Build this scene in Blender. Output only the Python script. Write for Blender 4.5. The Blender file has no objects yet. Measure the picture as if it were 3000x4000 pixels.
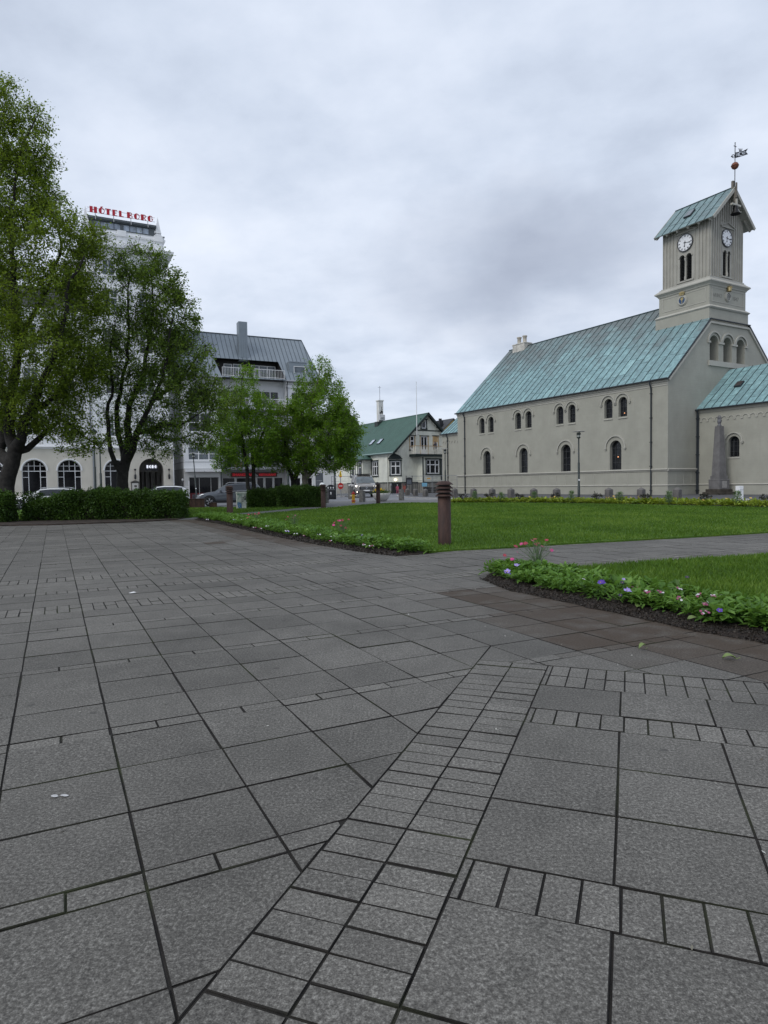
import bpy, bmesh, math, random
import numpy as np
from mathutils import Vector, Matrix
from mathutils.geometry import tessellate_polygon
random.seed(7); RNG = np.random.default_rng(11)
SC = bpy.context.scene; COL = SC.collection
PI = math.pi; rad = math.radians

# ------------------------------------------------------------------ helpers
def sstep(a, b, x):
    if a > b: return 1.0-sstep(b, a, x)
    t = min(1.0, max(0.0, (x-a)/(b-a))); return t*t*(3-2*t)
def G(x, y):
    """height of the gently sloping ground"""
    L = 1.0-sstep(-10, -4, x)
    return (0.06+(-.31)*L)*sstep(26, 48, y)

class MB:
    """collects faces for one mesh object"""
    def __init__(s): s.v = []; s.f = []; s.m = []; s.sm = []
    def add(s, verts, faces, mi=0, smooth=False):
        o = len(s.v); s.v += [tuple(p) for p in verts]
        for f in faces: s.f.append([o+i for i in f]); s.m.append(mi); s.sm.append(smooth)
        return s
    def box(s, x0, x1, y0, y1, z0, z1, mi=0):
        return s.add([(x0,y0,z0),(x1,y0,z0),(x1,y1,z0),(x0,y1,z0),(x0,y0,z1),(x1,y0,z1),(x1,y1,z1),(x0,y1,z1)],
            [(0,3,2,1),(4,5,6,7),(0,1,5,4),(1,2,6,5),(2,3,7,6),(3,0,4,7)], mi)
    def mbox(s, mp, a0, a1, b0, b1, w0, w1, mi=0):
        """box in the coordinates of a wall map mp(a, b, w)"""
        c = [mp(a0,b0,w0),mp(a1,b0,w0),mp(a1,b0,w1),mp(a0,b0,w1),mp(a0,b1,w0),mp(a1,b1,w0),mp(a1,b1,w1),mp(a0,b1,w1)]
        return s.add(c, [(0,3,2,1),(4,5,6,7),(0,1,5,4),(1,2,6,5),(2,3,7,6),(3,0,4,7)], mi)
    def bar(s, p, q, w, h=None, mi=0, up=(0,0,1)):
        h = h or w; p = Vector(p); q = Vector(q); d = (q-p).normalized(); up = Vector(up)
        if abs(d.dot(up)) > .98: up = Vector((1,0,0))
        r = d.cross(up).normalized()*w*.5; u = r.cross(d).normalized()*h*.5
        c = [p-r-u,p+r-u,p+r+u,p-r+u,q-r-u,q+r-u,q+r+u,q-r+u]
        return s.add(c, [(0,1,2,3),(7,6,5,4),(0,4,5,1),(1,5,6,2),(2,6,7,3),(3,7,4,0)], mi)
    def tube(s, pts, r, n=8, mi=0, cap=True):
        pts = [Vector(p) for p in pts]; rs = r if hasattr(r, '__len__') else [r]*len(pts)
        rings = []; side = None
        for i, p in enumerate(pts):
            d = (pts[min(i+1,len(pts)-1)]-pts[max(i-1,0)]).normalized()
            if side is None: side = d.cross(Vector((0,0,1)) if abs(d.z) < .9 else Vector((1,0,0))).normalized()
            side = (side-d*side.dot(d))
            side = side.normalized() if side.length > 1e-6 else d.orthogonal().normalized()
            up = d.cross(side)
            rings.append([p+(side*math.cos(2*PI*k/n)+up*math.sin(2*PI*k/n))*rs[i] for k in range(n)])
        v = [q for R in rings for q in R]; f = []
        for i in range(len(rings)-1):
            for k in range(n): f.append((i*n+k, i*n+(k+1)%n, (i+1)*n+(k+1)%n, (i+1)*n+k))
        s.add(v, f, mi, True)
        if cap: s.add(rings[0], [tuple(range(n))[::-1]], mi); s.add(rings[-1], [tuple(range(n))], mi)
        return s
    def lathe(s, prof, n=16, o=(0,0,0), mi=0, smooth=True, ph=0.):
        v = []; f = []; m = len(prof)
        for k in range(n):
            a = 2*PI*k/n+ph
            for r, z in prof: v.append((o[0]+r*math.cos(a), o[1]+r*math.sin(a), o[2]+z))
        for k in range(n):
            for i in range(m-1): f.append((k*m+i, ((k+1)%n)*m+i, ((k+1)%n)*m+i+1, k*m+i+1))
        return s.add(v, f, mi, smooth)
    def prism(s, poly, w0, w1, mp, mi=0):
        """closed outline (a,b) extruded from w0 to w1 through mp"""
        n = len(poly); t = tessellate_polygon([[Vector((a,b,0)) for a,b in poly]])
        v = [mp(a,b,w0) for a,b in poly]+[mp(a,b,w1) for a,b in poly]
        f = [tuple(x) for x in t]+[tuple(n+i for i in x) for x in t]+[(i,(i+1)%n,n+(i+1)%n,n+i) for i in range(n)]
        return s.add(v, f, mi)
    def sheet(s, outer, holes, mp, w=0., mi=0):
        L = [outer]+list(holes); P = [q for l in L for q in l]
        t = tessellate_polygon([[Vector((a,b,0)) for a,b in l] for l in L])
        return s.add([mp(a,b,w) for a,b in P], [tuple(x) for x in t], mi)
    def reveal(s, hole, mp, w0, w1, mi=0):
        n = len(hole)
        return s.add([mp(a,b,w0) for a,b in hole]+[mp(a,b,w1) for a,b in hole], [(i,(i+1)%n,n+(i+1)%n,n+i) for i in range(n)], mi)
    def sweep(s, path, prof, mp, mi=0):
        """profile (out, b) carried along a horizontal run a0..a1 of a wall"""
        a0, a1 = path; n = len(prof)
        v = [mp(a0,b,-o) for o,b in prof]+[mp(a1,b,-o) for o,b in prof]
        return s.add(v, [(i,(i+1)%n,n+(i+1)%n,n+i) for i in range(n)]+[tuple(range(n))[::-1], tuple(range(n,2*n))], mi)
    def arcband(s, ac, bc, r0, r1, w0, w1, mp, a0=0., a1=PI, n=14, mi=0):
        """a raised half ring (hood mould) on a wall"""
        v = []; f = []
        for k in range(n+1):
            t = a0+(a1-a0)*k/n; c, d = math.cos(t), math.sin(t)
            v += [mp(ac+r0*c,bc+r0*d,w0),mp(ac+r1*c,bc+r1*d,w0),mp(ac+r1*c,bc+r1*d,w1),mp(ac+r0*c,bc+r0*d,w1)]
        for k in range(n):
            for i in range(4): f.append((4*k+i,4*k+(i+1)%4,4*k+4+(i+1)%4,4*k+4+i))
        f += [(3,2,1,0),(4*n,4*n+1,4*n+2,4*n+3)]
        return s.add(v, f, mi)
    def build(s, name, mats, parent=None, bevel=0, smooth=None, recalc=True):
        me = bpy.data.meshes.new(name); me.from_pydata(s.v, [], s.f)
        for m in (mats if isinstance(mats, (list,tuple)) else [mats]): me.materials.append(m)
        me.polygons.foreach_set('material_index', s.m)
        me.polygons.foreach_set('use_smooth', s.sm if smooth is None else [smooth]*len(s.f))
        if recalc:
            b = bmesh.new(); b.from_mesh(me); bmesh.ops.recalc_face_normals(b, faces=b.faces); b.to_mesh(me); b.free()
        me.update()
        o = bpy.data.objects.new(name, me); COL.objects.link(o)
        if parent is not None: o.parent = parent
        if bevel:
            k = o.modifiers.new('bevel', 'BEVEL'); k.width = bevel; k.segments = 2; k.limit_method = 'ANGLE'
        return o

def props(o, label=None, cat=None, group=None, kind=None):
    if label: o['label'] = label
    if cat: o['category'] = cat
    if group: o['group'] = group
    if kind: o['kind'] = kind
    return o
def thing(name, label, cat, loc=(0,0,0), rz=0., group=None):
    o = bpy.data.objects.new(name, None); COL.objects.link(o)
    o.location = loc; o.rotation_euler = (0,0,rz); o.empty_display_size = .2
    return props(o, label, cat, group)
def kids(o): return [c for c in bpy.data.objects if c.parent == o]
def dup(o, parent=None):
    c = o.copy(); COL.objects.link(c)
    if parent is not None: c.parent = parent
    for k in kids(o): dup(k, c)
    return c
def dup_at(o, loc, rz=None, label=None):
    c = dup(o); c.location = loc
    if rz is not None: c.rotation_euler = (0,0,rz)
    if label: c['label'] = label
    return c

# ------------------------------------------------------------------ materials
def nodes(name):
    m = bpy.data.materials.new(name); m.use_nodes = True; t = m.node_tree; t.nodes.clear()
    o = t.nodes.new('ShaderNodeOutputMaterial'); b = t.nodes.new('ShaderNodeBsdfPrincipled')
    t.links.new(b.outputs[0], o.inputs[0]); return m, t, b, o
def nd(t, typ, **kw):
    n = t.nodes.new(typ)
    for k, v in kw.items():
        if k[0] == 'i': n.inputs[int(k[1:])].default_value = v
        else: setattr(n, k, v)
    return n
def noise(t, co, scale, detail=4., rough=.6):
    n = nd(t, 'ShaderNodeTexNoise'); n.inputs['Scale'].default_value = scale; n.inputs['Detail'].default_value = detail
    n.inputs['Roughness'].default_value = rough
    if co is not None: t.links.new(co, n.inputs['Vector'])
    return n.outputs['Fac']
def mapping(t, co, scale=(1,1,1), rot=(0,0,0)):
    n = nd(t, 'ShaderNodeMapping'); n.inputs['Scale'].default_value = scale; n.inputs['Rotation'].default_value = rot
    t.links.new(co, n.inputs['Vector']); return n.outputs[0]
def coords(t, which='Object'):
    return nd(t, 'ShaderNodeTexCoord').outputs[which]
def ramp(t, fac, stops):
    n = nd(t, 'ShaderNodeValToRGB'); e = n.color_ramp.elements
    while len(e) < len(stops): e.new(.5)
    for k, (p, c) in enumerate(stops):
        e[k].position = p; e[k].color = (*c, 1) if hasattr(c, '__len__') else (c,c,c,1)
    t.links.new(fac, n.inputs[0]); return n.outputs[0]
def mix(t, fac, a, b, blend='MIX'):
    n = nd(t, 'ShaderNodeMix', data_type='RGBA', blend_type=blend)
    for sock, val in ((0, fac), (6, a), (7, b)):
        if hasattr(val, 'is_linked') or hasattr(val, 'links'): t.links.new(val, n.inputs[sock])
        elif sock: n.inputs[sock].default_value = (*val, 1) if len(val) == 3 else val
        else: n.inputs[sock].default_value = val
    return n.outputs[2]
def math_(t, op, a, b=None):
    n = nd(t, 'ShaderNodeMath', operation=op)
    for i, v in enumerate((a, b)):
        if v is None: continue
        if hasattr(v, 'links'): t.links.new(v, n.inputs[i])
        else: n.inputs[i].default_value = v
    return n.outputs[0]
def bump(t, b, h, strength=.3, dist=.02):
    n = nd(t, 'ShaderNodeBump'); n.inputs['Strength'].default_value = strength; n.inputs['Distance'].default_value = dist
    t.links.new(h, n.inputs['Height']); t.links.new(n.outputs[0], b.inputs['Normal'])
def M(name, col, rough=.7, var=.12, scale=3., bmp=.0, bscale=60., metal=0., streak=0., dirt=None, spec=.4):
    """general painted / stone / metal surface: base colour with real blotchy wear"""
    m, t, b, o = nodes(name); co = coords(t)
    n1 = noise(t, co, scale, 6.); lo = tuple(c*(1-var*1.6) for c in col); hi = tuple(min(1., c*(1+var)) for c in col)
    c = ramp(t, n1, [(.3, lo), (.7, hi)])
    if streak:
        n2 = noise(t, mapping(t, co, (9., 9., .7)), 1., 5.)
        c = mix(t, math_(t, 'MULTIPLY', ramp(t, n2, [(.52, 0.), (.75, 1.)]), streak), c, dirt or tuple(x*.55 for x in col))
    t.links.new(c, b.inputs['Base Color']); b.inputs['Roughness'].default_value = rough
    b.inputs['Metallic'].default_value = metal; b.inputs['Specular IOR Level'].default_value = spec
    if bmp: bump(t, b, noise(t, co, bscale, 5.), bmp, .01)
    return m
def glass(name, col=(.015,.017,.02), rough=.06):
    m, t, b, o = nodes(name); co = coords(t)
    c = ramp(t, noise(t, co, 1.3, 3.), [(.35, tuple(x*.6 for x in col)), (.7, tuple(x*1.5 for x in col))])
    t.links.new(c, b.inputs['Base Color']); b.inputs['Roughness'].default_value = rough; b.inputs['Specular IOR Level'].default_value = .55
    bump(t, b, noise(t, co, 1.1, 2.), .06, .02)
    return m
def emit(name, col, s=1.):
    m, t, b, o = nodes(name); b.inputs['Base Color'].default_value = (*col,1)
    b.inputs['Emission Color'].default_value = (*col,1); b.inputs['Emission Strength'].default_value = s; return m
def leafmat(name, dark, mid, light, trans=.35, rough=.55):
    """leaves: every leaf has its own tone (attribute tone), thin enough to let light through"""
    m, t, b, o = nodes(name)
    at = nd(t, 'ShaderNodeAttribute', attribute_name='tone')
    c = ramp(t, at.outputs['Fac'], [(0., dark), (.5, mid), (1., light)])
    t.links.new(c, b.inputs['Base Color']); b.inputs['Roughness'].default_value = rough; b.inputs['Specular IOR Level'].default_value = .3
    tr = nd(t, 'ShaderNodeBsdfTranslucent'); t.links.new(mix(t, .5, c, (light[0]*1.2, light[1]*1.2, light[2]*.6)), tr.inputs[0])
    x = nd(t, 'ShaderNodeMixShader'); x.inputs[0].default_value = trans
    t.links.new(b.outputs[0], x.inputs[1]); t.links.new(tr.outputs[0], x.inputs[2]); t.links.new(x.outputs[0], o.inputs[0])
    return m

def quads_object(name, V, tone, mat, parent=None, n=4):
    """V: (k, n, 3) array, one small polygon per row; tone: (k,)"""
    k = len(V); me = bpy.data.meshes.new(name)
    me.vertices.add(k*n); me.vertices.foreach_set('co', V.reshape(-1).astype(np.float32))
    me.loops.add(k*n); me.loops.foreach_set('vertex_index', np.arange(k*n, dtype=np.int32))
    me.polygons.add(k); me.polygons.foreach_set('loop_start', np.arange(0, k*n, n, dtype=np.int32))
    me.update(calc_edges=True); me.validate()
    a = me.attributes.new('tone', 'FLOAT', 'FACE'); a.data.foreach_set('value', np.clip(tone, 0, 1).astype(np.float32))
    me.materials.append(mat)
    o = bpy.data.objects.new(name, me); COL.objects.link(o)
    if parent is not None: o.parent = parent
    return o
def leaf_quads(P, size, up=.35, aspect=.55, rng=RNG, dirs=None):
    """diamond leaves centred at P with random attitude, biased to face the sky"""
    k = len(P); n = rng.normal(size=(k,3)); n[:,2] = np.abs(n[:,2])+up; n /= np.linalg.norm(n, axis=1)[:,None]
    d = rng.normal(size=(k,3)) if dirs is None else dirs+rng.normal(size=(k,3))*.5
    d -= n*(d*n).sum(1)[:,None]; d /= np.linalg.norm(d, axis=1)[:,None]+1e-9; s = np.cross(n, d)
    L = size*(.6+.8*rng.random(k)); W = L*aspect
    a = P-d*L[:,None]*.5; b = P+s*W[:,None]*.5-n*L[:,None]*.05; c = P+d*L[:,None]*.5-n*L[:,None]*.12; e = P-s*W[:,None]*.5-n*L[:,None]*.05
    return np.stack([a,b,c,e], 1)

# text as real, slightly raised lettering
def text_mesh(name, body, size, mat, parent, mtx, depth=.01, align='CENTER', off=0., sx=1.):
    cu = bpy.data.curves.new(name, 'FONT'); cu.body = body; cu.size = size; cu.extrude = depth; cu.align_x = align; cu.align_y = 'CENTER'; cu.offset = off
    tmp = bpy.data.objects.new('tmp', cu); COL.objects.link(tmp); bpy.context.view_layer.update()
    me = bpy.data.meshes.new_from_object(tmp.evaluated_get(bpy.context.evaluated_depsgraph_get())); bpy.data.objects.remove(tmp); bpy.data.curves.remove(cu)
    me.transform(mtx @ Matrix.Diagonal((sx,1,1,1))); me.name = name; me.materials.clear(); me.materials.append(mat)
    o = bpy.data.objects.new(name, me); COL.objects.link(o); o.parent = parent; return o
def wallmtx(x, y, z, rz=0.):
    """text standing upright, reading along local +x, facing local -y"""
    return Matrix.Translation((x,y,z)) @ Matrix.Rotation(rz,4,'Z') @ Matrix.Rotation(PI/2,4,'X')

# wall maps: front faces -y, side faces -x (left flank)
front = lambda y0: (lambda a,b,w: (a, y0+w, b))
left = lambda x0: (lambda a,b,w: (x0+w, a, b))
right = lambda x0: (lambda a,b,w: (x0-w, a, b))
def arch(ac, w, z0, zs, n=12):
    r = w/2; return [(ac-r,z0),(ac+r,z0)]+[(ac+r*math.cos(PI*k/n), zs+r*math.sin(PI*k/n)) for k in range(n+1)]
def rect(a0, a1, b0, b1): return [(a0,b0),(a1,b0),(a1,b1),(a0,b1)]

# ------------------------------------------------------------------ camera, light, sky
F = 2567.6; CAMZ = 1.124; pt, ro = .0413, .01424
fw = Vector((0, math.cos(pt), -math.sin(pt))); u0 = Vector((0, math.sin(pt), math.cos(pt))); r0 = Vector((1,0,0))
r2 = r0*math.cos(ro)-u0*math.sin(ro); u2 = r0*math.sin(ro)+u0*math.cos(ro)
cam = bpy.data.cameras.new('camera'); camo = bpy.data.objects.new('camera', cam); COL.objects.link(camo); SC.camera = camo
cam.sensor_fit = 'VERTICAL'; cam.sensor_height = 24.; cam.lens = F/4000*24; cam.clip_end = 3000; cam.clip_start = .05
mw = Matrix((r2, u2, -fw)).transposed().to_4x4(); mw.translation = (0,0,CAMZ); camo.matrix_world = mw
SC.view_settings.view_transform = 'Standard'; SC.view_settings.look = 'None'; SC.view_settings.exposure = .16; SC.view_settings.gamma = 1.
SC.view_settings.use_curve_mapping = False
SC.cycles.use_denoising = True; SC.cycles.max_bounces = 6; SC.cycles.transparent_max_bounces = 8
SC.cycles.sample_clamp_indirect = 4.

SUN_EL, SUN_AZ = rad(44), rad(-132)      # azimuth from +y, clockwise; the bright part of the overcast is behind and left of the camera
w = bpy.data.worlds.new('World'); SC.world = w; w.use_nodes = True; t = w.node_tree; t.nodes.clear()
wo = nd(t, 'ShaderNodeOutputWorld'); bg = nd(t, 'ShaderNodeBackground'); t.links.new(bg.outputs[0], wo.inputs[0]); bg.inputs[1].default_value = .1
sky = nd(t, 'ShaderNodeTexSky', sky_type='NISHITA'); sky.sun_disc = False; sky.sun_elevation = SUN_EL; sky.sun_rotation = SUN_AZ
co = nd(t, 'ShaderNodeTexCoord').outputs['Generated']
sp = nd(t, 'ShaderNodeSeparateXYZ'); t.links.new(co, sp.inputs[0])
zz = math_(t, 'ADD', math_(t, 'MAXIMUM', sp.outputs[2], 0.), .22)
cb = nd(t, 'ShaderNodeCombineXYZ')
t.links.new(math_(t, 'DIVIDE', sp.outputs[0], zz), cb.inputs[0]); t.links.new(math_(t, 'DIVIDE', sp.outputs[1], zz), cb.inputs[1])
pl = cb.outputs[0]                        # the cloud deck: direction projected on a flat layer overhead
n_big = noise(t, mapping(t, pl, (.9,.8,1), (0,0,.3)), 1.25, 8., .56)
n_str = noise(t, mapping(t, pl, (.95,1.3,1), (0,0,.55)), 2.6, 8., .54)
# one heavy bank of cloud low in the north-east
vd = nd(t, 'ShaderNodeVectorMath', operation='DISTANCE'); vd.inputs[1].default_value = (.265,.90,.335)
vw = nd(t, 'ShaderNodeVectorMath', operation='ADD')
nw = nd(t, 'ShaderNodeTexNoise'); nw.inputs['Scale'].default_value = 5.; nw.inputs['Detail'].default_value = 5.; t.links.new(co, nw.inputs['Vector'])
sc_ = nd(t, 'ShaderNodeVectorMath', operation='SCALE'); sc_.inputs['Scale'].default_value = .22; t.links.new(nw.outputs['Color'], sc_.inputs[0])
ofs = nd(t, 'ShaderNodeVectorMath', operation='ADD'); ofs.inputs[1].default_value = (-.11,-.11,-.11); t.links.new(sc_.outputs[0], ofs.inputs[0])
t.links.new(co, vw.inputs[0]); t.links.new(ofs.outputs[0], vw.inputs[1])
st = nd(t, 'ShaderNodeVectorMath', operation='MULTIPLY'); st.inputs[1].default_value = (.72,1.,1.7); t.links.new(vw.outputs[0], st.inputs[0])
vd.inputs[1].default_value = (.205*.72,.93,.285*1.7); t.links.new(st.outputs[0], vd.inputs[0])
bank = ramp(t, vd.outputs['Value'], [(.03, 1.), (.21, 0.)])
dens = math_(t, 'ADD', math_(t, 'MULTIPLY', n_big, .72), math_(t, 'MULTIPLY', n_str, .28))
cl = ramp(t, dens, [(.36, (8.1,8.65,9.7)), (.45, (7.15,7.8,9.0)), (.52, (6.2,6.9,8.15)), (.59, (5.2,5.85,7.05)), (.68, (4.2,4.8,5.85))])
cl = mix(t, math_(t, 'MULTIPLY', bank, .62), cl, (3.2,3.55,4.5))
ov = mix(t, .93, sky.outputs[0], cl)
t.links.new(ov, bg.inputs[0])
sl = bpy.data.lights.new('sun', 'SUN'); sl.energy = 1.35; sl.angle = rad(28); sl.color = (1.,.965,.91)
so = bpy.data.objects.new('sun', sl); COL.objects.link(so)
sd = Vector((math.sin(SUN_AZ)*math.cos(SUN_EL), math.cos(SUN_AZ)*math.cos(SUN_EL), math.sin(SUN_EL)))
so.rotation_euler = sd.to_track_quat('Z','Y').to_euler(); so.location = (-20,-10,40)
# ------------------------------------------------------------------ ground, paving, lawns
def clip(poly, nx, ny, c):
    """keep the part of poly with nx*x+ny*y <= c"""
    out = []
    for i in range(len(poly)):
        p, q = poly[i], poly[(i+1) % len(poly)]; dp, dq = nx*p[0]+ny*p[1]-c, nx*q[0]+ny*q[1]-c
        if dp <= 0: out.append(p)
        if (dp < 0 < dq) or (dq < 0 < dp):
            s = dp/(dp-dq); out.append((p[0]+(q[0]-p[0])*s, p[1]+(q[1]-p[1])*s))
    return out
def inset(poly, d):
    poly = [p for i, p in enumerate(poly) if math.hypot(p[0]-poly[i-1][0], p[1]-poly[i-1][1]) > .002]
    n = len(poly); out = []
    if n < 3: return None
    A = sum(poly[i][0]*poly[(i+1)%n][1]-poly[(i+1)%n][0]*poly[i][1] for i in range(n))
    if abs(A) < 1e-4: return None
    P = poly if A > 0 else poly[::-1]
    for i in range(n):
        a, b, c = Vector(P[i-1]), Vector(P[i]), Vector(P[(i+1)%n]); e, f = (b-a), (c-b)
        if e.length < 1e-4 or f.length < 1e-4: return None
        e.normalize(); f.normalize(); n1 = Vector((-e.y,e.x)); n2 = Vector((-f.y,f.x)); k = 1+n1.dot(n2)
        if k < .15: k = .15
        out.append(tuple(b+(n1+n2)*d/k))
    return out
def inside(pts, poly):
    """vectorised point in polygon"""
    x, y = pts[:,0], pts[:,1]; r = np.zeros(len(pts), bool); n = len(poly)
    for i in range(n):
        (x1,y1),(x2,y2) = poly[i], poly[(i+1)%n]
        if y1 == y2: continue
        r ^= ((y1 > y) != (y2 > y)) & (x < (x2-x1)*(y-y1)/(y2-y1)+x1)
    return r
def segdist(p, line):
    best = 1e9; p = Vector(p)
    for a, b in zip(line, line[1:]):
        a, b = Vector(a), Vector(b); d = b-a; s = max(0, min(1, (p-a).dot(d)/d.dot(d))); best = min(best, (p-a-d*s).length)
    return best

BED_L = [(-6.6,22.9),(-5.16,20.33),(-2.68,15.19),(-1.22,12.39),(-.44,11.09),(.2,10.28),(.75,10.62),(.35,11.6),(-.35,12.95),(-1.75,15.75),(-4.1,20.9),(-5.75,23.9),(-6.5,25.0),(-6.9,24.6)]
BED_R = [(1.13,7.69),(1.32,6.82),(1.68,6.16),(2.02,5.5),(2.29,4.93),(2.61,4.45),(3.25,3.3),(4.2,3.6),(3.45,4.75),(2.95,5.75),(2.5,6.75),(2.05,7.75),(1.8,8.15),(1.35,8.2)]
FRONT_L = [(-6.6,22.9),(-5.16,20.33),(-2.68,15.19),(-1.22,12.39),(-.44,11.09),(.2,10.28)]
FRONT_R = [(1.13,7.69),(1.32,6.82),(1.68,6.16),(2.02,5.5),(2.29,4.93),(2.61,4.45),(3.25,3.3)]
LAWN = [(-6.4,25.1),(-5.9,25.2),(-5.1,26.6),(-3.96,29),(-2.9,31.55),(-1.4,35.3),(-.3,37.3),(.6,37.9),(1.6,38.0),(3.8,36.9),(7.1,35.6),(9.3,33.6),(12.1,30.4),(14,27.),(15.2,25.2),(21,18),(16,17.2),(11,15.1),
        (8.0,13.7),(6.65,13.12),(4.83,12.4),(3.22,11.8),(2.19,11.3),(1.19,10.98),(.72,10.66),(.3,11.5),(-.4,12.85),(-1.8,15.7),(-4.15,20.85),(-5.8,23.85)]
LAWN_R = [(1.75,8.05),(2.1,7.6),(2.55,6.7),(3.0,5.7),(3.5,4.7),(4.2,3.5),(9,3.2),(11,10.9),(7.4,10.1),(5.57,9.51),(4.7,9.26),(3.86,8.99),(3.04,8.66),(2.39,8.39)]
LAWN_H = [(-40,22.6),(-8.1,23.2),(-7.1,24.6),(-6.6,25.6),(-6.15,27.3),(-5.15,30.05),(-3.96,33.9),(-3.35,36.),(-3.6,37.4),(-9,40.5),(-11,42.9),(-40,46)]
SOIL_H = [(-40,20.4),(-12.1,20.65),(-10.5,20.66),(-9.15,21.3),(-7.8,22.15),(-7.2,23.0),(-7.35,24.2),(-8.,24.3),(-40,24.3)]
PATH = [(-7.2,22.9),(-6.5,23.2),(-6.3,25.1),(-5.85,25.1),(-5.05,26.5),(-3.9,28.9),(-2.85,31.45),(-1.35,35.2),(-.25,37.2),(.6,37.8),(1.7,37.9),(3.9,36.8),(7.2,35.5),(8.3,39),(4.6,44.7),(2.,45.6),(-1.,45.2),(-4.,42.6),(-9.,42.),(-9.,40.5),(-3.6,37.4),(-3.35,36.),(-3.96,33.9),(-5.15,30.05),(-6.15,27.3),(-6.6,25.6),(-7.1,24.6)]
YBED = [(3.2,38.0),(3.9,36.85),(7.2,35.55),(9.4,33.55),(12.2,30.35),(14.1,26.95),(15.3,25.15),(21.2,18.),(22.6,18.9),(17.,26.2),(15.4,29.3),(13.4,32.1),(10.3,35.6),(7.6,37.6),(4.6,38.7)]
KERB = [(1.25,63),(1.3,58),(1.75,53.5),(2.7,49.9),(4.0,47.2),(5.9,44.6),(7.2,42.5),(8.2,40.7),(9.4,39.2),(11.5,37.2),(13.6,35.4),(15.2,33.6),(19,28.6),(25,21.5)]
CHURCHYARD = KERB+[(70,15),(70,110),(8,110),(6,78),(2.2,70)]
WALK_L = [(-60,40.6),(-19.4,56.2),(-16.6,57.4),(-9.,61.),(-4.8,63.1),(-3.6,62.2),(-2.6,63.4),(-2.7,74),(-12,80),(-60,60)]

def gpoly(name, pts, dz, mat, step=2.0, kind='structure', thick=.12, parent=None):
    """a ground patch that follows the slope, with a real edge"""
    b = bmesh.new(); f = b.faces.new([b.verts.new((x,y,0)) for x,y in pts])
    bmesh.ops.triangulate(b, faces=[f])
    xs = [p[0] for p in pts]; ys = [p[1] for p in pts]
    for lo, hi, ax in ((min(xs),max(xs),0),(min(ys),max(ys),1)):
        k = math.ceil(lo/step)*step
        while k < hi:
            no = (1,0,0) if ax == 0 else (0,1,0); c = (k,0,0) if ax == 0 else (0,k,0)
            bmesh.ops.bisect_plane(b, geom=b.verts[:]+b.edges[:]+b.faces[:], plane_co=c, plane_no=no); k += step
    for v in b.verts: v.co.z = G(v.co.x, v.co.y)+dz
    if thick:
        e = [x for x in b.edges if x.is_boundary]
        r = bmesh.ops.extrude_edge_only(b, edges=e)
        for v in r['geom']:
            if isinstance(v, bmesh.types.BMVert): v.co.z -= thick
    bmesh.ops.recalc_face_normals(b, faces=b.faces)
    me = bpy.data.meshes.new(name); b.to_mesh(me); b.free(); me.materials.append(mat)
    o = bpy.data.objects.new(name, me); COL.objects.link(o); o['kind'] = kind
    if parent: o.parent = parent
    return o

# --- materials of the ground
def asphalt(name, col, damp=.0):
    m, t, b, o = nodes(name); co = coords(t)
    fine = noise(t, co, 140., 3.); big = noise(t, co, .35, 5.)
    c = ramp(t, fine, [(.3, tuple(x*.7 for x in col)), (.7, tuple(x*1.25 for x in col))])
    c = mix(t, .55, c, ramp(t, big, [(.3, .75), (.7, 1.15)]), 'MULTIPLY')
    t.links.new(c, b.inputs['Base Color']); b.inputs['Roughness'].default_value = .75-damp
    bump(t, b, fine, .35, .004); return m
ASPH = asphalt('street_asphalt', (.17,.175,.19)); ASPH_D = asphalt('forecourt_asphalt', (.075,.076,.082)); PAVE = asphalt('path_asphalt', (.13,.13,.13))
def slabmat():
    """exposed-aggregate concrete flags: speckle, blotches, soil stain"""
    m, t, b, o = nodes('concrete_slab'); co = coords(t)
    at = nd(t, 'ShaderNodeAttribute', attribute_name='tone'); st = nd(t, 'ShaderNodeAttribute', attribute_name='stain')
    s1 = noise(t, co, 88., 3., .7); s2 = noise(t, co, 230., 2., .75); blo = noise(t, co, 1.1, 6., .65); mid = noise(t, co, 9., 5.)
    sp = math_(t, 'ADD', math_(t, 'MULTIPLY', s1, .55), math_(t, 'MULTIPLY', s2, .45))
    c = ramp(t, sp, [(.37, (.047,.0445,.040)), (.47, (.094,.089,.080)), (.54, (.136,.130,.117)), (.65, (.265,.255,.232))])
    c = mix(t, .85, c, ramp(t, blo, [(.28, .72), (.5, .98), (.72, 1.08)]), 'MULTIPLY')
    c = mix(t, .5, c, ramp(t, mid, [(.3, .8), (.7, 1.15)]), 'MULTIPLY')
    c = mix(t, 1., c, ramp(t, at.outputs['Fac'], [(0., .74), (1., 1.26)]), 'MULTIPLY')
    vo = nd(t, 'ShaderNodeTexVoronoi', feature='DISTANCE_TO_EDGE'); t.links.new(co, vo.inputs['Vector']); vo.inputs['Scale'].default_value = .8
    gum = nd(t, 'ShaderNodeTexVoronoi'); gum.inputs['Scale'].default_value = 2.3; t.links.new(co, gum.inputs['Vector'])
    gs = ramp(t, gum.outputs['Distance'], [(.035, .55), (.055, 0.)]); c = mix(t, gs, c, (.045,.043,.040))
    patch = ramp(t, noise(t, co, .42, 7., .62), [(.40, .80), (.5, 1.), (.60, 1.10)]); c = mix(t, .8, c, patch, 'MULTIPLY')
    sm = math_(t, 'MULTIPLY', st.outputs['Fac'], ramp(t, noise(t, co, 3.2, 6., .6), [(.36, .6), (.52, 1.)]))
    c = mix(t, sm, c, ramp(t, sp, [(.36, (.022,.016,.011)), (.55, (.064,.046,.032)), (.7, (.12,.09,.064))]))
    t.links.new(c, b.inputs['Base Color']); b.inputs['Roughness'].default_value = .82; b.inputs['Specular IOR Level'].default_value = .3
    bump(t, b, sp, .55, .004); return m
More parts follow.
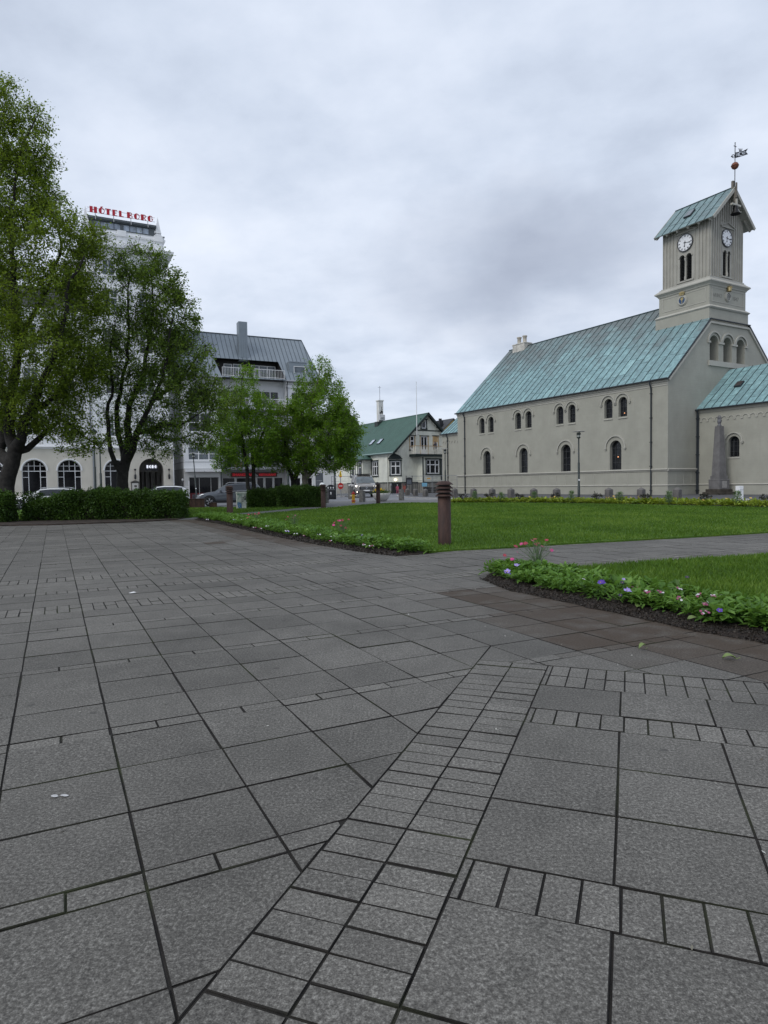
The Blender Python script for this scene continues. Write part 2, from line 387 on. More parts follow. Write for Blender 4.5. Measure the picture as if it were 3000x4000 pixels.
SLAB = slabmat(); 
JOINT = M('joint_dirt', (.016,.014,.012), .95, .4, 8., .5, 90.)
_t = JOINT.node_tree; _b = [n for n in _t.nodes if n.type == 'BSDF_PRINCIPLED'][0]; _c = _b.inputs['Base Color'].links[0].from_socket
_t.links.new(mix(_t, ramp(_t, noise(_t, coords(_t), 1.4, 6.), [(.52, 0.), (.62, .8)]), _c, (.030,.036,.014)), _b.inputs['Base Color'])   # moss in stretches of the joints
SOIL = M('bed_soil', (.026,.018,.013), .95, .6, 25., 1., 90.)
SOILB = M('hedge_soil', (.040,.029,.022), .95, .5, 4., 1., 50.)
KERBM = M('kerb_concrete', (.36,.36,.355), .8, .2, 3., .3, 60.)
def lawnmat():
    m, t, b, o = nodes('lawn_turf'); co = coords(t)
    a = noise(t, co, .55, 5.); f = noise(t, mapping(t, co, (1,1,1)), 38., 4., .7); r = noise(t, co, 4., 4.)
    c = ramp(t, f, [(.3, (.036,.075,.009)), (.55, (.070,.142,.016)), (.75, (.125,.205,.032))])
    c = mix(t, .8, c, ramp(t, a, [(.36, (.70,.78,.7)), (.5, (1.,1.,1.)), (.62, (1.45,1.2,1.05))]), 'MULTIPLY')
    c = mix(t, .5, c, ramp(t, r, [(.3, .8), (.7, 1.2)]), 'MULTIPLY')
    t.links.new(c, b.inputs['Base Color']); b.inputs['Roughness'].default_value = .9; b.inputs['Specular IOR Level'].default_value = .15
    bump(t, b, f, .8, .03); return m
TURF = lawnmat()

# --- the ground itself, one sheet out to the horizon
b_ = MB(); xs = [-600,-300,-150,-80,-50,-35]+list(range(-26,31,2))+[36,50,80,150,300,600]; ys = [-60,-20,-6]+list(range(0,26,4))+list(range(26,50,2))+[54,60,70,90,130,200,400,900]
vv = [(x,y,G(x,y)-(.06 if y < 26 else .0)) for y in ys for x in xs]; nx = len(xs)
b_.add(vv, [(j*nx+i,j*nx+i+1,(j+1)*nx+i+1,(j+1)*nx+i) for j in range(len(ys)-1) for i in range(nx-1)])
props(b_.build('ground', ASPH), kind='structure')

# --- paving: two fields of flags laid at different angles, joined by a brick border
TH_L, OL = .4647, (-.6766,1.7938); TH_R, OR = -.3561, (.6254,1.7842); SU, SV = .4122, .4
def gw(u, v, th, o): return (o[0]+u*SU*math.cos(th)-v*SV*math.sin(th), o[1]+u*SU*math.sin(th)+v*SV*math.cos(th))
rc, rs = math.cos(TH_R), math.sin(TH_R)
cu = -2.07*SU+OR[0]*rc+OR[1]*rs          # border line of the right field: x*rc+y*rs = cu
cv = 5.5*SV-OR[0]*rs+OR[1]*rc            # far edge: -x*rs+y*rc = cv
PV = {'v':[], 'f':[], 'tone':[], 'stain':[], 'mi':[]}
def flag(poly, gap, tone, lift=0.):
    q = inset(poly, gap)
    if q is None or len(q) < 3: return
    A = .5*sum(q[i][0]*q[(i+1)%len(q)][1]-q[(i+1)%len(q)][0]*q[i][1] for i in range(len(q)))
    if A < 4e-4: return
    cx = sum(p[0] for p in q)/len(q); cy = sum(p[1] for p in q)/len(q)
    near = math.hypot(cx,cy) < 12
    tx, ty, h = random.gauss(0,.003), random.gauss(0,.003), random.gauss(0,.0009)+lift
    z = lambda p: h+(p[0]-cx)*tx+(p[1]-cy)*ty
    top = inset(q, .0016) if near else q
    if top is None: top = q
    if near: q = [(p[0]+random.gauss(0,.0012), p[1]+random.gauss(0,.0012)) for p in q]; top = [(p[0]+random.gauss(0,.0008), p[1]+random.gauss(0,.0008)) for p in top]
    n = len(q); o = len(PV['v'])
    PV['v'] += [(p[0],p[1],z(p)) for p in top]+([(p[0],p[1],z(p)-.003) for p in q] if near else [])+[(p[0],p[1],-.03) for p in q]
    fs = [tuple(o+i for i in range(n))]
    for k in range(2 if near else 1): fs += [(o+k*n+i, o+(k+1)*n+i, o+(k+1)*n+(i+1)%n, o+k*n+(i+1)%n) for i in range(n)]
    dl, dr_ = segdist((cx,cy), FRONT_L), segdist((cx,cy), FRONT_R); s = max(.95*(1-sstep(.35, 1.0, dl))*sstep(11.5,13,cy), (1-sstep(.5, 1.25, dr_+.2*math.sin(cx*4)))*sstep(7.4,6.3,cy))
    if s > 0: s = min(1., s*random.uniform(.8,1.7))
    d3 = math.hypot(cx+3.35, (cy-13.4)*.5); s = max(s, .9*(1-sstep(.1,.35,d3)))
    PV['f'] += fs; PV['tone'] += [tone]*len(fs); PV['stain'] += [s]*len(fs); PV['mi'] += [0]+[1]*(len(fs)-1)
LAWN_IN = [inset(P_, .25) or P_ for P_ in (LAWN, LAWN_R, SOIL_H)]
def field_L(poly, gap, tone):
    c = (sum(p[0] for p in poly)/len(poly), sum(p[1] for p in poly)/len(poly))
    if not (-24 < c[0] < 13 and -1.2 < c[1] < 25.5) or abs(c[0]) > max(5.5, c[1]*.66+4.5): return
    arr = np.array([c])
    if any(inside(arr, P_)[0] for P_ in LAWN_IN): return
    if all(rc*p[0]+rs*p[1] <= cu for p in poly) or all(-rs*p[0]+rc*p[1] >= cv for p in poly): flag(poly, gap, tone); return
    P1 = clip(poly, rc, rs, cu)
    if len(P1) > 2: flag(P1, gap, tone)
    P2 = clip(clip(poly, -rc, -rs, -cu), rs, -rc, -cv)
    if len(P2) > 2: flag(P2, gap, tone)
rows = []; v = 0.
def strip(v0, d): rows.append((v0, v0+d, 'strip')); return v0+d
def slabs(v0, n, d=1.): 
    for k in range(n): rows.append((v0+k*d, v0+(k+1)*d, 'slab'))
    return v0+n*d
def soldier(v0, n): 
    for k in range(n): rows.append((v0+k*.5, v0+(k+1)*.5, 'soldier'))
    return v0+n*.5
v = -6.5
for k in range(2): v = strip(v, .25); v = slabs(v, 3)
for k in range(3): v = strip(v, .25); v = slabs(v, 3)
rows.pop(); rows[-1] = (rows[-1][0], 9.0, 'slab'); v = 9.0   # trimmed before the crossing path
rows = [r for r in rows if r[1] <= 9.76]
v = rows[-1][1]
while v < 9.6: v = slabs(v, 1, 9.75-v)
v = strip(9.75, .25); v = slabs(10., 1); v = slabs(v, 1, .83); v = soldier(v, 2); v = slabs(v, 2, 1.03); v = soldier(v, 1); v = slabs(v, 2, 1.05); v = soldier(v, 2); v = slabs(v, 1, .82)
while v < 62: v = strip(v, .27); v = slabs(v, 3)
for v0, v1, kind in rows:
    pitch = {'slab':1.,'strip':.5,'soldier':.25}[kind]; n0, n1 = int(-34/pitch), int(40/pitch); rt = random.gauss(0,.04)
    for k in range(n0, n1):
        j = [random.gauss(0,.0025) for _ in range(4)]
        a = [gw(k*pitch+j[0],v0,TH_L,OL), gw((k+1)*pitch+j[1],v0,TH_L,OL), gw((k+1)*pitch+j[1],v1,TH_L,OL), gw(k*pitch+j[0],v1,TH_L,OL)]
        field_L(a, .0036 if kind != 'soldier' else .0032, .5+rt+random.gauss(0,.11)+(.34 if kind != 'slab' else 0))
def field_R(u0, u1, v0, v1, tone, gap=.0032):
    flag([gw(u0,v0,TH_R,OR),gw(u1,v0,TH_R,OR),gw(u1,v1,TH_R,OR),gw(u0,v1,TH_R,OR)], gap, tone)
k = -9.
while k < 5.49:                          # brick border, two bricks wide
    for a, b in ((-2.07,-1.555),(-1.555,-1.03)):
        s_ = random.gauss(0,.004); field_R(a, b, k+s_, min(5.5,k+.25)+s_, .84+random.gauss(0,.13), .0027)
    k += .25
for v0, v1, kind in [(-3.5,-2.5,'s'),(-2.5,-1.5,'s'),(-1.5,-.5,'s'),(-.5,0,'b'),(0,1,'s'),(1,2,'s'),(2,3,'s'),(3,3.5,'b'),(3.5,4.5,'s'),(4.5,5,'b'),(5,5.5,'b'),(-4,-3.5,'b'),(-5,-4,'s'),(-6,-5,'s'),(-7,-6,'s')]:
    if kind == 's':
        field_R(-1.03, 0, v0, v1, .5+random.gauss(0,.11))
        for u in range(0, 9): field_R(u, u+1, v0, v1, .5+random.gauss(0,.11))
    else:
        field_R(-1.03, -.955, v0, v1, .6); u = -.955
        while u < 9: field_R(u, u+.25, v0, v1, .84+random.gauss(0,.13), .0027); u += .25
# brick edging that follows the right lawn
edge = [(1.95,8.22),(2.39,8.39),(3.04,8.66),(3.86,8.99),(4.7,9.26),(5.57,9.51),(7.4,10.1),(11,10.9)]
for (x0,y0),(x1,y1) in zip(edge, edge[1:]):
    d = Vector((x1-x0,y1-y0)); L = d.length; d.normalize(); nrm = Vector((-d.y,d.x)); n_ = max(1, round(L/.103))
    for i in range(n_):
        a = Vector((x0,y0))+d*(L*i/n_); b = Vector((x0,y0))+d*(L*(i+1)/n_)
        flag([tuple(a),tuple(b),tuple(b+nrm*.21),tuple(a+nrm*.21)], .004, .6+random.gauss(0,.15), .0065)
me = bpy.data.meshes.new('plaza_paving'); me.from_pydata(PV['v'], [], PV['f']); me.update()
for nm in ('tone','stain'):
    a = me.attributes.new(nm, 'FLOAT', 'FACE'); a.data.foreach_set('value', PV[nm])
me.materials.append(SLAB); me.materials.append(JOINT); me.polygons.foreach_set('material_index', PV['mi']); o = bpy.data.objects.new('plaza_paving', me); COL.objects.link(o); o['kind'] = 'structure'
gpoly('paving_bed', [(-30,-1.5),(14,-1.5),(14,25.9),(-30,25.9)], -.0052, JOINT, 4., thick=0)
gpoly('lawn', LAWN, .03, TURF); gpoly('lawn', LAWN_R, .028, TURF); gpoly('lawn', LAWN_H, .03, TURF)
gpoly('soil_strip', SOIL_H, .038, SOILB, 1.)
def rough_soil(poly, amp, step, seed):
    """crumbly soil: uneven edge lying on the paving, lumpy surface"""
    r = random.Random(seed); P = []
    for (x0,y0),(x1,y1) in zip(poly, poly[1:]+poly[:1]):
        n = max(1,int(math.hypot(x1-x0,y1-y0)/.12))
        for k in range(n): P.append((x0+(x1-x0)*k/n+r.gauss(0,.014), y0+(y1-y0)*k/n+r.gauss(0,.014)))
    o = gpoly('bed_soil', P, .006, SOIL, step, thick=.01); ring = P+P[:1]
    from mathutils import noise as mn
    for v in o.data.vertices:
        d = segdist((v.co.x,v.co.y), ring) if len(o.data.vertices) < 9000 else .2
        if d > .004: v.co.z += amp*min(1,d/.12)*(.75+.9*mn.noise(Vector((v.co.x*9,v.co.y*9,seed))))
rough_soil(BED_L, .028, .16, 1); rough_soil(BED_R, .028, .07, 2); gpoly('bed_soil', YBED, .05, SOIL)
gpoly('path', PATH, .015, PAVE)
gpoly('churchyard_pavement', CHURCHYARD, .06, ASPH_D); gpoly('pavement', WALK_L, .12, PAVE, thick=.2)
def kerb(line, w=.16, h=.075, name='kerb'):
    m = MB()
    for (x0,y0),(x1,y1) in zip(line, line[1:]):
        n = max(1, int(math.hypot(x1-x0,y1-y0)/1.))
        for i in range(n):
            p = [(x0+(x1-x0)*s,y0+(y1-y0)*s) for s in ((i+.01)/n,(i+.99)/n)]
            m.bar((*p[0],G(*p[0])+h*.5-.03),(*p[1],G(*p[1])+h*.5-.03), w, h+.06)
    return props(m.build(name, KERBM), kind='structure')
kerb(KERB); kerb(WALK_L[:8], .16, .125)
kerb([(-9.,42.06),(-4.,42.66),(-1.,45.26),(2.,45.66),(4.6,44.76)], .12, .03)
# worn white road paint by the crossing
m = MB()
for x0,y0,x1,y1 in ((-3.2,44.2,-2.0,44.6),(-2.6,50.0,-1.2,50.6),(-10.,44.4,-8.4,44.9)):
    m.add([(x0,y0,G(x0,y0)+.006),(x1,y1,G(x1,y1)+.006),(x1,y1+.35,G(x1,y1)+.006),(x0,y0+.35,G(x0,y0)+.006)],[(0,1,2,3)])
props(m.build('road_marking', M('road_paint', (.6,.6,.58), .8, .3, 6.)), kind='structure')

# --- grass blades, thinner with distance
def scatter(poly, n, power, rng=RNG):
    p = np.array(poly); lo, hi = p.min(0), p.max(0); out = []
    got = 0
    while got < n:
        q = lo+(hi-lo)*rng.random((n*3,2)); q = q[inside(q, poly)]
        d = np.hypot(q[:,0], q[:,1]); q = q[(np.abs(q[:,0]) < d*.66+1) & (rng.random(len(q)) < np.minimum(1, (d.min()/d)**power))]
        out.append(q); got += len(q)
        if len(q) == 0: break
    return np.concatenate(out)[:n]
def ground_z(q): return np.array([G(x,y) for x,y in q]) if q[:,1].max() > 26 else np.zeros(len(q))
def blades(name, poly, n, power, h, mat, dz=.03):
    q = scatter(poly, n, power)+RNG.normal(size=(n,2))*.022; k = len(q); d = np.hypot(q[:,0],q[:,1]); z = ground_z(q)+dz
    a = RNG.random(k)*2*PI; W = .0035+.00075*d; Hh = h*(.5+.9*RNG.random(k)); lean = RNG.normal(size=(k,2))*.5*Hh[:,None]
    b0 = np.stack([q[:,0]-np.cos(a)*W, q[:,1]-np.sin(a)*W, z-.01], 1); b1 = np.stack([q[:,0]+np.cos(a)*W, q[:,1]+np.sin(a)*W, z-.01], 1)
    tp = np.stack([q[:,0]+lean[:,0], q[:,1]+lean[:,1], z+Hh], 1)
    patch = .48+.10*np.sin(q[:,0]*.33+q[:,1]*.21+1)+.12*np.sin(q[:,0]*3.7+np.sin(q[:,1]*2.9)*2)*np.sin(q[:,1]*3.1)+.2*np.sin(q[:,0]*1.3+np.sin(q[:,1]*.9)*1.5)*np.sin(q[:,1]*.8)
    o = quads_object(name, np.stack([b0,b1,tp],1), patch+RNG.normal(size=k)*.2, mat, n=3); o['kind'] = 'stuff'; return o
GRASS = leafmat('grass_blade', (.036,.084,.009), (.076,.162,.016), (.17,.26,.040), .35, .6)
blades('grass', LAWN, 120000, .9, .045, GRASS); blades('grass', LAWN_R, 60000, .8, .045, GRASS); blades('grass', [(-16,23.4)]+LAWN_H[1:-1]+[(-16,43)], 26000, .5, .06, GRASS)
# ------------------------------------------------------------------ building materials
STUCCO = M('church_paint', (.335,.330,.282), .78, .07, .8, .0, 40., streak=.32, dirt=(.262,.257,.225))
def coursed():
    """painted masonry: very faint courses under the paint"""
    m = STUCCO; t = m.node_tree; b = [n for n in t.nodes if n.type == 'BSDF_PRINCIPLED'][0]; co = coords(t)
    z = nd(t, 'ShaderNodeSeparateXYZ'); t.links.new(co, z.inputs[0])
    wv = math_(t, 'PINGPONG', z.outputs[2], .13)
    h = math_(t, 'ADD', ramp(t, math_(t, 'MULTIPLY', wv, 7.), [(.0, 0.), (.16, 1.)]), math_(t, 'MULTIPLY', noise(t, mapping(t, co, (2,2,9)), 2.5, 5.), .9))
    bump(t, b, h, .25, .012)
coursed()
TRIM = M('church_trim', (.40,.39,.345), .72, .06, 1.2, streak=.12, dirt=(.3,.295,.27))
WOODB = M('tower_boards', (.345,.335,.295), .72, .08, 1.5, streak=.25, dirt=(.25,.245,.22))
def copper():
    m, t, b, o = nodes('copper_patina'); co = coords(t)
    str_ = noise(t, mapping(t, co, (2.2,2.2,.45)), 1.6, 7., .62); blo = noise(t, co, .55, 6.); fine = noise(t, mapping(t, co, (7,7,1.6)), 2.2, 5.)
    at = nd(t, 'ShaderNodeAttribute', attribute_name='tone')
    c = ramp(t, math_(t, 'ADD', math_(t, 'MULTIPLY', str_, .78), math_(t, 'MULTIPLY', at.outputs['Fac'], .22)), [(.30, (.122,.19,.20)), (.45, (.165,.270,.284)), (.55, (.20,.335,.35)), (.68, (.285,.455,.462))])
    c = mix(t, .45, c, ramp(t, fine, [(.3, .85), (.7, 1.12)]), 'MULTIPLY')
    z = nd(t, 'ShaderNodeSeparateXYZ'); t.links.new(co, z.inputs[0])
    top = ramp(t, math_(t, 'ADD', math_(t, 'MULTIPLY', z.outputs[2], .05), math_(t, 'MULTIPLY', blo, .5)), [(.80, 0.), (1.0, 1.)])
    low = ramp(t, math_(t, 'MULTIPLY', z.outputs[2], .05), [(.79, 1.), (.83, .5)]); c = mix(t, math_(t, 'MULTIPLY', math_(t, 'MULTIPLY', top, low), .7), c, (.10,.085,.08))
    br = ramp(t, noise(t, mapping(t, co, (1.2,1.2,.6)), 1.3, 7.), [(.60, 0.), (.72, .42)])
    c = mix(t, br, c, (.12,.12,.115))
    t.links.new(c, b.inputs['Base Color']); b.inputs['Roughness'].default_value = .55; b.inputs['Specular IOR Level'].default_value = .45
    bump(t, b, str_, .15, .02); return m
COPPER = copper(); SEAM = M('copper_seam', (.030,.055,.058), .6, .2, 3.); LEAD = M('gutter_metal', (.028,.035,.042), .5, .2, 3.)
GLASS_D = glass('dark_window_glass'); GLASS_S = glass('pale_window_glass', (.10,.12,.135), .05); GLASS_K = glass('deep_dark_glass', (.006,.006,.007), .08); [n for n in GLASS_K.node_tree.nodes if n.type == 'BSDF_PRINCIPLED'][0].inputs['Specular IOR Level'].default_value = .2
LEADING = M('window_bars', (.055,.058,.062), .6, .1, 3.)
WHITE = M('white_paint', (.74,.745,.75), .5, .06, 1.5); BLACK = M('black_paint', (.012,.013,.014), .45, .2, 2.); GOLD = M('gilding', (.36,.29,.14), .45, .15, 8., metal=.3)
IRON = M('dark_iron', (.02,.022,.026), .5, .2, 5.); WOODD = M('weathered_wood', (.17,.155,.13), .85, .25, 6., .3, 40.)

def roof_plane(mb_sheets, seams, mp, w, h, pitch, seam_h=.035, seam_w=.03, cut=None, rows=None, x0=0., lap=True):
    """standing-seam roof slope: sheets with their own tone, seams as ribs, staggered cross laps. mp(a along, b up, w in)"""
    V = []; T = []; n = max(1, round((w)/pitch)); p = w/n
    for i in range(n):
        a0, a1 = x0+i*p, x0+(i+1)*p; b = 0.; k = 0; off = random.uniform(.3,1.)
        while b < h-1e-3:
            b1 = min(h, b+(off*1.9 if k == 0 else 1.9)); b1 = h if h-b1 < .35 else b1
            lo = cut(a0, a1) if cut else (0, h); c0, c1 = max(b, lo[0]), min(b1, lo[1])
            if c1 > c0:
                tn = min(1,max(0,random.gauss(.5,.17)))
                V.append([mp(a0,c0,0),mp(a1,c0,0),mp(a1,c1,0),mp(a0,c1,0)]); T.append(tn)
                if lap and c0 > .05: seams.mbox(mp, a0+.015, a1-.015, c0-.008, c0+.008, -.008, .006)
            b = b1; k += 1
        if i:
            lo = cut(a0, a0) if cut else (0, h)
            if lo[1] > lo[0]: seams.mbox(mp, a0-seam_w/2, a0+seam_w/2, lo[0], lo[1], -seam_h, .01)
    mb_sheets[0] += V; mb_sheets[1] += T

def window_unit(parent, mp, outline, depth, bars, frame_m, glass_m, fw=.05, label=None, name='window'):
    """one window: frame following its outline with its glazing bars, and the pane behind as sub-part. bars = [(a0,b0,a1,b1,width)]"""
    m = MB(); n = len(outline); ca = sum(p[0] for p in outline)/n; cb = sum(p[1] for p in outline)/n
    inn = inset(outline, fw)
    if inn is not None and len(inn) == n:
        if sum(outline[i][0]*outline[(i+1)%n][1]-outline[(i+1)%n][0]*outline[i][1] for i in range(n)) < 0: inn = inn[::-1]
        for i in range(n):
            j = (i+1) % n; q = [outline[i], outline[j], inn[j], inn[i]]
            m.add([mp(a,b,depth-.05) for a,b in q]+[mp(a,b,depth+.02) for a,b in q], [(0,1,2,3),(3,2,6,7),(0,4,5,1)])
    for a0,b0,a1,b1,wd in bars:
        if abs(a1-a0) < 1e-6: m.mbox(mp, a0-wd/2, a0+wd/2, min(b0,b1), max(b0,b1), depth-.035, depth+.01)
        elif abs(b1-b0) < 1e-6: m.mbox(mp, min(a0,a1), max(a0,a1), b0-wd/2, b0+wd/2, depth-.032, depth+.01)
    o = m.build(name, frame_m, parent)
    if label: o['label'] = label
    g = MB(); g.sheet(outline, [], mp, depth+.012); g.build('pane', glass_m, o, recalc=False)
    return o
def hood(mb, mp, ac, bs, r, w=.09, out=.09, stop=True):
    mb.arcband(ac, bs, r-w, r, -out, .02, mp, n=18)
    mb.arcband(ac, bs, r-w-.0, r-w+.03, -out*.5, .02, mp, n=18)
    if stop:
        for s in (-1,1):
            mb.mbox(mp, ac+s*(r-w/2)-.095, ac+s*(r-w/2)+.095, bs-.05, bs, -out*1.5, .02)
            mb.mbox(mp, ac+s*(r-w/2)-.065, ac+s*(r-w/2)+.065, bs-.14, bs-.05, -out, .02)

# ------------------------------------------------------------------ the church
CH = thing('church', 'grey stone church with green copper roof and boarded clock tower', 'church', (20.067,46.465,0), rad(30))
W, LEN, EZ, SL = 14.15, 24.75, 8.41, .97
RZ = EZ+W/2*SL
mL = left(0.); mF = front(0.)
lw = [4.58, 9.73, 14.88, 20.05]; up = [20.78,19.41,15.57,14.2,10.38,9.04,5.27,3.90]
lowW = [arch(s,1.10,2.03,3.72,14) for s in lw]; upW = [arch(s,.80,6.02,7.10,12) for s in up]
wall = MB()
wall.sheet([(0,-.6),(LEN,-.6),(LEN,EZ-.05),(0,EZ-.05)], lowW+upW, mL)
for h_ in lowW: wall.reveal(h_, mL, 0, .34)
for h_ in upW: wall.reveal(h_, mL, 0, .30)
# west gable, clipped under the tower, with three deep arches
gA = [arch(c,1.05,9.95,11.30,12) for c in (5.23,6.88,8.53)]
gx = (12.95-EZ)/SL
gab = [(0,-.6),(W,-.6),(W,EZ-.05),(W-gx,12.9),(gx,12.9),(0,EZ-.05)]
wall.sheet(gab, gA, mF)
for h_ in gA: wall.reveal(h_, mF, 0, .75)
mB = lambda a,b,w: (a, LEN-w, b); wall.sheet([(0,-.6),(W,-.6),(W,EZ),(W/2,RZ-.1),(0,EZ)], [], mB)
wall.sheet([(0,-.6),(LEN,-.6),(LEN,EZ),(0,EZ)], [], right(W))
wall.build('wall', STUCCO, CH)
tr = MB()
for mp, a0, a1 in ((mL, -.02, LEN+.02), (mF, -.02, 3.2), (mF, W-3.2, W+.02)):
    tr.sweep((a0,a1), [(0,1.80),(.05,1.82),(.06,1.88),(.12,1.92),(.12,1.96),(.05,2.0),(0,2.0)], mp)
    tr.sweep((a0,a1), [(0,.79),(.05,.79),(.05,.83),(.0,.87)], mp)
tr.sweep((0,LEN), [(0,7.84),(.03,7.86),(.03,7.98),(.06,7.99),(.06,8.09),(.13,8.12),(.14,8.22),(.2,8.24),(.2,8.33),(0,8.36)], mL)
a = 2.55
sj = [22.23,21.28,20.06,18.98,17.99,17.01,16.05,14.98,13.93,12.77,11.82,10.8,9.75,8.61,7.63,6.69,5.71,4.65,3.44,2.45,.95]
for s in sj: tr.mbox(mL, s-.018, s+.018, .86, 1.80, -.022, .01)
for s in (.9,1.75,2.6): tr.mbox(mF, s-.018, s+.018, .86, 1.80, -.022, .01)
for c in lw: hood(tr, mL, c, 3.69, .97)
for c in up: hood(tr, mL, c, 7.10, .70, .075)
for c in (5.23,6.88,8.53): hood(tr, mF, c, 11.32, .81, .11, .1, False)
for x0,x1 in ((4.42,4.72),(5.74,6.37),(7.39,8.02),(9.04,9.36)): tr.mbox(mF, x0, x1, 11.22, 11.36, -.1, .02)
tr.mbox(mF, 4.5, 9.32, 9.56, 9.94, -.13, .04)
for s in lw: tr.mbox(mL, s-.56, s+.56, 1.99, 2.03, -.03, .33)
for s in up: tr.prism([(-.06,5.93),(.30,6.03),(.30,5.9),(0,5.86),(-.06,5.88)], s-.42, s+.42, lambda w_,b_,a_: mL(a_,b_,w_))
# raking mould under the verge
for (p,q) in (((0,EZ-.12),(gx,12.82)),((gx,12.82),(W-gx,12.82)),((W-gx,12.82),(W,EZ-.12))):
    tr.bar((p[0],-.06,p[1]-.09),(q[0],-.06,q[1]-.09),.12,.14)
tr.build('stone_trim', TRIM, CH)
# windows (pane, leading) of the long wall
def church_win(c, w, z0, zs, depth, mp, par, tall):
    ol = arch(c, w, z0, zs, 14); r = w/2; B = []
    if tall:
        for s in (-.2,.2): B.append((c+s*w, z0, c+s*w, zs+.35*r, .028))
        for zz_ in (z0+.56, z0+1.12, z0+1.66): B.append((c-r, zz_, c+r, zz_, .028))
    else:
        for s in (-.17,.17): B.append((c+s*w, z0, c+s*w, zs+.8*r, .022))
        for zz_ in (z0+.38, z0+.76, z0+1.1): B.append((c-r, zz_, c+r, zz_, .022))
    return window_unit(par, mp, ol, depth, B, LEADING, GLASS_D, .035)
for s in lw: church_win(s, 1.10, 2.03, 3.72, .32, mL, CH, True)
for s in up: church_win(s, .80, 6.02, 7.10, .28, mL, CH, False)
for c in (5.23,6.88,8.53): window_unit(CH, mF, arch(c,1.05,9.95,11.30,14), .72, [(c,9.95,c,11.6,.04)]+[(c-.52,z,c+.52,z,.03) for z in (10.4,10.85,11.3)], LEADING, GLASS_D, .05)
# a warm lamp and a sheet of card seen through the glass
GLOW = emit('lamp_glow', (1.,.45,.22), .55)
for r_, o_ in ((.05,(.30,4.58,3.0)),(.04,(.26,3.95,6.28))):
    m = MB(); m.lathe([(0,-r_),(r_,-.02),(r_,.03),(0,r_*1.5)], 10, o_); m.build('wall_lamp', GLOW, CH)
m = MB(); m.mbox(mL, 8.68, 8.86, 6.08, 6.62, .255, .275); m.build('window_card', M('pale_card', (.62,.42,.25), .8, .08, 4.), CH)
# --- nave roof
ang = math.atan(SL); cs, sn = math.cos(ang), math.sin(ang); SLEN = (W/2+.22)/cs
def slopeL(a,b,w): return (-.22+b*cs+w*sn*0+w*sn, a, EZ-.22*SL+.11+b*sn-w*cs)
def slopeR(a,b,w): return (W+.22-b*cs-w*sn, a, EZ-.22*SL+.11+b*sn-w*cs)
TW0, TW1, TD = 4.66, 9.49, 4.62          # tower footprint
bt = (TW0+.22)/cs
sh = [[],[]]; seam = MB()
cutf = lambda a0,a1: (0, SLEN if (a0+a1)/2 > TD else bt)
for mp in (slopeL, slopeR): roof_plane(sh, seam, mp, LEN+.2, SLEN, .735, cut=cutf, x0=-.1)
rf = quads_object('roof', np.array(sh[0]), np.array(sh[1]), COPPER, CH)
seam.box(W/2-.07,W/2+.07,TD,LEN+.1,RZ+.06,RZ+.16); seam.build('seam', SEAM, rf)
m = MB()
for s_ in (slopeL, slopeR):                        # underside, verge and gutter
    m.mbox(s_, -.12, -.05, 0, bt, .01, .12); m.mbox(s_, LEN+.05, LEN+.12, 0, SLEN, .01, .12)
    m.mbox(s_, -.1, LEN+.1, 0, .12, .012, .10)
m.tube([(-.26,-.12,EZ-.11),(-.26,LEN+.12,EZ-.11)], .065, 8)
m.tube([(W+.26,-.12,EZ-.11),(W+.26,LEN+.12,EZ-.11)], .065, 8)
m.bar((gx-.1,-.1,12.98),(W-gx+.1,-.1,12.98),.14,.06)
m.build('gutter', LEAD, CH)
def pipe(name, pts, par=CH, r=.055):
    m = MB(); m.tube(pts, r, 8)
    z0, z1 = pts[-1][2], pts[-2][2]
    for k in range(5): 
        z = z0+.4+(z1-z0-.6)*k/4.; x, y = pts[-1][:2]; m.box(x-.07,x+.07,y-.075,y+.075,z-.03,z+.03)
    return m.build(name, LEAD, par)
for s in (1.34, 23.48): pipe('downpipe', [(-.26,s,8.3),(-.24,s,8.12),(-.1,s,7.8),(-.08,s,7.6),(-.08,s,.05)])
# chimney on the ridge
m = MB(); m.box(6.55,7.55,21.9,23.75,14.3,15.65); m.box(6.5,7.6,21.85,23.8,15.62,15.72)
c_ = m.build('chimney', M('chimney_plaster', (.55,.53,.48), .85, .25, 2., .3, 30., streak=.6, dirt=(.22,.19,.16)), CH, .02)
for y in (22.4, 23.25):
    m = MB(); m.lathe([(.24,0),(.25,.08),(.2,.12),(.2,.62),(.26,.68),(.26,.78),(.18,.8),(0,.78)], 14, (7.05,y,15.7)); m.build('chimney_pot', M('pot_clay', (.42,.39,.33), .85, .15, 5.), c_)
# --- tower
T = MB()
T.box(TW0,TW1,0.02,TD,12.4,13.9)                                    # plain base
T.box(4.82,9.30,.12,4.42,13.9,15.75)                                # frieze block
T.build('tower_base', STUCCO, CH)
T = MB()
def band(x0,x1,y0,y1,prof,mb):
    """moulding carried round a square block; prof = (out, z)"""
    n = len(prof); v = []
    for o_,z in prof: v += [(x0-o_,y0-o_,z),(x1+o_,y0-o_,z),(x1+o_,y1+o_,z),(x0-o_,y1+o_,z)]
    f = [(4*i+k,4*i+(k+1)%4,4*i+4+(k+1)%4,4*i+4+k) for i in range(n-1) for k in range(4)]
    mb.add(v, f)
band(4.82,9.30,.12,4.42,[(.1,13.78),(.17,13.80),(.22,13.86),(.25,13.90),(.05,14.08),(0,14.08)],T)
band(4.82,9.30,.12,4.42,[(0,15.5),(.05,15.52),(.08,15.6),(.2,15.72),(.26,15.76),(.26,15.84),(.0,16.05),(0,16.1)],T)
band(5.05,9.05,.25,4.25,[(.1,16.0),(.1,16.2),(.0,16.24)],T)
mTF = front(.12); mTL = left(4.82)
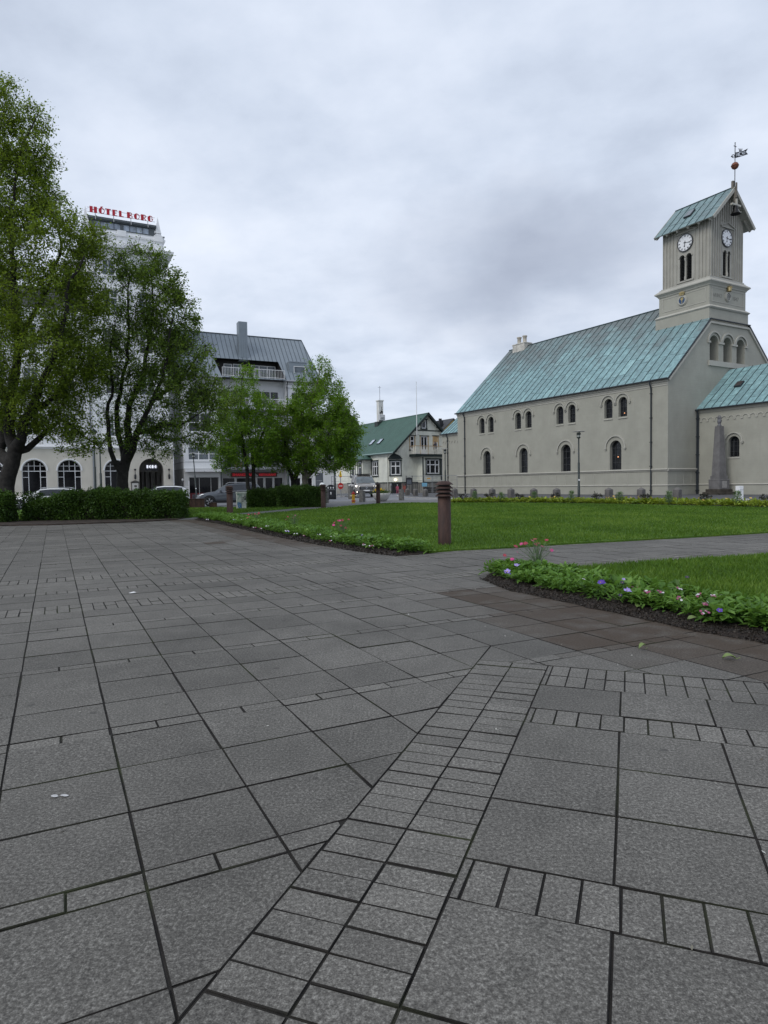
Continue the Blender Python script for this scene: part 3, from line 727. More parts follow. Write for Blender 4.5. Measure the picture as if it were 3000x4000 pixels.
for mp,a0,a1 in ((mTF,5.1,9.02),(mTL,.42,4.12)):                     # sunk panels of the frieze
    for q in ((a0,a1,15.34,15.39),(a0,a1,14.34,14.39),(a0,a0+.05,14.39,15.34),(a1-.05,a1,14.39,15.34)): T.mbox(mp, *q, -.025, .01)
T.build('tower_mouldings', TRIM, CH)
# boarded stage with board-and-batten faces
BX0,BX1,BY0,BY1,BZ0,BZ1 = 5.05,9.05,.25,4.25,16.2,20.6
HW, RISE = 2.0, 2.9; TRX = (BX0+BX1)/2; TRZ = 22.82
tsl = (TRZ-20.22)/(HW+.62)
mbF, mbL = front(BY0), left(BX0)
wF = [arch(TRX-.245,.40,16.44,18.15,8), arch(TRX+.245,.40,16.44,18.15,8)]; wL = [arch(2.25-.29,.44,16.44,18.15,8), arch(2.25+.29,.44,16.44,18.15,8)]
T = MB(); gz = 20.22+.62*tsl
T.sheet([(BX0,BZ0),(BX1,BZ0),(BX1,gz-.06),(TRX,TRZ-.12),(BX0,gz-.06)], wF, mbF)
for h_ in wF: T.reveal(h_, mbF, 0, .22)
T.sheet([(BY0,BZ0),(BY1,BZ0),(BY1,gz-.06),(BY0,gz-.06)], wL, mbL)
for h_ in wL: T.reveal(h_, mbL, 0, .22)
T.sheet([(BY0,BZ0),(BY1,BZ0),(BY1,gz),(BY0,gz)], [], right(BX1)); T.sheet([(BX0,BZ0),(BX1,BZ0),(BX1,gz),(TRX,TRZ-.1),(BX0,gz)], [], lambda a,b,w: (a,BY1-w,b))
def batten(mp, a, z1, z0=16.24): T.mbox(mp, a-.03, a+.03, z0, z1, -.07, .0)
for i in range(15):
    a = BX0+.06+i*(BX1-BX0-.12)/14; zt = gz-.1+(HW-abs(a-TRX))*tsl-.05
    if abs(a-TRX) < .8:
        if zt > 20.4: batten(mbF, a, zt, 20.42)
    else: batten(mbF, a, zt)
    a = BY0+.06+i*(BY1-BY0-.12)/14
    if abs(a-2.25) >= .88: batten(mbL, a, gz-.1)
# flat clock panel with a small pediment, and the twin arches under it
for mp,c,hw in ((mbF,TRX,.72),(mbL,2.25,.80)):
    T.mbox(mp, c-hw, c-hw+.05, 16.24, 20.0, -.05, .0); T.mbox(mp, c+hw-.05, c+hw, 16.24, 20.0, -.05, .0)
    T.mbox(mp, c-hw-.08, c+hw+.08, 19.98, 20.05, -.12, .0)
    T.prism([(c-hw-.14,20.05),(c+hw+.14,20.05),(c,20.36)], -.06, 0., mp)
    for s in (-1,1):
        p, q = mp(c+s*(hw+.16),20.06,-.1), mp(c,20.38,-.1); T.bar(p, q, .14, .06)
        dx = .245 if mp is mbF else .29; hood(T, mp, c+s*dx, 18.15, dx+.02 if False else dx, .06, .06, False)
    T.mbox(mp, c-hw+.1, c+hw-.1, 16.3, 16.42, -.08, .0)
    x_, y_, z_ = mp(c,16.42,-.03); T.lathe([(.09,0),(.09,.25),(.055,.32),(.05,1.45),(.085,1.55),(.09,1.68)], 10, (x_,y_,z_))
T.build('tower_boarding', WOODB, CH)
def louvre(ol, mp):
    m = MB(); a0 = min(p[0] for p in ol); a1 = max(p[0] for p in ol); b = 16.46
    while b < 18.28: m.prism([(b,.02),(b+.1,.14),(b+.115,.13),(b+.015,.01)], a0+.02, a1-.02, lambda b_,w_,a_: mp(a_,b_,w_)); b += .115
    m.sheet(ol, [], mp, .2); return m.build('louvre', BLACK, CH)
for h_ in wF: louvre(h_, mbF)
for h_ in wL: louvre(h_, mbL)
def clock(mp, c, z, r):
    m = MB(); n = 40
    m.prism([(c+r*math.cos(2*PI*k/n), z+r*math.sin(2*PI*k/n)) for k in range(n)], -.075, .0, mp); m.arcband(c, z, r-.02, r+.045, -.1, 0, mp, 0, 2*PI, 40, 1)
    ck = m.build('clock', [M('clock_enamel', (.72,.73,.75), .4, .03, 2.), LEADING], CH)
    for k in range(12):                       # roman numerals drawn as their strokes, upright on the ring
        m = MB(); t_ = PI/2-2*PI*k/12; nst = {0:4,1:1,2:2,3:3,4:4,5:3,6:3,7:4,8:5,9:3,10:2,11:3}[k]
        for j in range(nst):
            o_ = (j-(nst-1)/2)*.028; ca, cb = math.cos(t_), math.sin(t_); sl = .012*(-1)**j if k in (0,4,5,6,7,8,9,10,11) and j < 2 else 0
            P_ = [(c+ca*q-cb*(o_+s_), z+cb*q+ca*(o_+s_)) for q, s_ in ((r*.70,-.008-sl),(r*.70,.010-sl),(r*.92,.010+sl),(r*.92,-.008+sl))]
            m.prism(P_, -.082, -.074, mp)
        m.build('numeral', BLACK, ck)
    def hand(ang, L, w):
        m = MB(); ca, cb = math.cos(ang), math.sin(ang); q = lambda l,s: (c+ca*l-cb*s, z+cb*l+ca*s)
        m.prism([q(-.14,-w*.5),q(-.14,w*.5),q(L*.6,w*.45),q(L*.72,w*1.6),q(L*.8,w*.5),q(L,0),q(L*.8,-w*.5),q(L*.72,-w*1.6),q(L*.6,-w*.45)], -.1, -.09, mp)
        m.prism([(c+.05*math.cos(k),z+.05*math.sin(k)) for k in [2*PI*i/12 for i in range(12)]], -.11, -.085, mp); m.build('hand', BLACK, ck)
    return hand
for mp, c in ((mbF,6.99),(mbL,2.27)):
    hd = clock(mp, c, 19.25, .615); s_ = 1 if mp is mbF else -1
    hd(PI/2-s_*2*PI*(16.5/60), .52, .03); hd(PI/2-s_*2*PI*(6.27/12), .36, .042)
# roundels with crowns
def roundel(mp, c, z, r, blue):
    m = MB(); n = 32
    m.prism([(c+r*math.cos(2*PI*k/n), z+r*math.sin(2*PI*k/n)) for k in range(n)], -.09, 0, mp, 0)
    for r0_,r1_,o_ in ((r*.98,r*1.22,.12),(r*1.22,r*1.36,.09),(r*1.36,r*1.5,.05)): m.arcband(c, z, r0_, r1_, -o_, 0, mp, 0, 2*PI, 32, 1)
    rr = m.build('roundel', [M('roundel_blue', (.03,.07,.15), .5, .1, 4.) if blue else M('roundel_dark', (.05,.06,.075), .5, .1, 4.), TRIM], CH)
    m = MB(); k = r/.3
    if blue: m.prism([(c+x*k,z+y*k) for x,y in [(-.03,-.27),(.03,-.27),(.025,-.05),(.07,.02),(.17,.12),(.1,.22),(0,.26),(-.12,.22),(-.16,.11),(-.06,.03),(-.03,-.05)]], -.105, -.085, mp)
    else:
        m.arcband(c, z, r*.5, r*.66, -.11, -.085, mp, .6, 2*PI-.6, 20); m.arcband(c+.02, z, r*.22, r*.3, -.105, -.085, mp, 0, 2*PI, 16)
    m.build('emblem', GOLD if blue else TRIM, rr)
    m = MB(); cz = z+r*1.42
    if blue:
        m.prism([(c-.16,cz),(c+.16,cz),(c+.24,cz+.2),(c+.12,cz+.26),(c,cz+.29),(c-.12,cz+.26),(c-.24,cz+.2)], -.14, -.08, mp)
        for s in (-.12,0,.12): m.arcband(c+s, cz+.15, .02, .05, -.17, -.1, mp, 0, 2*PI, 10)
    else:
        x_,y_,z_ = mp(c,cz,-.16); m.lathe([(.13,0),(.15,.03),(.15,.1),(.13,.12),(.19,.27),(.17,.29),(.0,.22)], 14, (x_,y_,z_))
        for q in range(8):
            a_ = 2*PI*q/8; m.lathe([(0,-.05),(.05,0),(0,.06)], 8, (x_+.18*math.cos(a_),y_+.18*math.sin(a_),z_+.32)); 
        m.lathe([(0,-.06),(.06,0),(0,.07)], 8, (x_,y_,z_+.4)); m.bar((x_,y_,z_+.4),(x_,y_,z_+.56),.03); m.bar((x_-.05,y_,z_+.5),(x_+.05,y_,z_+.5),.03)
    m.build('crown', GOLD, rr)
roundel(mTF, 6.99, 14.88, .25, False); roundel(mTL, 2.33, 14.88, .27, True)
LET = M('carved_letters', (.235,.23,.205), .8, .1, 5.)
text_mesh('lettering', 'ANNO', .42, LET, CH, wallmtx(5.78,.115,14.84), .008, sx=.86); text_mesh('lettering', '1847', .42, LET, CH, wallmtx(8.02,.115,14.84), .008, sx=.95)
# tower roof
ta = math.atan(tsl); tc, ts = math.cos(ta), math.sin(ta); tL = (HW+.62)/tc
def tSL(a,b,w): return (BX0-.62+b*tc+w*ts, a, 20.22+b*ts-w*tc)
def tSR(a,b,w): return (BX1+.62-b*tc-w*ts, a, 20.22+b*ts-w*tc)
sh = [[],[]]; seam = MB()
for mp in (tSL,tSR): roof_plane(sh, seam, mp, 5.0, tL, .715, x0=-.38)
tr_ = quads_object('tower_roof', np.array(sh[0]), np.array(sh[1]), COPPER, CH); seam.bar((TRX,-.4,TRZ+.02),(TRX,4.62,TRZ+.02),.09,.07); seam.build('seam', SEAM, tr_)
m = MB()
for s_ in (tSL,tSR):
    m.mbox(s_, -.36, 4.6, .02, tL, .02, .08)
    m.mbox(s_, -.42, -.34, 0, tL+.03, -.02, .2); m.mbox(s_, 4.58, 4.64, 0, tL, -.02, .18)
    for k in range(6): m.mbox(s_, -.1+k*.9, .02+k*.9, .0, 1.0, .08, .24)
m.build('bargeboard', WOODB, CH)
m = MB(); m.mbox(tSL, 2.15, 2.75, 1.5, 2.35, -.13, .0, 0); m.mbox(tSL, 2.2, 2.7, 1.55, 2.3, -.14, -.125, 1); m.build('skylight', [LEAD, GLASS_S], tr_)
# finial post, vane and the bell under the gable
VX, VY = TRX, -.36
m = MB(); m.lathe([(.02,22.2),(.07,22.24),(.11,22.3),(.06,22.36),(.12,22.42),(.12,23.2),(.11,23.28),(.06,23.32),(0,23.33)], 8, (VX,VY,-.7+.0)); m.box(VX-.075,VX+.075,VY-.16,VY-.09,22.0,23.1); 
m.box(VX-.11,VX+.11,VY+.06,VY+.22,22.3,23.3); m.build('finial_post', WOODD, CH, .01)
wv = thing('weather_vane', 'iron weather vane with cross and pennant above a copper ball on the church tower', 'weather vane', (0,0,0))
wv.parent = None; wv.location = CH.matrix_basis @ Vector((VX,VY,0)); wv.rotation_euler = CH.rotation_euler
wv.location = Vector((20.067+VX*math.cos(rad(30))-VY*math.sin(rad(30)), 46.465+VX*math.sin(rad(30))+VY*math.cos(rad(30)), 22.6))
m = MB(); m.tube([(0,0,-.05),(0,0,3.42)], .028, 8); m.bar((-.16,0,3.17),(.16,0,3.17),.035); m.lathe([(0,-.05),(.05,0),(0,.05)],8,(0,0,3.42)); m.build('rod', IRON, wv)
m = MB(); m.lathe([(.0,-.27)]+[(.26*math.cos(a_),.26*math.sin(a_)) for a_ in [-1.2,-.8,-.4,-.05]]+[(.28,0)]+[(.26*math.cos(a_),.26*math.sin(a_)) for a_ in [.05,.4,.8,1.2]]+[(0,.27)], 18, (0,0,1.76)); m.build('ball', M('copper_ball', (.20,.075,.045), .55, .3, 5., metal=.4), wv)
vm = lambda a,b,w: (a*.92+w*.4, -a*.4+w*.92, b)
m = MB(); m.prism([(.03,2.32),(.03,2.72),(.62,2.86),(1.02,3.06),(.86,2.80),(1.02,2.64),(.62,2.50)][::1], -.012, .012, vm); m.arcband(-.14,2.45,.10,.135,-.012,.012,vm,0,2*PI,16); m.prism([(-.34,2.42),(-.2,2.5),(-.2,2.36)],-.02,.02,vm); m.bar(vm(-.3,2.42,0),vm(.05,2.48,0),.03)
pn = m.build('pennant', IRON, wv)
m = MB()
for k,s in enumerate((-.11,-.055,0,.055,.11)): m.prism([(.42+s*.6,2.83),(.44+s*.6,2.83),(.45+s*1.4,3.02),(.425+s*1.4,3.02)], -.012, .012, vm)
m.prism([(.33,2.80),(.53,2.85),(.53,2.88),(.33,2.83)],-.012,.012,vm); m.build('crown', IRON, pn)
PALE = M('sky_pale_letters', (.6,.64,.7), .6, .03, 3.)  # solid letters; the pale colour stands in for sky showing through cut-outs
R_ = Matrix(((.92,.4,0,0),(-.4,.92,0,0),(0,0,1,0),(0,0,0,1)))
for s_, a_, z_, z0_ in (('18',.17,.3,2.545),('C',.42,.44,2.61),('47',.68,.3,2.69)): text_mesh('lettering', s_, z_, PALE, pn, R_ @ Matrix.Translation((a_,-.016,z0_)) @ Matrix.Rotation(PI/2,4,'X') @ Matrix.Rotation(.2,4,'Z'), .004, off=.004)
bl = thing('bell', 'dark bronze bell hung on a wooden yoke under the church tower gable', 'bell', wv.location+Vector((0,0,-1.75)), rad(30))
m = MB(); m.lathe([(.0,.42),(.12,.41),(.17,.34),(.19,.1),(.25,-.08),(.36,-.2),(.34,-.21),(.2,-.05),(0,.3)], 18, (-.12,-.14,.12)); m.build('bell_body', M('bell_bronze', (.022,.022,.022), .5, .2, 4., metal=.5), bl)
m = MB(); m.box(-.62,.42,-.24,-.06,.50,.64); m.box(-.06,.04,-.22,-.08,.6,1.05); m.bar((-.1,-.15,.6),(.3,-.2,.1),.06); m.bar((.3,-.2,.1),(.45,-.22,.16),.05); m.build('yoke', TRIM, bl, .008)
# --- west porch (runs out of the picture on the right)
PX0, PX1, PLN, PE, PSL = 3.3, 10.85, 7.2, 6.32, .80
mPL = lambda a,b,w: (PX0+w, -a, b)
pw = [arch(2.78,.80,2.72,3.76,12), arch(5.9,.80,2.72,3.76,12)]
m = MB(); m.sheet(rect(0,PLN,-.6,PE-.03), pw, mPL)
for h_ in pw: m.reveal(h_, mPL, 0, .3)
PRZ = PE+(PX1-PX0)/2*PSL
m.sheet([(PX0,-.6),(PX1,-.6),(PX1,PE),((PX0+PX1)/2,PRZ-.1),(PX0,PE)], [], front(-PLN)); m.sheet(rect(-PLN,0,-.6,PE), [], right(PX1)); m.build('porch_wall', STUCCO, CH)
m = MB(); m.sweep((0,PLN), [(0,.80),(.05,.80),(.05,.84),(0,.88)], mPL)
m.sweep((0,PLN), [(0,5.98),(.05,6.0),(.08,6.12),(.16,6.2),(.16,6.28),(0,6.3)], mPL)
for k in range(14): m.arcband(.55+k*.51, 5.40, .19, .235, -.045, .01, mPL, n=10); m.mbox(mPL, .55+k*.51-.33, .55+k*.51-.18, 5.34, 5.41, -.05, .01)
for c in (2.78,5.9): hood(m, mPL, c, 3.77, .66, .07); m.mbox(mPL, c-.46, c+.46, 2.6, 2.72, -.04, .28)
m.build('porch_trim', TRIM, CH)
for c in (2.78,5.9): window_unit(CH, mPL, arch(c,.80,2.72,3.76,12), .28, [(c+s,2.72,c+s,4.0,.022) for s in (-.14,.14)]+[(c-.4,z,c+.4,z,.022) for z in (3.1,3.48,3.78)], LEADING, GLASS_D, .035)
pa = math.atan(PSL); pc, ps = math.cos(pa), math.sin(pa); pLn = ((PX1-PX0)/2+.2)/pc
def pSL(a,b,w): return (PX0-.2+b*pc+w*ps, -a, PE-.16+.09+b*ps-w*pc)
def pSR(a,b,w): return (PX1+.2-b*pc-w*ps, -a, PE-.16+.09+b*ps-w*pc)
sh = [[],[]]; seam = MB()
for mp in (pSL,pSR): roof_plane(sh, seam, mp, PLN+.1, pLn, .62)
pr_ = quads_object('porch_roof', np.array(sh[0]), np.array(sh[1]), COPPER, CH); seam.build('seam', SEAM, pr_)
m = MB(); m.mbox(pSL, 1.75, 2.25, 2.35, 2.95, -.13, 0., 0); m.mbox(pSL, 1.8, 2.2, 2.4, 2.9, -.14, -.125, 1); m.build('skylight', [LEAD, M('skylight_blind', (.05,.04,.038), .4, .1, 3.)], pr_)
m = MB(); m.tube([(PX0-.24,.0,PE-.1),(PX0-.24,-PLN,PE-.1)], .06, 8); m.mbox(pSL, 0, PLN, 0, .1, .012, .1); m.build('gutter', LEAD, CH)
pipe('downpipe', [(PX0-.24,-.16,6.2),(PX0-.18,-.14,6.0),(PX0-.07,-.12,5.8),(PX0-.07,-.12,.0)])
pipe('downpipe', [(PX0-.02,-.06,6.2),(PX0-.1,-.06,6.0),(PX0-.12,-.05,5.8),(PX0-.12,-.05,.0)], r=.04)
# --- chancel at the far end
CX0, CX1, CL, CE = 3.0, 11.15, 7.05, 6.85
mC = left(CX0)
h_ = arch(LEN+3.1,.8,2.75,3.8,10); m = MB(); m.sheet(rect(LEN,LEN+CL,-.6,CE), [h_], mC); m.reveal(h_, mC, 0, .3); CRZ = CE+(CX1-CX0)/2*PSL
m.sheet([(CX0,-.6),(CX1,-.6),(CX1,CE),((CX0+CX1)/2,CRZ),(CX0,CE)], [], lambda a,b,w: (a,LEN+CL-w,b)); m.build('chancel_wall', STUCCO, CH)
window_unit(CH, mC, h_, .28, [(LEN+3.1,2.75,LEN+3.1,4.1,.03)]+[(LEN+2.7,z,LEN+3.5,z,.025) for z in (3.1,3.5,3.8)], LEADING, GLASS_D, .035)
m = MB(); m.sweep((LEN,LEN+CL), [(0,.80),(.05,.80),(.05,.84),(0,.88)], mC); hood(m, mC, LEN+3.1, 3.8, .66, .07)
for k in range(12): m.arcband(LEN+.5+k*.56, 5.75, .2, .245, -.045, .01, mC, n=10); m.mbox(mC, LEN+.5+k*.56-.35, LEN+.5+k*.56-.2, 5.69, 5.76, -.05, .01)
m.sweep((LEN,LEN+CL), [(0,6.5),(.05,6.52),(.12,6.7),(.12,6.8),(0,6.82)], mC); m.build('chancel_trim', TRIM, CH)
cLn = ((CX1-CX0)/2+.2)/pc
def cSL(a,b,w): return (CX0-.2+b*pc+w*ps, LEN+a, CE-.07+b*ps-w*pc)
sh = [[],[]]; seam = MB(); roof_plane(sh, seam, cSL, CL+.15, cLn, .62); cr = quads_object('chancel_roof', np.array(sh[0]), np.array(sh[1]), COPPER, CH); seam.build('seam', SEAM, cr)
m = MB(); m.tube([(CX0-.24,LEN,CE-.1),(CX0-.24,LEN+CL+.15,CE-.1)], .06, 8); m.mbox(cSL, 0, CL+.15, 0, .1, .012, .1); m.mbox(cSL, CL+.1, CL+.18, 0, cLn, -.02, .14); m.build('gutter', LEAD, CH)
pipe('downpipe', [(CX0-.24,LEN+5.9,6.7),(CX0-.18,LEN+5.9,6.5),(CX0-.07,LEN+5.9,6.2),(CX0-.07,LEN+5.9,.05)])
# ------------------------------------------------------------------ the hotel on the left
HOT = thing('hotel', 'white hotel with cream arcaded ground floor and a tower carrying red rooftop lettering', 'hotel', (-18.883,59.291,0), rad(27))
CREAM = M('cream_stucco', (.60,.565,.49), .8, .06, 1., .12, 50., streak=.12, dirt=(.42,.40,.35)); HWHITE = M('hotel_white', (.80,.805,.815), .75, .05, 1., .1, 50., streak=.15, dirt=(.5,.51,.53))
HTRIM = M('hotel_trim', (.80,.805,.815), .7, .05, 2., streak=.12, dirt=(.55,.55,.56)); DGREY = M('penthouse_panel', (.085,.10,.11), .5, .12, 2.); SLATE = M('dark_slate', (.05,.052,.056), .7, .2, 2.)
mG = front(0.); mU = front(.35)
arcs = [(-20.4,1.83),(-17.3,1.83),(-14.2,1.83),(-11.08,1.83),(-8.47,1.83),(-4.82,1.86)]
GA = [arch(c,w_,.15,2.70,14) for c,w_ in arcs]+[arch(-1.905,2.07,-.05,2.72,14)]
m = MB(); m.sheet([(-34,-.8),(0,-.8),(0,4.55),(-34,4.55)], GA, mG)
for h_ in GA[:-1]: m.reveal(h_, mG, 0, .30)
m.sheet(rect(0,9,-.8,4.55), [], right(0.)); m.build('arcade_wall', CREAM, HOT)
m = MB(); m.reveal(GA[-1], mG, 0, 2.2); m.sheet(GA[-1], [], mG, 2.2)
for a in (-2.55,-2.2,-1.75,-1.25): m.mbox(mG, a-.05, a+.05, -.1, 2.6, 1.2, 2.19, 1)
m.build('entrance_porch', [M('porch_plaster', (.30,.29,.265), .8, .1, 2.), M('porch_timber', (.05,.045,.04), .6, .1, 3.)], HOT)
m = MB()
m.sweep((-34,.12), [(0,4.5),(.1,4.52),(.12,4.58),(.22,4.64),(.22,4.70),(0,4.72)], mG)
for c,w_ in arcs: m.arcband(c, 2.70, w_/2, w_/2+.1, -.05, .0, mG)
m.mbox(mG, -.03, .03, -.6, 4.5, -.01, 0); m.mbox(mG, -34, .05, -.8, .1, -.06, 0)
m.build('arcade_cornice', HTRIM, HOT)
for c,w_ in arcs:
    r = w_/2
    ol = arch(c, w_, .15, 2.70, 16)
    B = [(c-.43,.15,c-.43,3.3,.05),(c+.43,.15,c+.43,3.3,.05),(c,2.72,c,3.6,.035),(c-r,2.66,c+r,2.66,.06),(c-r*.95,3.09,c+r*.95,3.09,.035),(c-r,2.16,c-.43,2.16,.05),(c+.43,2.16,c+r,2.16,.05)]
    window_unit(HOT, mG, ol, .26, B, WHITE, GLASS_K, .055)
# balustrade: solid dados with groups of turned balusters
m = MB(); m.mbox(mG, -34, .02, 4.72, 4.86, .03, .2); m.sweep((-34,.06), [(0,5.32),(.05,5.34),(.07,5.40),(.05,5.47),(-.2,5.47),(-.2,5.32)], front(.03))
op = [(-20.2,-18.9),(-17.,-15.9),(-14.6,-13.4),(-11.6,-10.35),(-9.16,-7.95),(-5.7,-3.99),(-2.4,-1.35)]
x_ = -34.
for a0,a1 in op+[(0.02,0)]: m.mbox(mG, x_, a0, 4.86, 5.32, .035, .17); x_ = a1
m.build('parapet', HTRIM, HOT)
bal = MB().lathe([(.03,0),(.06,.02),(.06,.05),(.035,.08),(.075,.17),(.07,.22),(.03,.30),(.035,.38),(.06,.42),(.06,.46),(.03,.47)], 10)
first = None
for a0,a1 in op:
    n = round((a1-a0)/.2)
    for k in range(n):
        if first is None: o = first = bal.build('baluster', HTRIM, HOT)
        else: o = first.copy(); COL.objects.link(o)
        o.location = (a0+(k+.5)*(a1-a0)/n, .1, 4.86)
# upper storeys
TWL, TWR = -6.55, -.22
cols = [(-1.96,1.12),(-4.82,1.16),(-8.3,1.0),(-11.1,1.05),(-14.0,1.05),(-16.9,1.05),(-19.8,1.05)]
flr = [(5.66,7.48),(9.35,11.2),(13.0,14.85),(16.55,18.3)]
def hotel_win(c, w_, z0, z1, mp):
    B = [(c,z0,c,z1,.09),(c-w_/2,z0+(z1-z0)*.62,c+w_/2,z0+(z1-z0)*.62,.06)]
    B += [(c+s*w_/4,z0+(z1-z0)*.62,c+s*w_/4,z1,.03) for s in (-1,1)]+[(c-w_/2,z0+(z1-z0)*.31,c+w_/2,z0+(z1-z0)*.31,.03)]
    return window_unit(HOT, mp, rect(c-w_/2,c+w_/2,z0,z1), .16, B, WHITE, random.choice([GLASS_S,GLASS_S,GLASS_D]), .06)
H1 = [rect(c-w_/2,c+w_/2,z0,z1) for c,w_ in cols[:2] for z0,z1 in flr]; AW = [arch(c,.95,19.5,20.42,10) for c in (-1.96,-4.92)]
m = MB(); m.sheet(rect(TWL,TWR,4.6,21.3), H1+AW, mU)
for h_ in H1+AW: m.reveal(h_, mU, 0, .18)
H2 = [rect(c-w_/2,c+w_/2,z0,z1) for c,w_ in cols[2:] for z0,z1 in flr[:3]]
m.sheet(rect(-34,TWL,4.6,16.0), H2, front(.6))
for h_ in H2: m.reveal(h_, front(.6), 0, .18)
m.sheet(rect(.35,9,4.6,21.3), [], right(TWR)); m.sheet(rect(.35,9,15.,21.3), [], left(TWL)); m.sheet(rect(TWL,TWR,4.6,21.3), [], lambda a,b,w: (a,9-w,b))
m.build('wall', HWHITE, HOT)
for c,w_ in cols[:2]:
    for z0,z1 in flr: hotel_win(c, w_, z0, z1, mU)
for c,w_ in cols[2:]:
    for z0,z1 in flr[:3]: hotel_win(c, w_, z0, z1, front(.6))
for h_, c in zip(AW, (-1.96,-4.92)): window_unit(HOT, mU, h_, .16, [(c,19.5,c,20.85,.08),(c-.47,20.05,c+.47,20.05,.05)], WHITE, GLASS_S, .06)
m = MB()
for c in (-1.96,-4.92): m.arcband(c, 20.42, .5, .72, -.06, .0, mU); m.arcband(c, 20.42, .80, .86, -.09, .0, mU)
for z in (19.3,15.7,12.2,8.6,5.52): m.sweep((TWL,TWR), [(0,z-.1),(.05,z-.08),(.08,z),(0,z+.03)], mU)
for c,w_ in cols:
    for z0,z1 in flr[:(4 if c > TWL else 3)]:
        mp = mU if c > TWL else front(.6); m.mbox(mp, c-w_/2-.1, c+w_/2+.1, z0-.09, z0, -.09, .02); m.mbox(mp, c-w_/2-.08, c+w_/2+.08, z1, z1+.12, -.06, .02)
for a in (TWL+.25,-3.4,TWR-.25): m.mbox(mU, a-.24, a+.24, 5.6, 21.2, -.05, 0)
m.sweep((-34,TWL), [(0,15.6),(.3,15.8),(.34,16.0),(0,16.15)], front(.6))
m.build('string_course', HTRIM, HOT)
# the deep cornice, attic and dark glazed penthouse
m = MB(); c_y0, c_y1 = .35, 8.0
band(TWL,TWR,c_y0,c_y1,[(0,21.2),(.08,21.25),(.1,21.4),(.3,21.62),(.66,21.75),(.7,22.0),(.1,22.06)],m)
band(TWL+.05,TWR-.05,c_y0+.05,c_y1,[(0,22.0),(0,22.9),(.1,22.94),(.14,23.05),(.14,23.16),(.06,23.2),(.06,23.4),(-.4,23.42)],m)
mA = front(.40)
for a in (TWL+.35,-3.75,TWR-.5): m.mbox(mA, a-.32, a+.32, 22.06, 22.92, -.06, 0); m.mbox(mA, a-.36, a+.36, 22.94, 23.42, -.2, 0)
for c in (-5.1,-2.1): 
    for o_ in (0,.22): m.add([mA(c-.75+o_,22.35,-.04),mA(c-.75+o_,22.47,-.04),mA(c,22.8-o_,-.04),mA(c,22.68-o_,-.04),mA(c+.75-o_,22.47,-.04),mA(c+.75-o_,22.35,-.04)],[(0,1,2,3),(3,2,4,5)])
m.build('attic', HTRIM, HOT)
GLASS_P = glass('painted_sky_glass', (.34,.39,.46), .05); pw_ = [rect(-5.95,-3.79,23.46,24.08), rect(-3.59,-1.45,23.46,24.08)]; mP = front(.55)  # sky_lit panes: reflected sky is put into the pale base colour
m = MB(); m.sheet(rect(-6.25,-.98,23.38,24.2), pw_, mP); m.sheet(rect(.55,6,23.38,24.2), [], right(-.98)); m.sheet(rect(.55,6,23.38,24.2), [], left(-6.25))
m.box(-6.42,-.85,.35,6.2,24.18,24.36); m.box(-6.34,-.92,.42,6.1,24.1,24.18); m.box(TWL-.05,TWR+.05,.3,7.9,23.38,23.46)
m.build('penthouse', DGREY, HOT)
for a0,a1 in ((-5.95,-3.79),(-3.59,-1.45)): window_unit(HOT, mP, rect(a0,a1,23.46,24.08), .06, [(a0+(a1-a0)*k/4,23.46,a0+(a1-a0)*k/4,24.08,.05) for k in (1,2,3)], DGREY, GLASS_P, .03)
for a in (-6.55,-.68):
    m = MB(); m.box(a-.26,a+.26,.45,.97,23.4,23.62); m.box(a-.2,a+.2,.51,.91,23.62,23.75); 
    m.add([(a-.25,.46,23.75),(a+.25,.46,23.75),(a+.25,.96,23.75),(a-.25,.96,23.75),(a,.71,25.25)],[(0,1,4),(1,2,4),(2,3,4),(3,0,4)]); m.build('obelisk', HTRIM, HOT)
# main block roof and chimney side
m = MB(); m.add([(-34,.5,16.1),(TWL,.5,16.1),(TWL,3.2,18.6),(-34,3.2,18.6),(-34,12,18.6),(TWL,12,18.6)],[(0,1,2,3),(3,2,5,4)]); m.build('roof', SLATE, HOT)
m = MB(); m.tube([(-6.71,.25,4.72),(-6.71,.25,15.6)], .06, 8); m.tube([(-6.6,-.07,-.3),(-6.6,-.07,4.3),(-6.71,.2,4.72)], .06, 8); m.build('downpipe', M('grey_pipe', (.22,.24,.27), .5, .1, 3.), HOT)
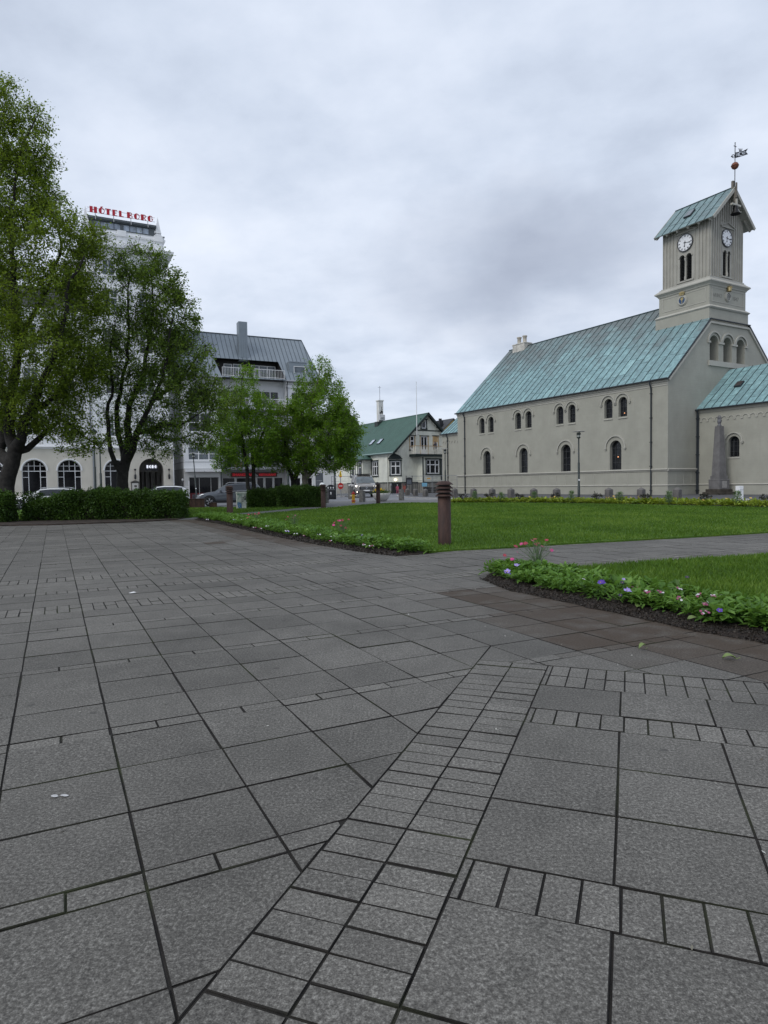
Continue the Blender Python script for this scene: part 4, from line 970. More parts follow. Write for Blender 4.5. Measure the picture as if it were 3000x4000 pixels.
# art-deco lettering: thick left stroke, thin right one
RED = M('sign_red', (.45,.008,.025), .45, .08, 3.); RAIL = M('sign_rail', (.42,.43,.45), .5, .1, 4.)
def deco(ch):
    """strokes of one letter in a 1 x 1 box: list of outlines"""
    R_ = lambda a,b,c,d: [(a,c),(b,c),(b,d),(a,d)]
    def half(cx,cy,rx,ry,t0,t1,n=12): return [(cx+rx*math.cos(t0+(t1-t0)*k/n), cy+ry*math.sin(t0+(t1-t0)*k/n)) for k in range(n+1)]
    def ring(cx,cy,rx,ry,th,t0,t1,n=12): return half(cx,cy,rx,ry,t0,t1,n)+half(cx,cy,rx-th,ry-th,t1,t0,n)
    O = [half(.5,.5,.5,.5,PI/2,3*PI/2), ring(.5,.5,.5,.5,.09,-PI/2,PI/2)]
    return {'H':[R_(0,.42,0,1),R_(.58,1,0,1),R_(.42,.58,.42,.52)], 'O':O, 'T':[R_(.25,.75,0,.9),R_(0,1,.9,1)],
        'E':[R_(0,.55,0,1),R_(.55,1,0,.1),R_(.55,.85,.45,.55),R_(.55,1,.9,1)], 'L':[R_(0,.55,0,1),R_(.55,1,0,.12)],
        'B':[R_(0,.5,0,1),ring(.5,.76,.38,.24,.08,-PI/2,PI/2),ring(.5,.27,.48,.27,.09,-PI/2,PI/2)],
        'R':[R_(0,.5,0,1),ring(.5,.72,.45,.28,.09,-PI/2,PI/2),[(.5,.45),(.62,.45),(1,0),(.86,0)]],
        'G':[half(.5,.5,.5,.5,PI/2,3*PI/2), ring(.5,.5,.5,.5,.09,-PI/2,0), ring(.5,.5,.5,.5,.09,PI/6,PI/2), R_(.62,1,.44,.54)]}[ch]
def deco_letter(ch, x0, x1, z0, z1, par, mat, y, d, accent=False):
    m = MB(); mp = front(y)
    for ol in deco(ch): m.prism([(x0+a*(x1-x0), z0+b*(z1-z0)) for a,b in ol], 0, d, mp)
    if accent: xc = (x0+x1)/2; m.prism([(xc-.1,z1+.02),(xc+.02,z1+.02),(xc+.13,z1+.1),(xc-.06,z1+.1)], 0, d, mp)
    return m.build('letter', mat, par)
RS = thing('rooftop_sign', 'red art deco letters HÓTEL BORG on a railing frame above the hotel penthouse', 'sign', (-18.883,59.291,24.36), rad(27))
xs_ = [(-6.24,-5.66),(-5.54,-5.06),(-5.02,-4.56),(-4.45,-4.06),(-3.92,-3.54),(-3.27,-2.80),(-2.71,-2.24),(-2.13,-1.67),(-1.58,-1.12)]
for ch,(a0,a1) in zip('HOTELBORG', xs_): deco_letter(ch, a0, a1, .24, .74, RS, RED, .28, .08, ch == 'O' and a0 < -4)
m = MB()
for z in (.30,.66): m.bar((-6.42,.42,z),(-.95,.42,z),.025)
for x in (-5.8,-4.35,-2.95,-1.55): m.tube([(x,.44,.3),(x,.44,.04),(x,.3,-.08),(x,.3,-.3)], .03, 6)
m.build('rail', RAIL, RS)
m = MB()
for z in (.06,): m.bar((-6.35,.6,z),(-.9,.6,z),.02)
for k in range(9): m.bar((-6.35+k*.68,.6,0),(-6.35+k*.68,.6,.08),.03)
m.build('roof_rail', IRON, RS)
BS = thing('hanging_sign', 'black board with white letters BORG hung in the hotel entrance arch', 'sign', (-18.883,59.291,0), rad(27))
m = MB(); m.box(-2.36,-1.32,.24,.30,2.72,3.26); m.bar((-3.3,.27,2.74),(-.5,.27,2.74),.02); m.build('board', M('sign_black', (.008,.009,.016), .4, .1, 3.), BS)
for k,ch in enumerate('BORG'): deco_letter(ch, -2.27+k*.225, -2.27+k*.225+.195, 2.90, 3.17, BS, emit('lit_letters', (.8,.82,.9), .75), .215, .025)
# wall lanterns and menu case
for a in (-3.28,-.42):
    wl = thing('wall_lantern', 'slim black torch lantern %s of the hotel entrance arch' % ('beside the menu case, on the left' if a < -1 else 'on the right-hand pier'), 'lantern', (-18.883+a*math.cos(rad(27)), 59.291+a*math.sin(rad(27)), 0), rad(27), 'hotel entrance lanterns')
    m = MB(); m.lathe([(.05,1.9),(.09,2.0),(.10,2.3),(.05,2.34),(.025,2.4),(.03,2.65),(.07,2.72),(.11,2.82),(.05,2.84)], 10, (0,-.16,0)); m.bar((0,-.16,2.4),(0,0,2.4),.03); m.build('lantern_body', IRON, wl)
mc = thing('menu_case', 'grey wall case with a menu card beside the hotel entrance arch', 'notice case', (-18.883-3.3*math.cos(rad(27)), 59.291-3.3*math.sin(rad(27)), 0), rad(27))
m = MB(); m.box(-.33,.33,-.1,-.01,.7,1.68); m.prism([(-.40,1.68),(.40,1.68),(0,1.84)], -.14, 0, front(0.)); m.build('case', M('case_grey', (.07,.065,.06), .6, .1, 3.), mc)
m = MB(); m.box(-.26,.26,-.112,-.10,.8,1.58); m.build('card', M('menu_card', (.5,.49,.46), .7, .05, 3.), mc); m = MB(); m.box(-.08,.13,-.118,-.113,1.25,1.4); m.build('picture', M('menu_picture', (.06,.05,.05), .7, .4, 40.), mc)

# ------------------------------------------------------------------ the restaurant block next to it
RT = thing('restaurant_block', 'grey rendered apartment block with seamed metal roof and a restaurant at street level', 'apartment block', (-17.742,59.835,0), rad(25.5))
REND = M('grey_render', (.70,.71,.72), .85, .05, .8, .15, 60., streak=.2, dirt=(.36,.365,.38)); RENDW = M('pale_render', (.68,.68,.665), .85, .05, .8, .1, 60., streak=.2, dirt=(.42,.42,.41)); RENDG = M('street_render', (.45,.45,.44), .85, .06, .8, .1, 60., streak=.2, dirt=(.28,.28,.28))
SHEET = M('grey_sheet_roof', (.22,.255,.285), .42, .06, 1.2, metal=.25); SHEETS = M('grey_sheet_seam', (.075,.095,.11), .5, .1, 2.)
r0_ = front(0.); rC = front(1.1)
wl_ = [rect(.05,2.84,3.63,4.83), rect(.15,2.2,6.2,7.9), rect(.15,2.2,8.7,10.2)]
m = MB(); m.sheet(rect(-.34,3.05,2.85,11.3), wl_, r0_)
for h_ in wl_: m.reveal(h_, r0_, 0, .15)
m.sheet(rect(0,12,2.85,11.3), [], left(-.34)); m.sheet(rect(0,1.1,2.85,11.3), [], right(3.05))
wc = [rect(3.35+k*3.1,6.0+k*2.95,z0,z1) for z0,z1 in ((2.95,5.0),(5.75,7.7),(8.7,10.35)) for k in (0,1)]
m.sheet(rect(3.05,9.4,2.8,11.3), wc, rC)
for h_ in wc: m.reveal(h_, rC, 0, .12)
wr_ = [rect(9.9,12.1,z0,z1) for z0,z1 in ((3.63,4.83),(6.2,7.9),(8.7,10.2))]
m.sheet(rect(9.4,12.7,2.85,11.3), wr_, r0_)
for h_ in wr_: m.reveal(h_, r0_, 0, .15)
m.sheet(rect(0,1.1,2.85,11.3), [], left(9.4)); m.sheet(rect(0,10,2.85,11.3), [], right(12.7))
m.build('wall', REND, RT)
m = MB(); gsh = [rect(.08,2.75,-.1,2.06)]
m.sheet(rect(-.34,3.05,-.8,2.85), gsh, r0_); m.reveal(gsh[0], r0_, 0, .25)
dd = rect(1.0,1.75,-.1,2.05); m.sheet([(0,-.8),(12,-.8),(12,2.85),(0,2.85)], [dd], left(-.34)); m.reveal(dd, left(-.34), 0, .12)
m.sheet(rect(0,1.1,-.8,2.85), [], right(3.05))
gc = [rect(3.3,4.5,.0,2.02), rect(4.6,6.2,.0,2.02), rect(6.6,7.3,.0,2.02), rect(7.4,8.2,-.05,2.02), rect(8.3,9.2,.0,2.02)]
m.sheet(rect(3.05,9.4,-.8,2.85), gc, rC)
for h_ in gc: m.reveal(h_, rC, 0, .1)
m.build('street_wall', RENDG, RT)
m = MB(); gr = [rect(9.75,10.7,.0,1.95), rect(10.8,11.9,.0,1.95)]
m.sheet(rect(9.4,14.4,-.8,3.1), gr, front(-.02)); m.sheet(rect(-.02,1.1,-.8,2.85), [], left(9.4))
for h_ in gr: m.reveal(h_, front(-.02), 0, .12)
m.sheet(rect(-.02,10,-.8,3.1), [], right(14.4)); m.box(12.7,14.45,-.1,10,3.05,3.22); m.build('shop_wall', RENDW, RT)
m = MB()
for z in (10.6,10.95,7.95,6.05,5.05,3.45,2.82): m.mbox(r0_, -.36, 3.07, z-.02, z+.02, -.012, 0); m.mbox(r0_, 9.38, 12.72, z-.02, z+.02, -.012, 0); m.mbox(left(-.34), 0, 12, z-.02, z+.02, -.012, 0)
m.build('render_joint', M('joint_grey', (.25,.255,.265), .8, .1, 3.), RT)
def rest_win(ol, mp, n, mid, gm=None, d=.12):
    (a0,z0),(a1,_),(_,z1) = ol[0], ol[1], ol[2]
    B = [(a0+(a1-a0)*k/n,z0,a0+(a1-a0)*k/n,z1,.08) for k in range(1,n)]
    if mid: B.append((a0,z0+(z1-z0)*mid,a1,z0+(z1-z0)*mid,.07))
    return window_unit(RT, mp, ol, d, B, WHITE, gm or GLASS_S, .06)
rest_win(wl_[0], r0_, 3, .48, GLASS_S); rest_win(wl_[1], r0_, 2, .5, GLASS_D); rest_win(wl_[2], r0_, 2, .5, GLASS_D)
for h_ in wc: rest_win(h_, rC, 3, .45 if h_[0][1] < 3 else None, GLASS_D, .1)
for h_ in wr_: rest_win(h_, r0_, 2, .5, GLASS_D)
for h_ in gc: window_unit(RT, rC, h_, .08, [], M('shop_frame', (.42,.42,.40), .6, .08, 3.) , GLASS_K, .06)
for h_ in gr: window_unit(RT, front(-.02), h_, .1, [], WHITE, GLASS_K, .06)
sw = window_unit(RT, r0_, gsh[0], .22, [(1.0,-.1,1.0,2.06,.05),(2.05,-.1,2.05,2.06,.05)], M('shop_post', (.35,.35,.34), .6, .08, 3.), GLASS_K, .05)
m = MB(); m.mbox(r0_, .14, 2.0, -.05, .62, .205, .214); m.mbox(r0_, 2.1, 2.7, -.05, .62, .205, .214); m.build('window_display', M('red_display', (.16,.012,.016), .6, .55, 9.), sw)
m = MB(); m.mbox(r0_, .35, .85, .05, .5, .195, .204); m.build('poster', M('poster_grey', (.10,.09,.10), .6, .6, 9.), sw)
m = MB(); m.mbox(r0_, .0, .06, -.12, 1.75, -.12, -.02); m.build('door_panel', WHITE, RT)
dr = MB(); dr.mbox(left(-.34), 1.0, 1.75, -.1, 2.05, .08, .12); d_ = dr.build('door', M('door_brown', (.12,.075,.065), .6, .15, 3.), RT)
m = MB(); m.mbox(left(-.34), 1.18, 1.58, 1.55, 1.88, .06, .085); m.build('pane', GLASS_S, d_)
m = MB(); m.lathe([(0,-.12),(.09,-.08),(.12,0),(.09,.08),(0,.12)], 12, (-.44,.4,1.85)); m.build('wall_light', WHITE, RT)
m = MB(); m.mbox(r0_, -.3, 3.06, 2.66, 2.76, -.42, 0); m.mbox(r0_, -.3, 1.35, 2.56, 2.64, -.44, -.3); m.mbox(r0_, 1.4, 3.06, 2.56, 2.64, -.44, -.3); m.build('awning_case', WHITE, RT)
# restaurant fascia with red letters
fs = MB(); fs.mbox(rC, 4.1, 8.6, 2.06, 2.5, -.14, -.01); fo = fs.build('fascia', M('fascia_brown', (.075,.03,.027), .6, .2, 3.), RT)
RL = emit('red_sign_letters', (.45,.012,.02), .28)
text_mesh('lettering', 'SHANGHAI', .36, RL, fo, wallmtx(5.15,1.1-.145,2.27), .008, off=.012, sx=1.02); text_mesh('lettering', 'RESTAURANT', .30, RL, fo, wallmtx(7.65,1.1-.145,2.26), .008, off=.010, sx=.92)
m = MB(); m.prism([(6.25,2.1),(6.7,2.1),(6.66,2.22),(6.5,2.34),(6.42,2.46),(6.34,2.34),(6.24,2.24)], -.165, -.14, rC); m.build('emblem', M('emblem_grey', (.35,.34,.33), .7, .4, 14.), fo)
# balconies
def balcony(z, rm, hand=1.0):
    m = MB(); m.box(3.12,9.36,-.25,1.1,z-.14,z); s_ = m.build('balcony', M('balcony_concrete', (.16,.165,.18), .85, .15, 2., .1, 40., streak=.5, dirt=(.08,.08,.08)), RT)
    m = MB()
    for a0,a1 in ((3.2,6.1),(6.35,9.28)):
        m.bar((a0,-.2,z+hand),(a1,-.2,z+hand),.05); m.bar((a0,-.2,z+.1),(a1,-.2,z+.1),.04)
        n = round((a1-a0)/.12)
        for k in range(n+1): m.bar((a0+(a1-a0)*k/n,-.2,z+.02),(a0+(a1-a0)*k/n,-.2,z+hand), .05 if k in (0,n) else .018)
    m.build('railing', rm, s_); return s_
GALV = M('galvanised', (.28,.29,.31), .5, .1, 5., metal=.4)
balcony(2.84, GALV); balcony(5.62, WHITE); balcony(8.42, WHITE)
bt_ = MB(); bt_.box(4.35,5.0,.2,.7,3.4,3.46); bt_.box(4.4,4.46,.25,.31,2.84,3.4); bt_.box(4.9,4.96,.6,.66,2.84,3.4); bt_.box(4.4,4.46,.6,.66,2.84,3.4); bt_.box(4.9,4.96,.25,.31,2.84,3.4)
o_ = bt_.build('balcony_table', M('table_wood', (.30,.17,.07), .6, .15, 6.)); o_.location = (-17.742,59.835,0); o_.rotation_euler = (0,0,rad(25.5)); props(o_, 'small wooden table on the first-floor balcony above the restaurant sign', 'table')
# --- roof with the cut-in loggia
RY = 3.7; EZR, RZR = 11.28, 16.1; ra = math.atan((RZR-EZR)/(RY+.25)); rcs, rsn = math.cos(ra), math.sin(ra); RLN = (RY+.25)/rcs
def sR(a,b,w): return (a, -.25+b*rcs+w*rsn, EZR+b*rsn-w*rcs)
LO0, LO1, LB0, LB1 = 3.1, 9.15, .12, 2.62
m = MB(); m.sheet([(-.5,0),(12.95,0),(12.25,RLN),(-1.3,RLN)], [[(LO0+.1,LB0),(LO1+.2,LB0),(LO1-.1,LB1),(LO0-.3,LB1)]], sR)
m.add([(12.95,-.25,EZR),(12.95,9,EZR),(12.25,RY,RZR)],[(0,1,2)]); m.add([(-1.3,RY,RZR),(12.25,RY,RZR),(12.95,9,EZR),(-.5,9,EZR)],[(0,1,2,3)])
rf = m.build('roof', SHEET, RT)
m = MB(); a = -.3
while a < 12.8:
    lo, hi = 0, RLN-(max(0,(a-12.25))/.7*RLN if a > 12.25 else 0)
    segs = [(0,LB0),(LB1,hi)] if LO0-.1 < a < LO1 else [(0,hi)]
    for q0,q1 in segs:
        if q1 > q0: m.mbox(sR, a-.015, a+.015, q0, q1, -.035, .01)
    a += .42
m.bar((-1.3,RY,RZR+.03),(12.25,RY,RZR+.03),.14,.05); m.bar((12.25,RY,RZR),(12.95,-.25,EZR),.08,.06)
m.build('seam', SHEETS, rf)
m = MB(); m.mbox(sR, -.5, LO0+.1, -.12, .02, -.06, .1); m.mbox(sR, LO1+.2, 12.98, -.12, .02, -.06, .1); m.build('gutter', GALV, RT)
for x in (2.96,9.45): pipe('downpipe', [(x,-.3,11.2),(x,-.2,11.0),(x,-.07,10.8),(x,-.07,-.1)], RT, .05)
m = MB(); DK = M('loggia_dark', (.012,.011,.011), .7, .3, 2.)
lw2 = [rect(3.9,4.7,11.5,12.95), rect(4.8,5.6,11.5,12.98), rect(6.55,9.0,11.5,12.98)]
mLg = front(2.2); m.sheet(rect(LO0-.2,LO1+.3,11.3,13.5), lw2, mLg)
m.add([(LO0-.02,-.1,11.36),(LO1+.25,-.1,11.36),(LO1+.25,2.2,11.36),(LO0-.02,2.2,11.36)],[(0,1,2,3)])
pT = sR(0,LB1,.05); m.add([(LO0-.3,pT[1],pT[2]),(LO1+.1,pT[1],pT[2]),(LO1+.1,2.25,13.55),(LO0-.3,2.25,13.55)],[(0,1,2,3)])
for a_,b_ in ((LO0+.1,LO0-.3),(LO1+.2,LO1-.1)):
    p0, p1 = sR(a_,LB0,.03), sR(b_,LB1,.03); m.add([p0,p1,(b_,2.25,13.5),(a_,2.25,11.3)],[(0,1,2,3)])
m.build('loggia', DK, RT)
for h_,n in zip(lw2,(1,1,3)): rest_win(h_, mLg, n, None, GLASS_S, .04)
m = MB(); za = 11.42
for z in (za+.06, za+.80): m.tube([(LO0+.2,-.05,z),(LO1+.1,-.05,z)], .028, 6)
n = 40
for k in range(n+1): m.bar((LO0+.2+(LO1-LO0-.1)*k/n,-.05,za-.05),(LO0+.2+(LO1-LO0-.1)*k/n,-.05,za+.8),.02 if k%10 else .04)
m.build('loggia_railing', WHITE, RT)
for k,x in enumerate((4.1,4.9,7.4,8.3)):
    o_ = quads_object('potted_shrub', leaf_quads(np.array([x,.35,11.75])+RNG.normal(size=(160,3))*np.array([.22,.16,.2]), .09), RNG.random(160), leafmat('balcony_leaf', (.01,.03,.008), (.03,.07,.015), (.06,.12,.03)) if k == 0 else bpy.data.materials['balcony_leaf'])
    o_.location = (-17.742,59.835,0); o_.rotation_euler = (0,0,rad(25.5)); props(o_, 'bushy potted shrub on the roof loggia, %s along the white railing' % ('first','second','third','last')[k], 'potted plant', 'potted shrubs on the roof loggia')
m = MB(); m.box(5.28,6.12,1.55,2.4,13.2,16.95)
for k in range(1,4): m.box(5.28+.21*k-.012,5.28+.21*k+.012,1.52,1.56,13.2,16.95)
m.build('chimney', SHEET, RT, .07)
m = MB(); m.sheet([(9.9,12.6),(11.7,12.6),(11.7,13.3),(9.9,13.3)],[],front(.55),0.); m.box(9.9,11.7,.45,2.4,13.2,13.28); dw = rect(10.35,11.55,11.75,12.85); m.sheet(rect(9.9,11.7,11.5,13.2), [dw], front(.5)); m.sheet(rect(.5,2.4,11.5,13.2), [], left(9.9)); m.sheet(rect(.5,2.4,11.5,13.2), [], right(11.7)); m.build('dormer', SHEET, RT)
rest_win(dw, front(.5), 1, None, GLASS_S, .03)
# ------------------------------------------------------------------ the corrugated house at the end of the street
HO = thing('corrugated_house', 'cream corrugated house with green gable roof, dark window frames and a balcony', 'house', (1.286,80.493,0), rad(30))
def corr(name, col, pitch=.09, var=.1, streak=.5, dirt=(.34,.34,.26), axis='X'):
    m = M(name, col, .65, var, 1., streak=streak, dirt=dirt); t = m.node_tree; b = [n for n in t.nodes if n.type == 'BSDF_PRINCIPLED'][0]; co = coords(t)
    s = nd(t, 'ShaderNodeSeparateXYZ'); t.links.new(co, s.inputs[0])
    h = math_(t, 'SINE', math_(t, 'MULTIPLY', math_(t, 'ADD', s.outputs[0], s.outputs[1]), 2*PI/pitch)); bump(t, b, h, .5, .02); return m
HCOR = corr('cream_corrugated', (.76,.765,.67)); HGREEN = M('dark_green_trim', (.012,.022,.020), .5, .15, 2.); HROOF = corr('green_corrugated', (.050,.108,.085), .2, .1, .25, (.038,.058,.052)); PLINTH = M('house_plinth', (.26,.25,.22), .9, .2, 1.5, .3, 20., streak=.4, dirt=(.16,.155,.14))
TIMB = M('new_timber', (.50,.34,.17), .7, .15, 4.)
HWID, HD, HEZ, HAZ = 9.74, 17.0, 5.22, 9.9; hs = (HAZ-HEZ)/(HWID/2)
fH = front(0.); sH = left(0.)
CHM = 1.15                                     # cut corner at the ground floor
gw_ = [rect(4.1,4.8,8.1,9.2), rect(2.4,3.02,5.45,7.15), rect(3.95,5.0,4.75,7.15), rect(5.9,6.55,5.5,7.2)]
m = MB(); m.sheet([(CHM,1.38),(HWID,1.38),(HWID,HEZ),(HWID/2,HAZ-.06),(0,HEZ),(0,5.0),(CHM,4.6)], gw_, fH)
for h_ in gw_: m.reveal(h_, fH, 0, .1)
sw_ = [rect(3.95,5.5,2.3,4.15)]
m.sheet([(CHM,1.38),(HD,1.38),(HD,HEZ+.05),(0,HEZ+.05),(0,5.0),(CHM,4.6)], sw_, sH); m.reveal(sw_[0], sH, 0, .1)
c45 = lambda a,b,w: (CHM*(a/1.63)+w*.7, CHM*(1-a/1.63)+w*.7, b)
cw_ = [rect(.17,1.46,2.32,4.05)]; m.sheet(rect(0,1.63,1.38,4.62), cw_, c45); m.reveal(cw_[0], c45, 0, .1)
m.sheet(rect(0,HD,1.38,HEZ), [], right(HWID)); m.sheet([(0,1.38),(HWID,1.38),(HWID,HEZ),(HWID/2,HAZ),(0,HEZ)], [], lambda a,b,w: (a,HD-w,b))
# flat-roofed projection under the balcony, and the angular bay on the long side
bx0, bx1, by = 3.45, HWID, -1.15
bw_ = [rect(4.0,5.95,2.42,4.2), rect(6.3,7.35,1.75,4.2)]; fB = front(by)
m.sheet(rect(bx0,bx1,1.38,4.56), bw_, fB)
for h_ in bw_: m.reveal(h_, fB, 0, .1)
m.sheet(rect(by,0,1.38,4.56), [], left(bx0)); m.add([(bx0,by,4.56),(bx1,by,4.56),(bx1,0,4.56),(bx0,0,4.56)],[(0,1,2,3)])
sy0, sy1, sx = 5.75, 10.2, -1.25
bay_ = [rect(6.15,7.0,2.3,4.12), rect(8.3,9.1,2.3,4.15)]; sB = left(sx)
m.sheet(rect(sy0,sy1,1.38,4.4), bay_, sB)
for h_ in bay_: m.reveal(h_, sB, 0, .1)
m.sheet(rect(sx,0,1.38,4.4), [], front(sy0)); m.sheet(rect(sx,0,1.38,4.4), [], lambda a,b,w: (a,sy1-w,b)); m.build('wall', HCOR, HO)
m = MB(); bd = [(.22,1.5,.0,1.32)]
m.sheet([(CHM,-.8),(HWID,-.8),(HWID,1.38),(CHM,1.38)],[],fH); m.sheet([(CHM,-.8),(HD,-.8),(HD,1.38),(CHM,1.38)],[],sH); m.sheet(rect(0,1.63,-.8,1.38),[rect(.2,1.55,-.0,1.3)],c45)
m.sheet(rect(bx0,bx1,-.8,1.38),[],fB); m.sheet(rect(by,0,-.8,1.38),[],left(bx0)); m.sheet(rect(sy0,sy1,-.8,1.38),[],sB); m.sheet(rect(sx,0,-.8,1.38),[],front(sy0)); m.build('plinth', PLINTH, HO)
m = MB(); m.sheet(rect(.2,1.55,0,1.3),[],c45,.1); m.build('door', BLACK, HO)
# dark trim: corner boards, belt, bargeboards, balcony edge
m = MB()
for mp,a0,a1 in ((fH,CHM,bx0),(fB,bx0-.02,bx1),(sH,CHM,sy0),(c45,0,1.63),(sB,sy0,sy1)): m.mbox(mp, a0, a1, 1.33, 1.44, -.05, 0)
m.mbox(fB, bx0-.03, bx0+.12, 1.4, 4.5, -.04, .02); m.mbox(fH, 2.65, 7.2, 7.80, 7.92, -.06, 0)
m.box(bx0-1.2,bx1,by-.25,.05,4.55,4.84)
ha = math.atan(hs); hc, hn = math.cos(ha), math.sin(ha); OVE = .38; HLN = (HWID/2+OVE)/hc
def hL(a,b,w): return (-OVE+b*hc+w*hn, a, HEZ+.06-OVE*hs+.12+b*hn-w*hc)
def hR(a,b,w): return (HWID+OVE-b*hc-w*hn, a, HEZ+.06-OVE*hs+.12+b*hn-w*hc)
for s_ in (hL,hR):
    m.mbox(s_, -.55, -.47, 0, HLN, -.01, .22); m.mbox(s_, -.47, .0, .02, HLN, .1, .14)
    for k in (.35,2.6,4.9): m.mbox(s_, -.47, .0, k, k+.14, .14, .3)
def casing(mp, ol, m, w=.13, sill=True):
    (a0,z0),(a1,_),(_,z1) = ol[0], ol[1], ol[2]
    m.mbox(mp, a0-w, a0, z0, z1, -.05, .01); m.mbox(mp, a1, a1+w, z0, z1, -.05, .01); m.mbox(mp, a0-w-.06, a1+w+.06, z1, z1+.14, -.09, .01); m.mbox(mp, a0-w-.04, a1+w+.04, z0-.14, z0, -.1, .01)
for mp,ol in [(fH,gw_[0]),(sH,sw_[0]),(c45,cw_[0]),(fB,bw_[0]),(sB,bay_[0]),(sB,bay_[1])]: casing(mp, ol, m)
for ol in gw_[1:4]: (a0,z0),(a1,_),(_,z1) = ol[0], ol[1], ol[2]; m.mbox(fH, a0-.2, a1+.2, z1, z1+.09, -.08, 0)
m.mbox(fH, 2.2, 3.2, 5.31, 5.43, -.16, 0); m.mbox(fB, 6.15, 6.3, 1.6, 4.3, -.06, 0); m.mbox(fB, 6.2, 7.6, 4.2, 4.3, -.08, 0)
m.build('dark_trim', HGREEN, HO)
m = MB()
for ol in (gw_[1],gw_[2],gw_[3]):
    (a0,z0),(a1,_),(_,z1) = ol[0], ol[1], ol[2]; m.mbox(fH, a0-.13, a0, z0, z1, -.03, 0); m.mbox(fH, a1, a1+.13, z0, z1, -.03, 0)
m.mbox(fH, 5.92, 6.53, 6.42, 7.18, .02, .05); m.build('timber_casing', TIMB, HO)
def hw(ol, mp, v, h): 
    (a0,z0),(a1,_),(_,z1) = ol[0], ol[1], ol[2]
    B = [(a0+(a1-a0)*f,z0,a0+(a1-a0)*f,z1,.12) for f in v]+[(a0,z0+(z1-z0)*f,a1,z0+(z1-z0)*f,.12) for f in h]
    return window_unit(HO, mp, ol, .08, B, WHITE, GLASS_D, .12)
hw(gw_[0],fH,[],[]); hw(gw_[1],fH,[],[.63]); w_ = hw(gw_[2],fH,[.5],[]); hw(gw_[3],fH,[],[.55]); hw(sw_[0],sH,[.3,.7],[.64]); hw(cw_[0],c45,[.5],[.63]); hw(bw_[0],fB,[.3,.7],[.63]); hw(bw_[1],fB,[.5],[]); hw(bay_[0],sB,[],[.62]); hw(bay_[1],sB,[],[.62])
m = MB(); m.mbox(fH, 4.05, 4.9, 4.75, 5.5, .03, .07); m.mbox(fB, 6.4, 7.25, 1.78, 2.6, .03, .07); m.build('door_panel', WHITE, w_)
# little gablet over the cut corner
m = MB(); pk = [(-.12,4.28),(1.75,4.28),(.815,5.3)]; m.prism(pk, -.35, .1, c45); m.build('gablet', HGREEN, HO)
# balcony rail with slanted bars and timber handrail
m = MB(); xr0 = bx0-1.1; z0 = 4.84
def rail_run(p, q):
    L = (Vector(q)-Vector(p)).length; n = max(2, int(L/.2)); P = lambda s,z: (p[0]+(q[0]-p[0])*s, p[1]+(q[1]-p[1])*s, z)
    m.bar(P(0,z0+.1),P(1,z0+.1),.04)
    for k in range(n): m.bar(P((k+.2)/n,z0+.1),P((k+.5)/n,z0+.95),.03); m.bar(P((k+.8)/n,z0+.1),P((k+.5)/n,z0+.95),.03)
    for k in range(0,n+1,4): m.bar(P(k/n,z0-.1),P(k/n,z0+.98),.05)
rail_run((xr0,by-.15),(bx1,by-.15)); rail_run((xr0,0),(xr0,by-.15)); br = m.build('balcony_rail', M('cream_metal', (.80,.77,.68), .6, .1, 3.), HO)
m = MB(); m.bar((xr0,by-.15,z0+1.0),(bx1,by-.15,z0+1.0),.09,.06); m.bar((xr0,0,z0+1.0),(xr0,by-.15,z0+1.0),.09,.06); m.build('handrail', TIMB, br)
m = MB()
for s_ in (hL,hR): m.mbox(s_, -.5, HD+.4, 0, HLN, 0, .05)
rf = m.build('roof', HROOF, HO)
m = MB(); m.bar((HWID/2,-.5,HAZ+.13),(HWID/2,HD+.4,HAZ+.13),.3,.05); m.mbox(hL, -.5, HD+.4, -.1, .06, -.07, .06); m.build('flashing', M('pale_flashing', (.20,.29,.27), .5, .1, 3.), rf)
for a in (5.7,7.8):
    m = MB(); m.mbox(hL, a-.4, a+.4, 2.0, 2.95, -.12, 0, 0); m.mbox(hL, a-.34, a+.34, 2.05, 2.9, -.13, -.115, 1); m.build('skylight', [HGREEN, GLASS_P], rf)
m = MB()
sl = lambda a,b,w: (sx-.35+b, a, 4.42+b*.52-w)
m.add([(sx-.35,sy0-.4,4.42),(sx-.35,sy1+.4,4.42),(.0,sy1-.2,5.2),(.0,sy0+.9,5.2),(.0,sy0-.4,4.42)],[(0,1,2,3),(0,3,4)]); m.build('bay_roof', HROOF, HO)
m = MB(); m.bar((sx-.36,sy0-.42,4.38),(sx-.36,sy1+.4,4.38),.1,.12); m.bar((sx-.36,sy0-.42,4.38),(.0,sy0-.42,4.38),.1,.12); m.build('bay_fascia', HGREEN, HO)
CHW = M('chimney_paint', (.66,.655,.62), .85, .1, 1.2, streak=.3, dirt=(.3,.29,.27))
m = MB(); m.box(4.45,5.15,11.3,11.95,9.0,13.0); m.box(4.37,5.23,11.22,12.03,12.85,13.0); ck = m.build('chimney', CHW, HO)
m = MB(); m.box(4.0,5.05,10.9,11.8,8.4,9.95); m.build('chimney_base', M('dark_flashing', (.035,.045,.042), .6, .3, 3.), ck)
m = MB(); m.box(4.3,5.1,10.75,11.28,10.15,10.9); m.lathe([(.28,0),(.28,.02),(.05,.03)],12,(4.7,10.7,10.5)); m.build('fan_unit', M('fan_grey', (.50,.51,.52), .6, .08, 3.), ck)
m = MB()
for k in range(9): x_,z_ = 4.5+random.random()*.42, 11.0+random.random()*1.2; m.mbox(front(11.3), x_, x_+.08+random.random()*.12, z_, z_+.12+random.random()*.22, -.006, 0)
m.build('bare_patch', M('bare_masonry', (.08,.08,.075), .9, .4, 9.), ck)
m = MB(); m.tube([(4.85,11.7,13.0),(4.85,11.7,15.0)],.03,6); m.bar((4.55,11.7,14.8),(5.1,11.7,14.8),.03); m.build('aerial', GALV, ck)
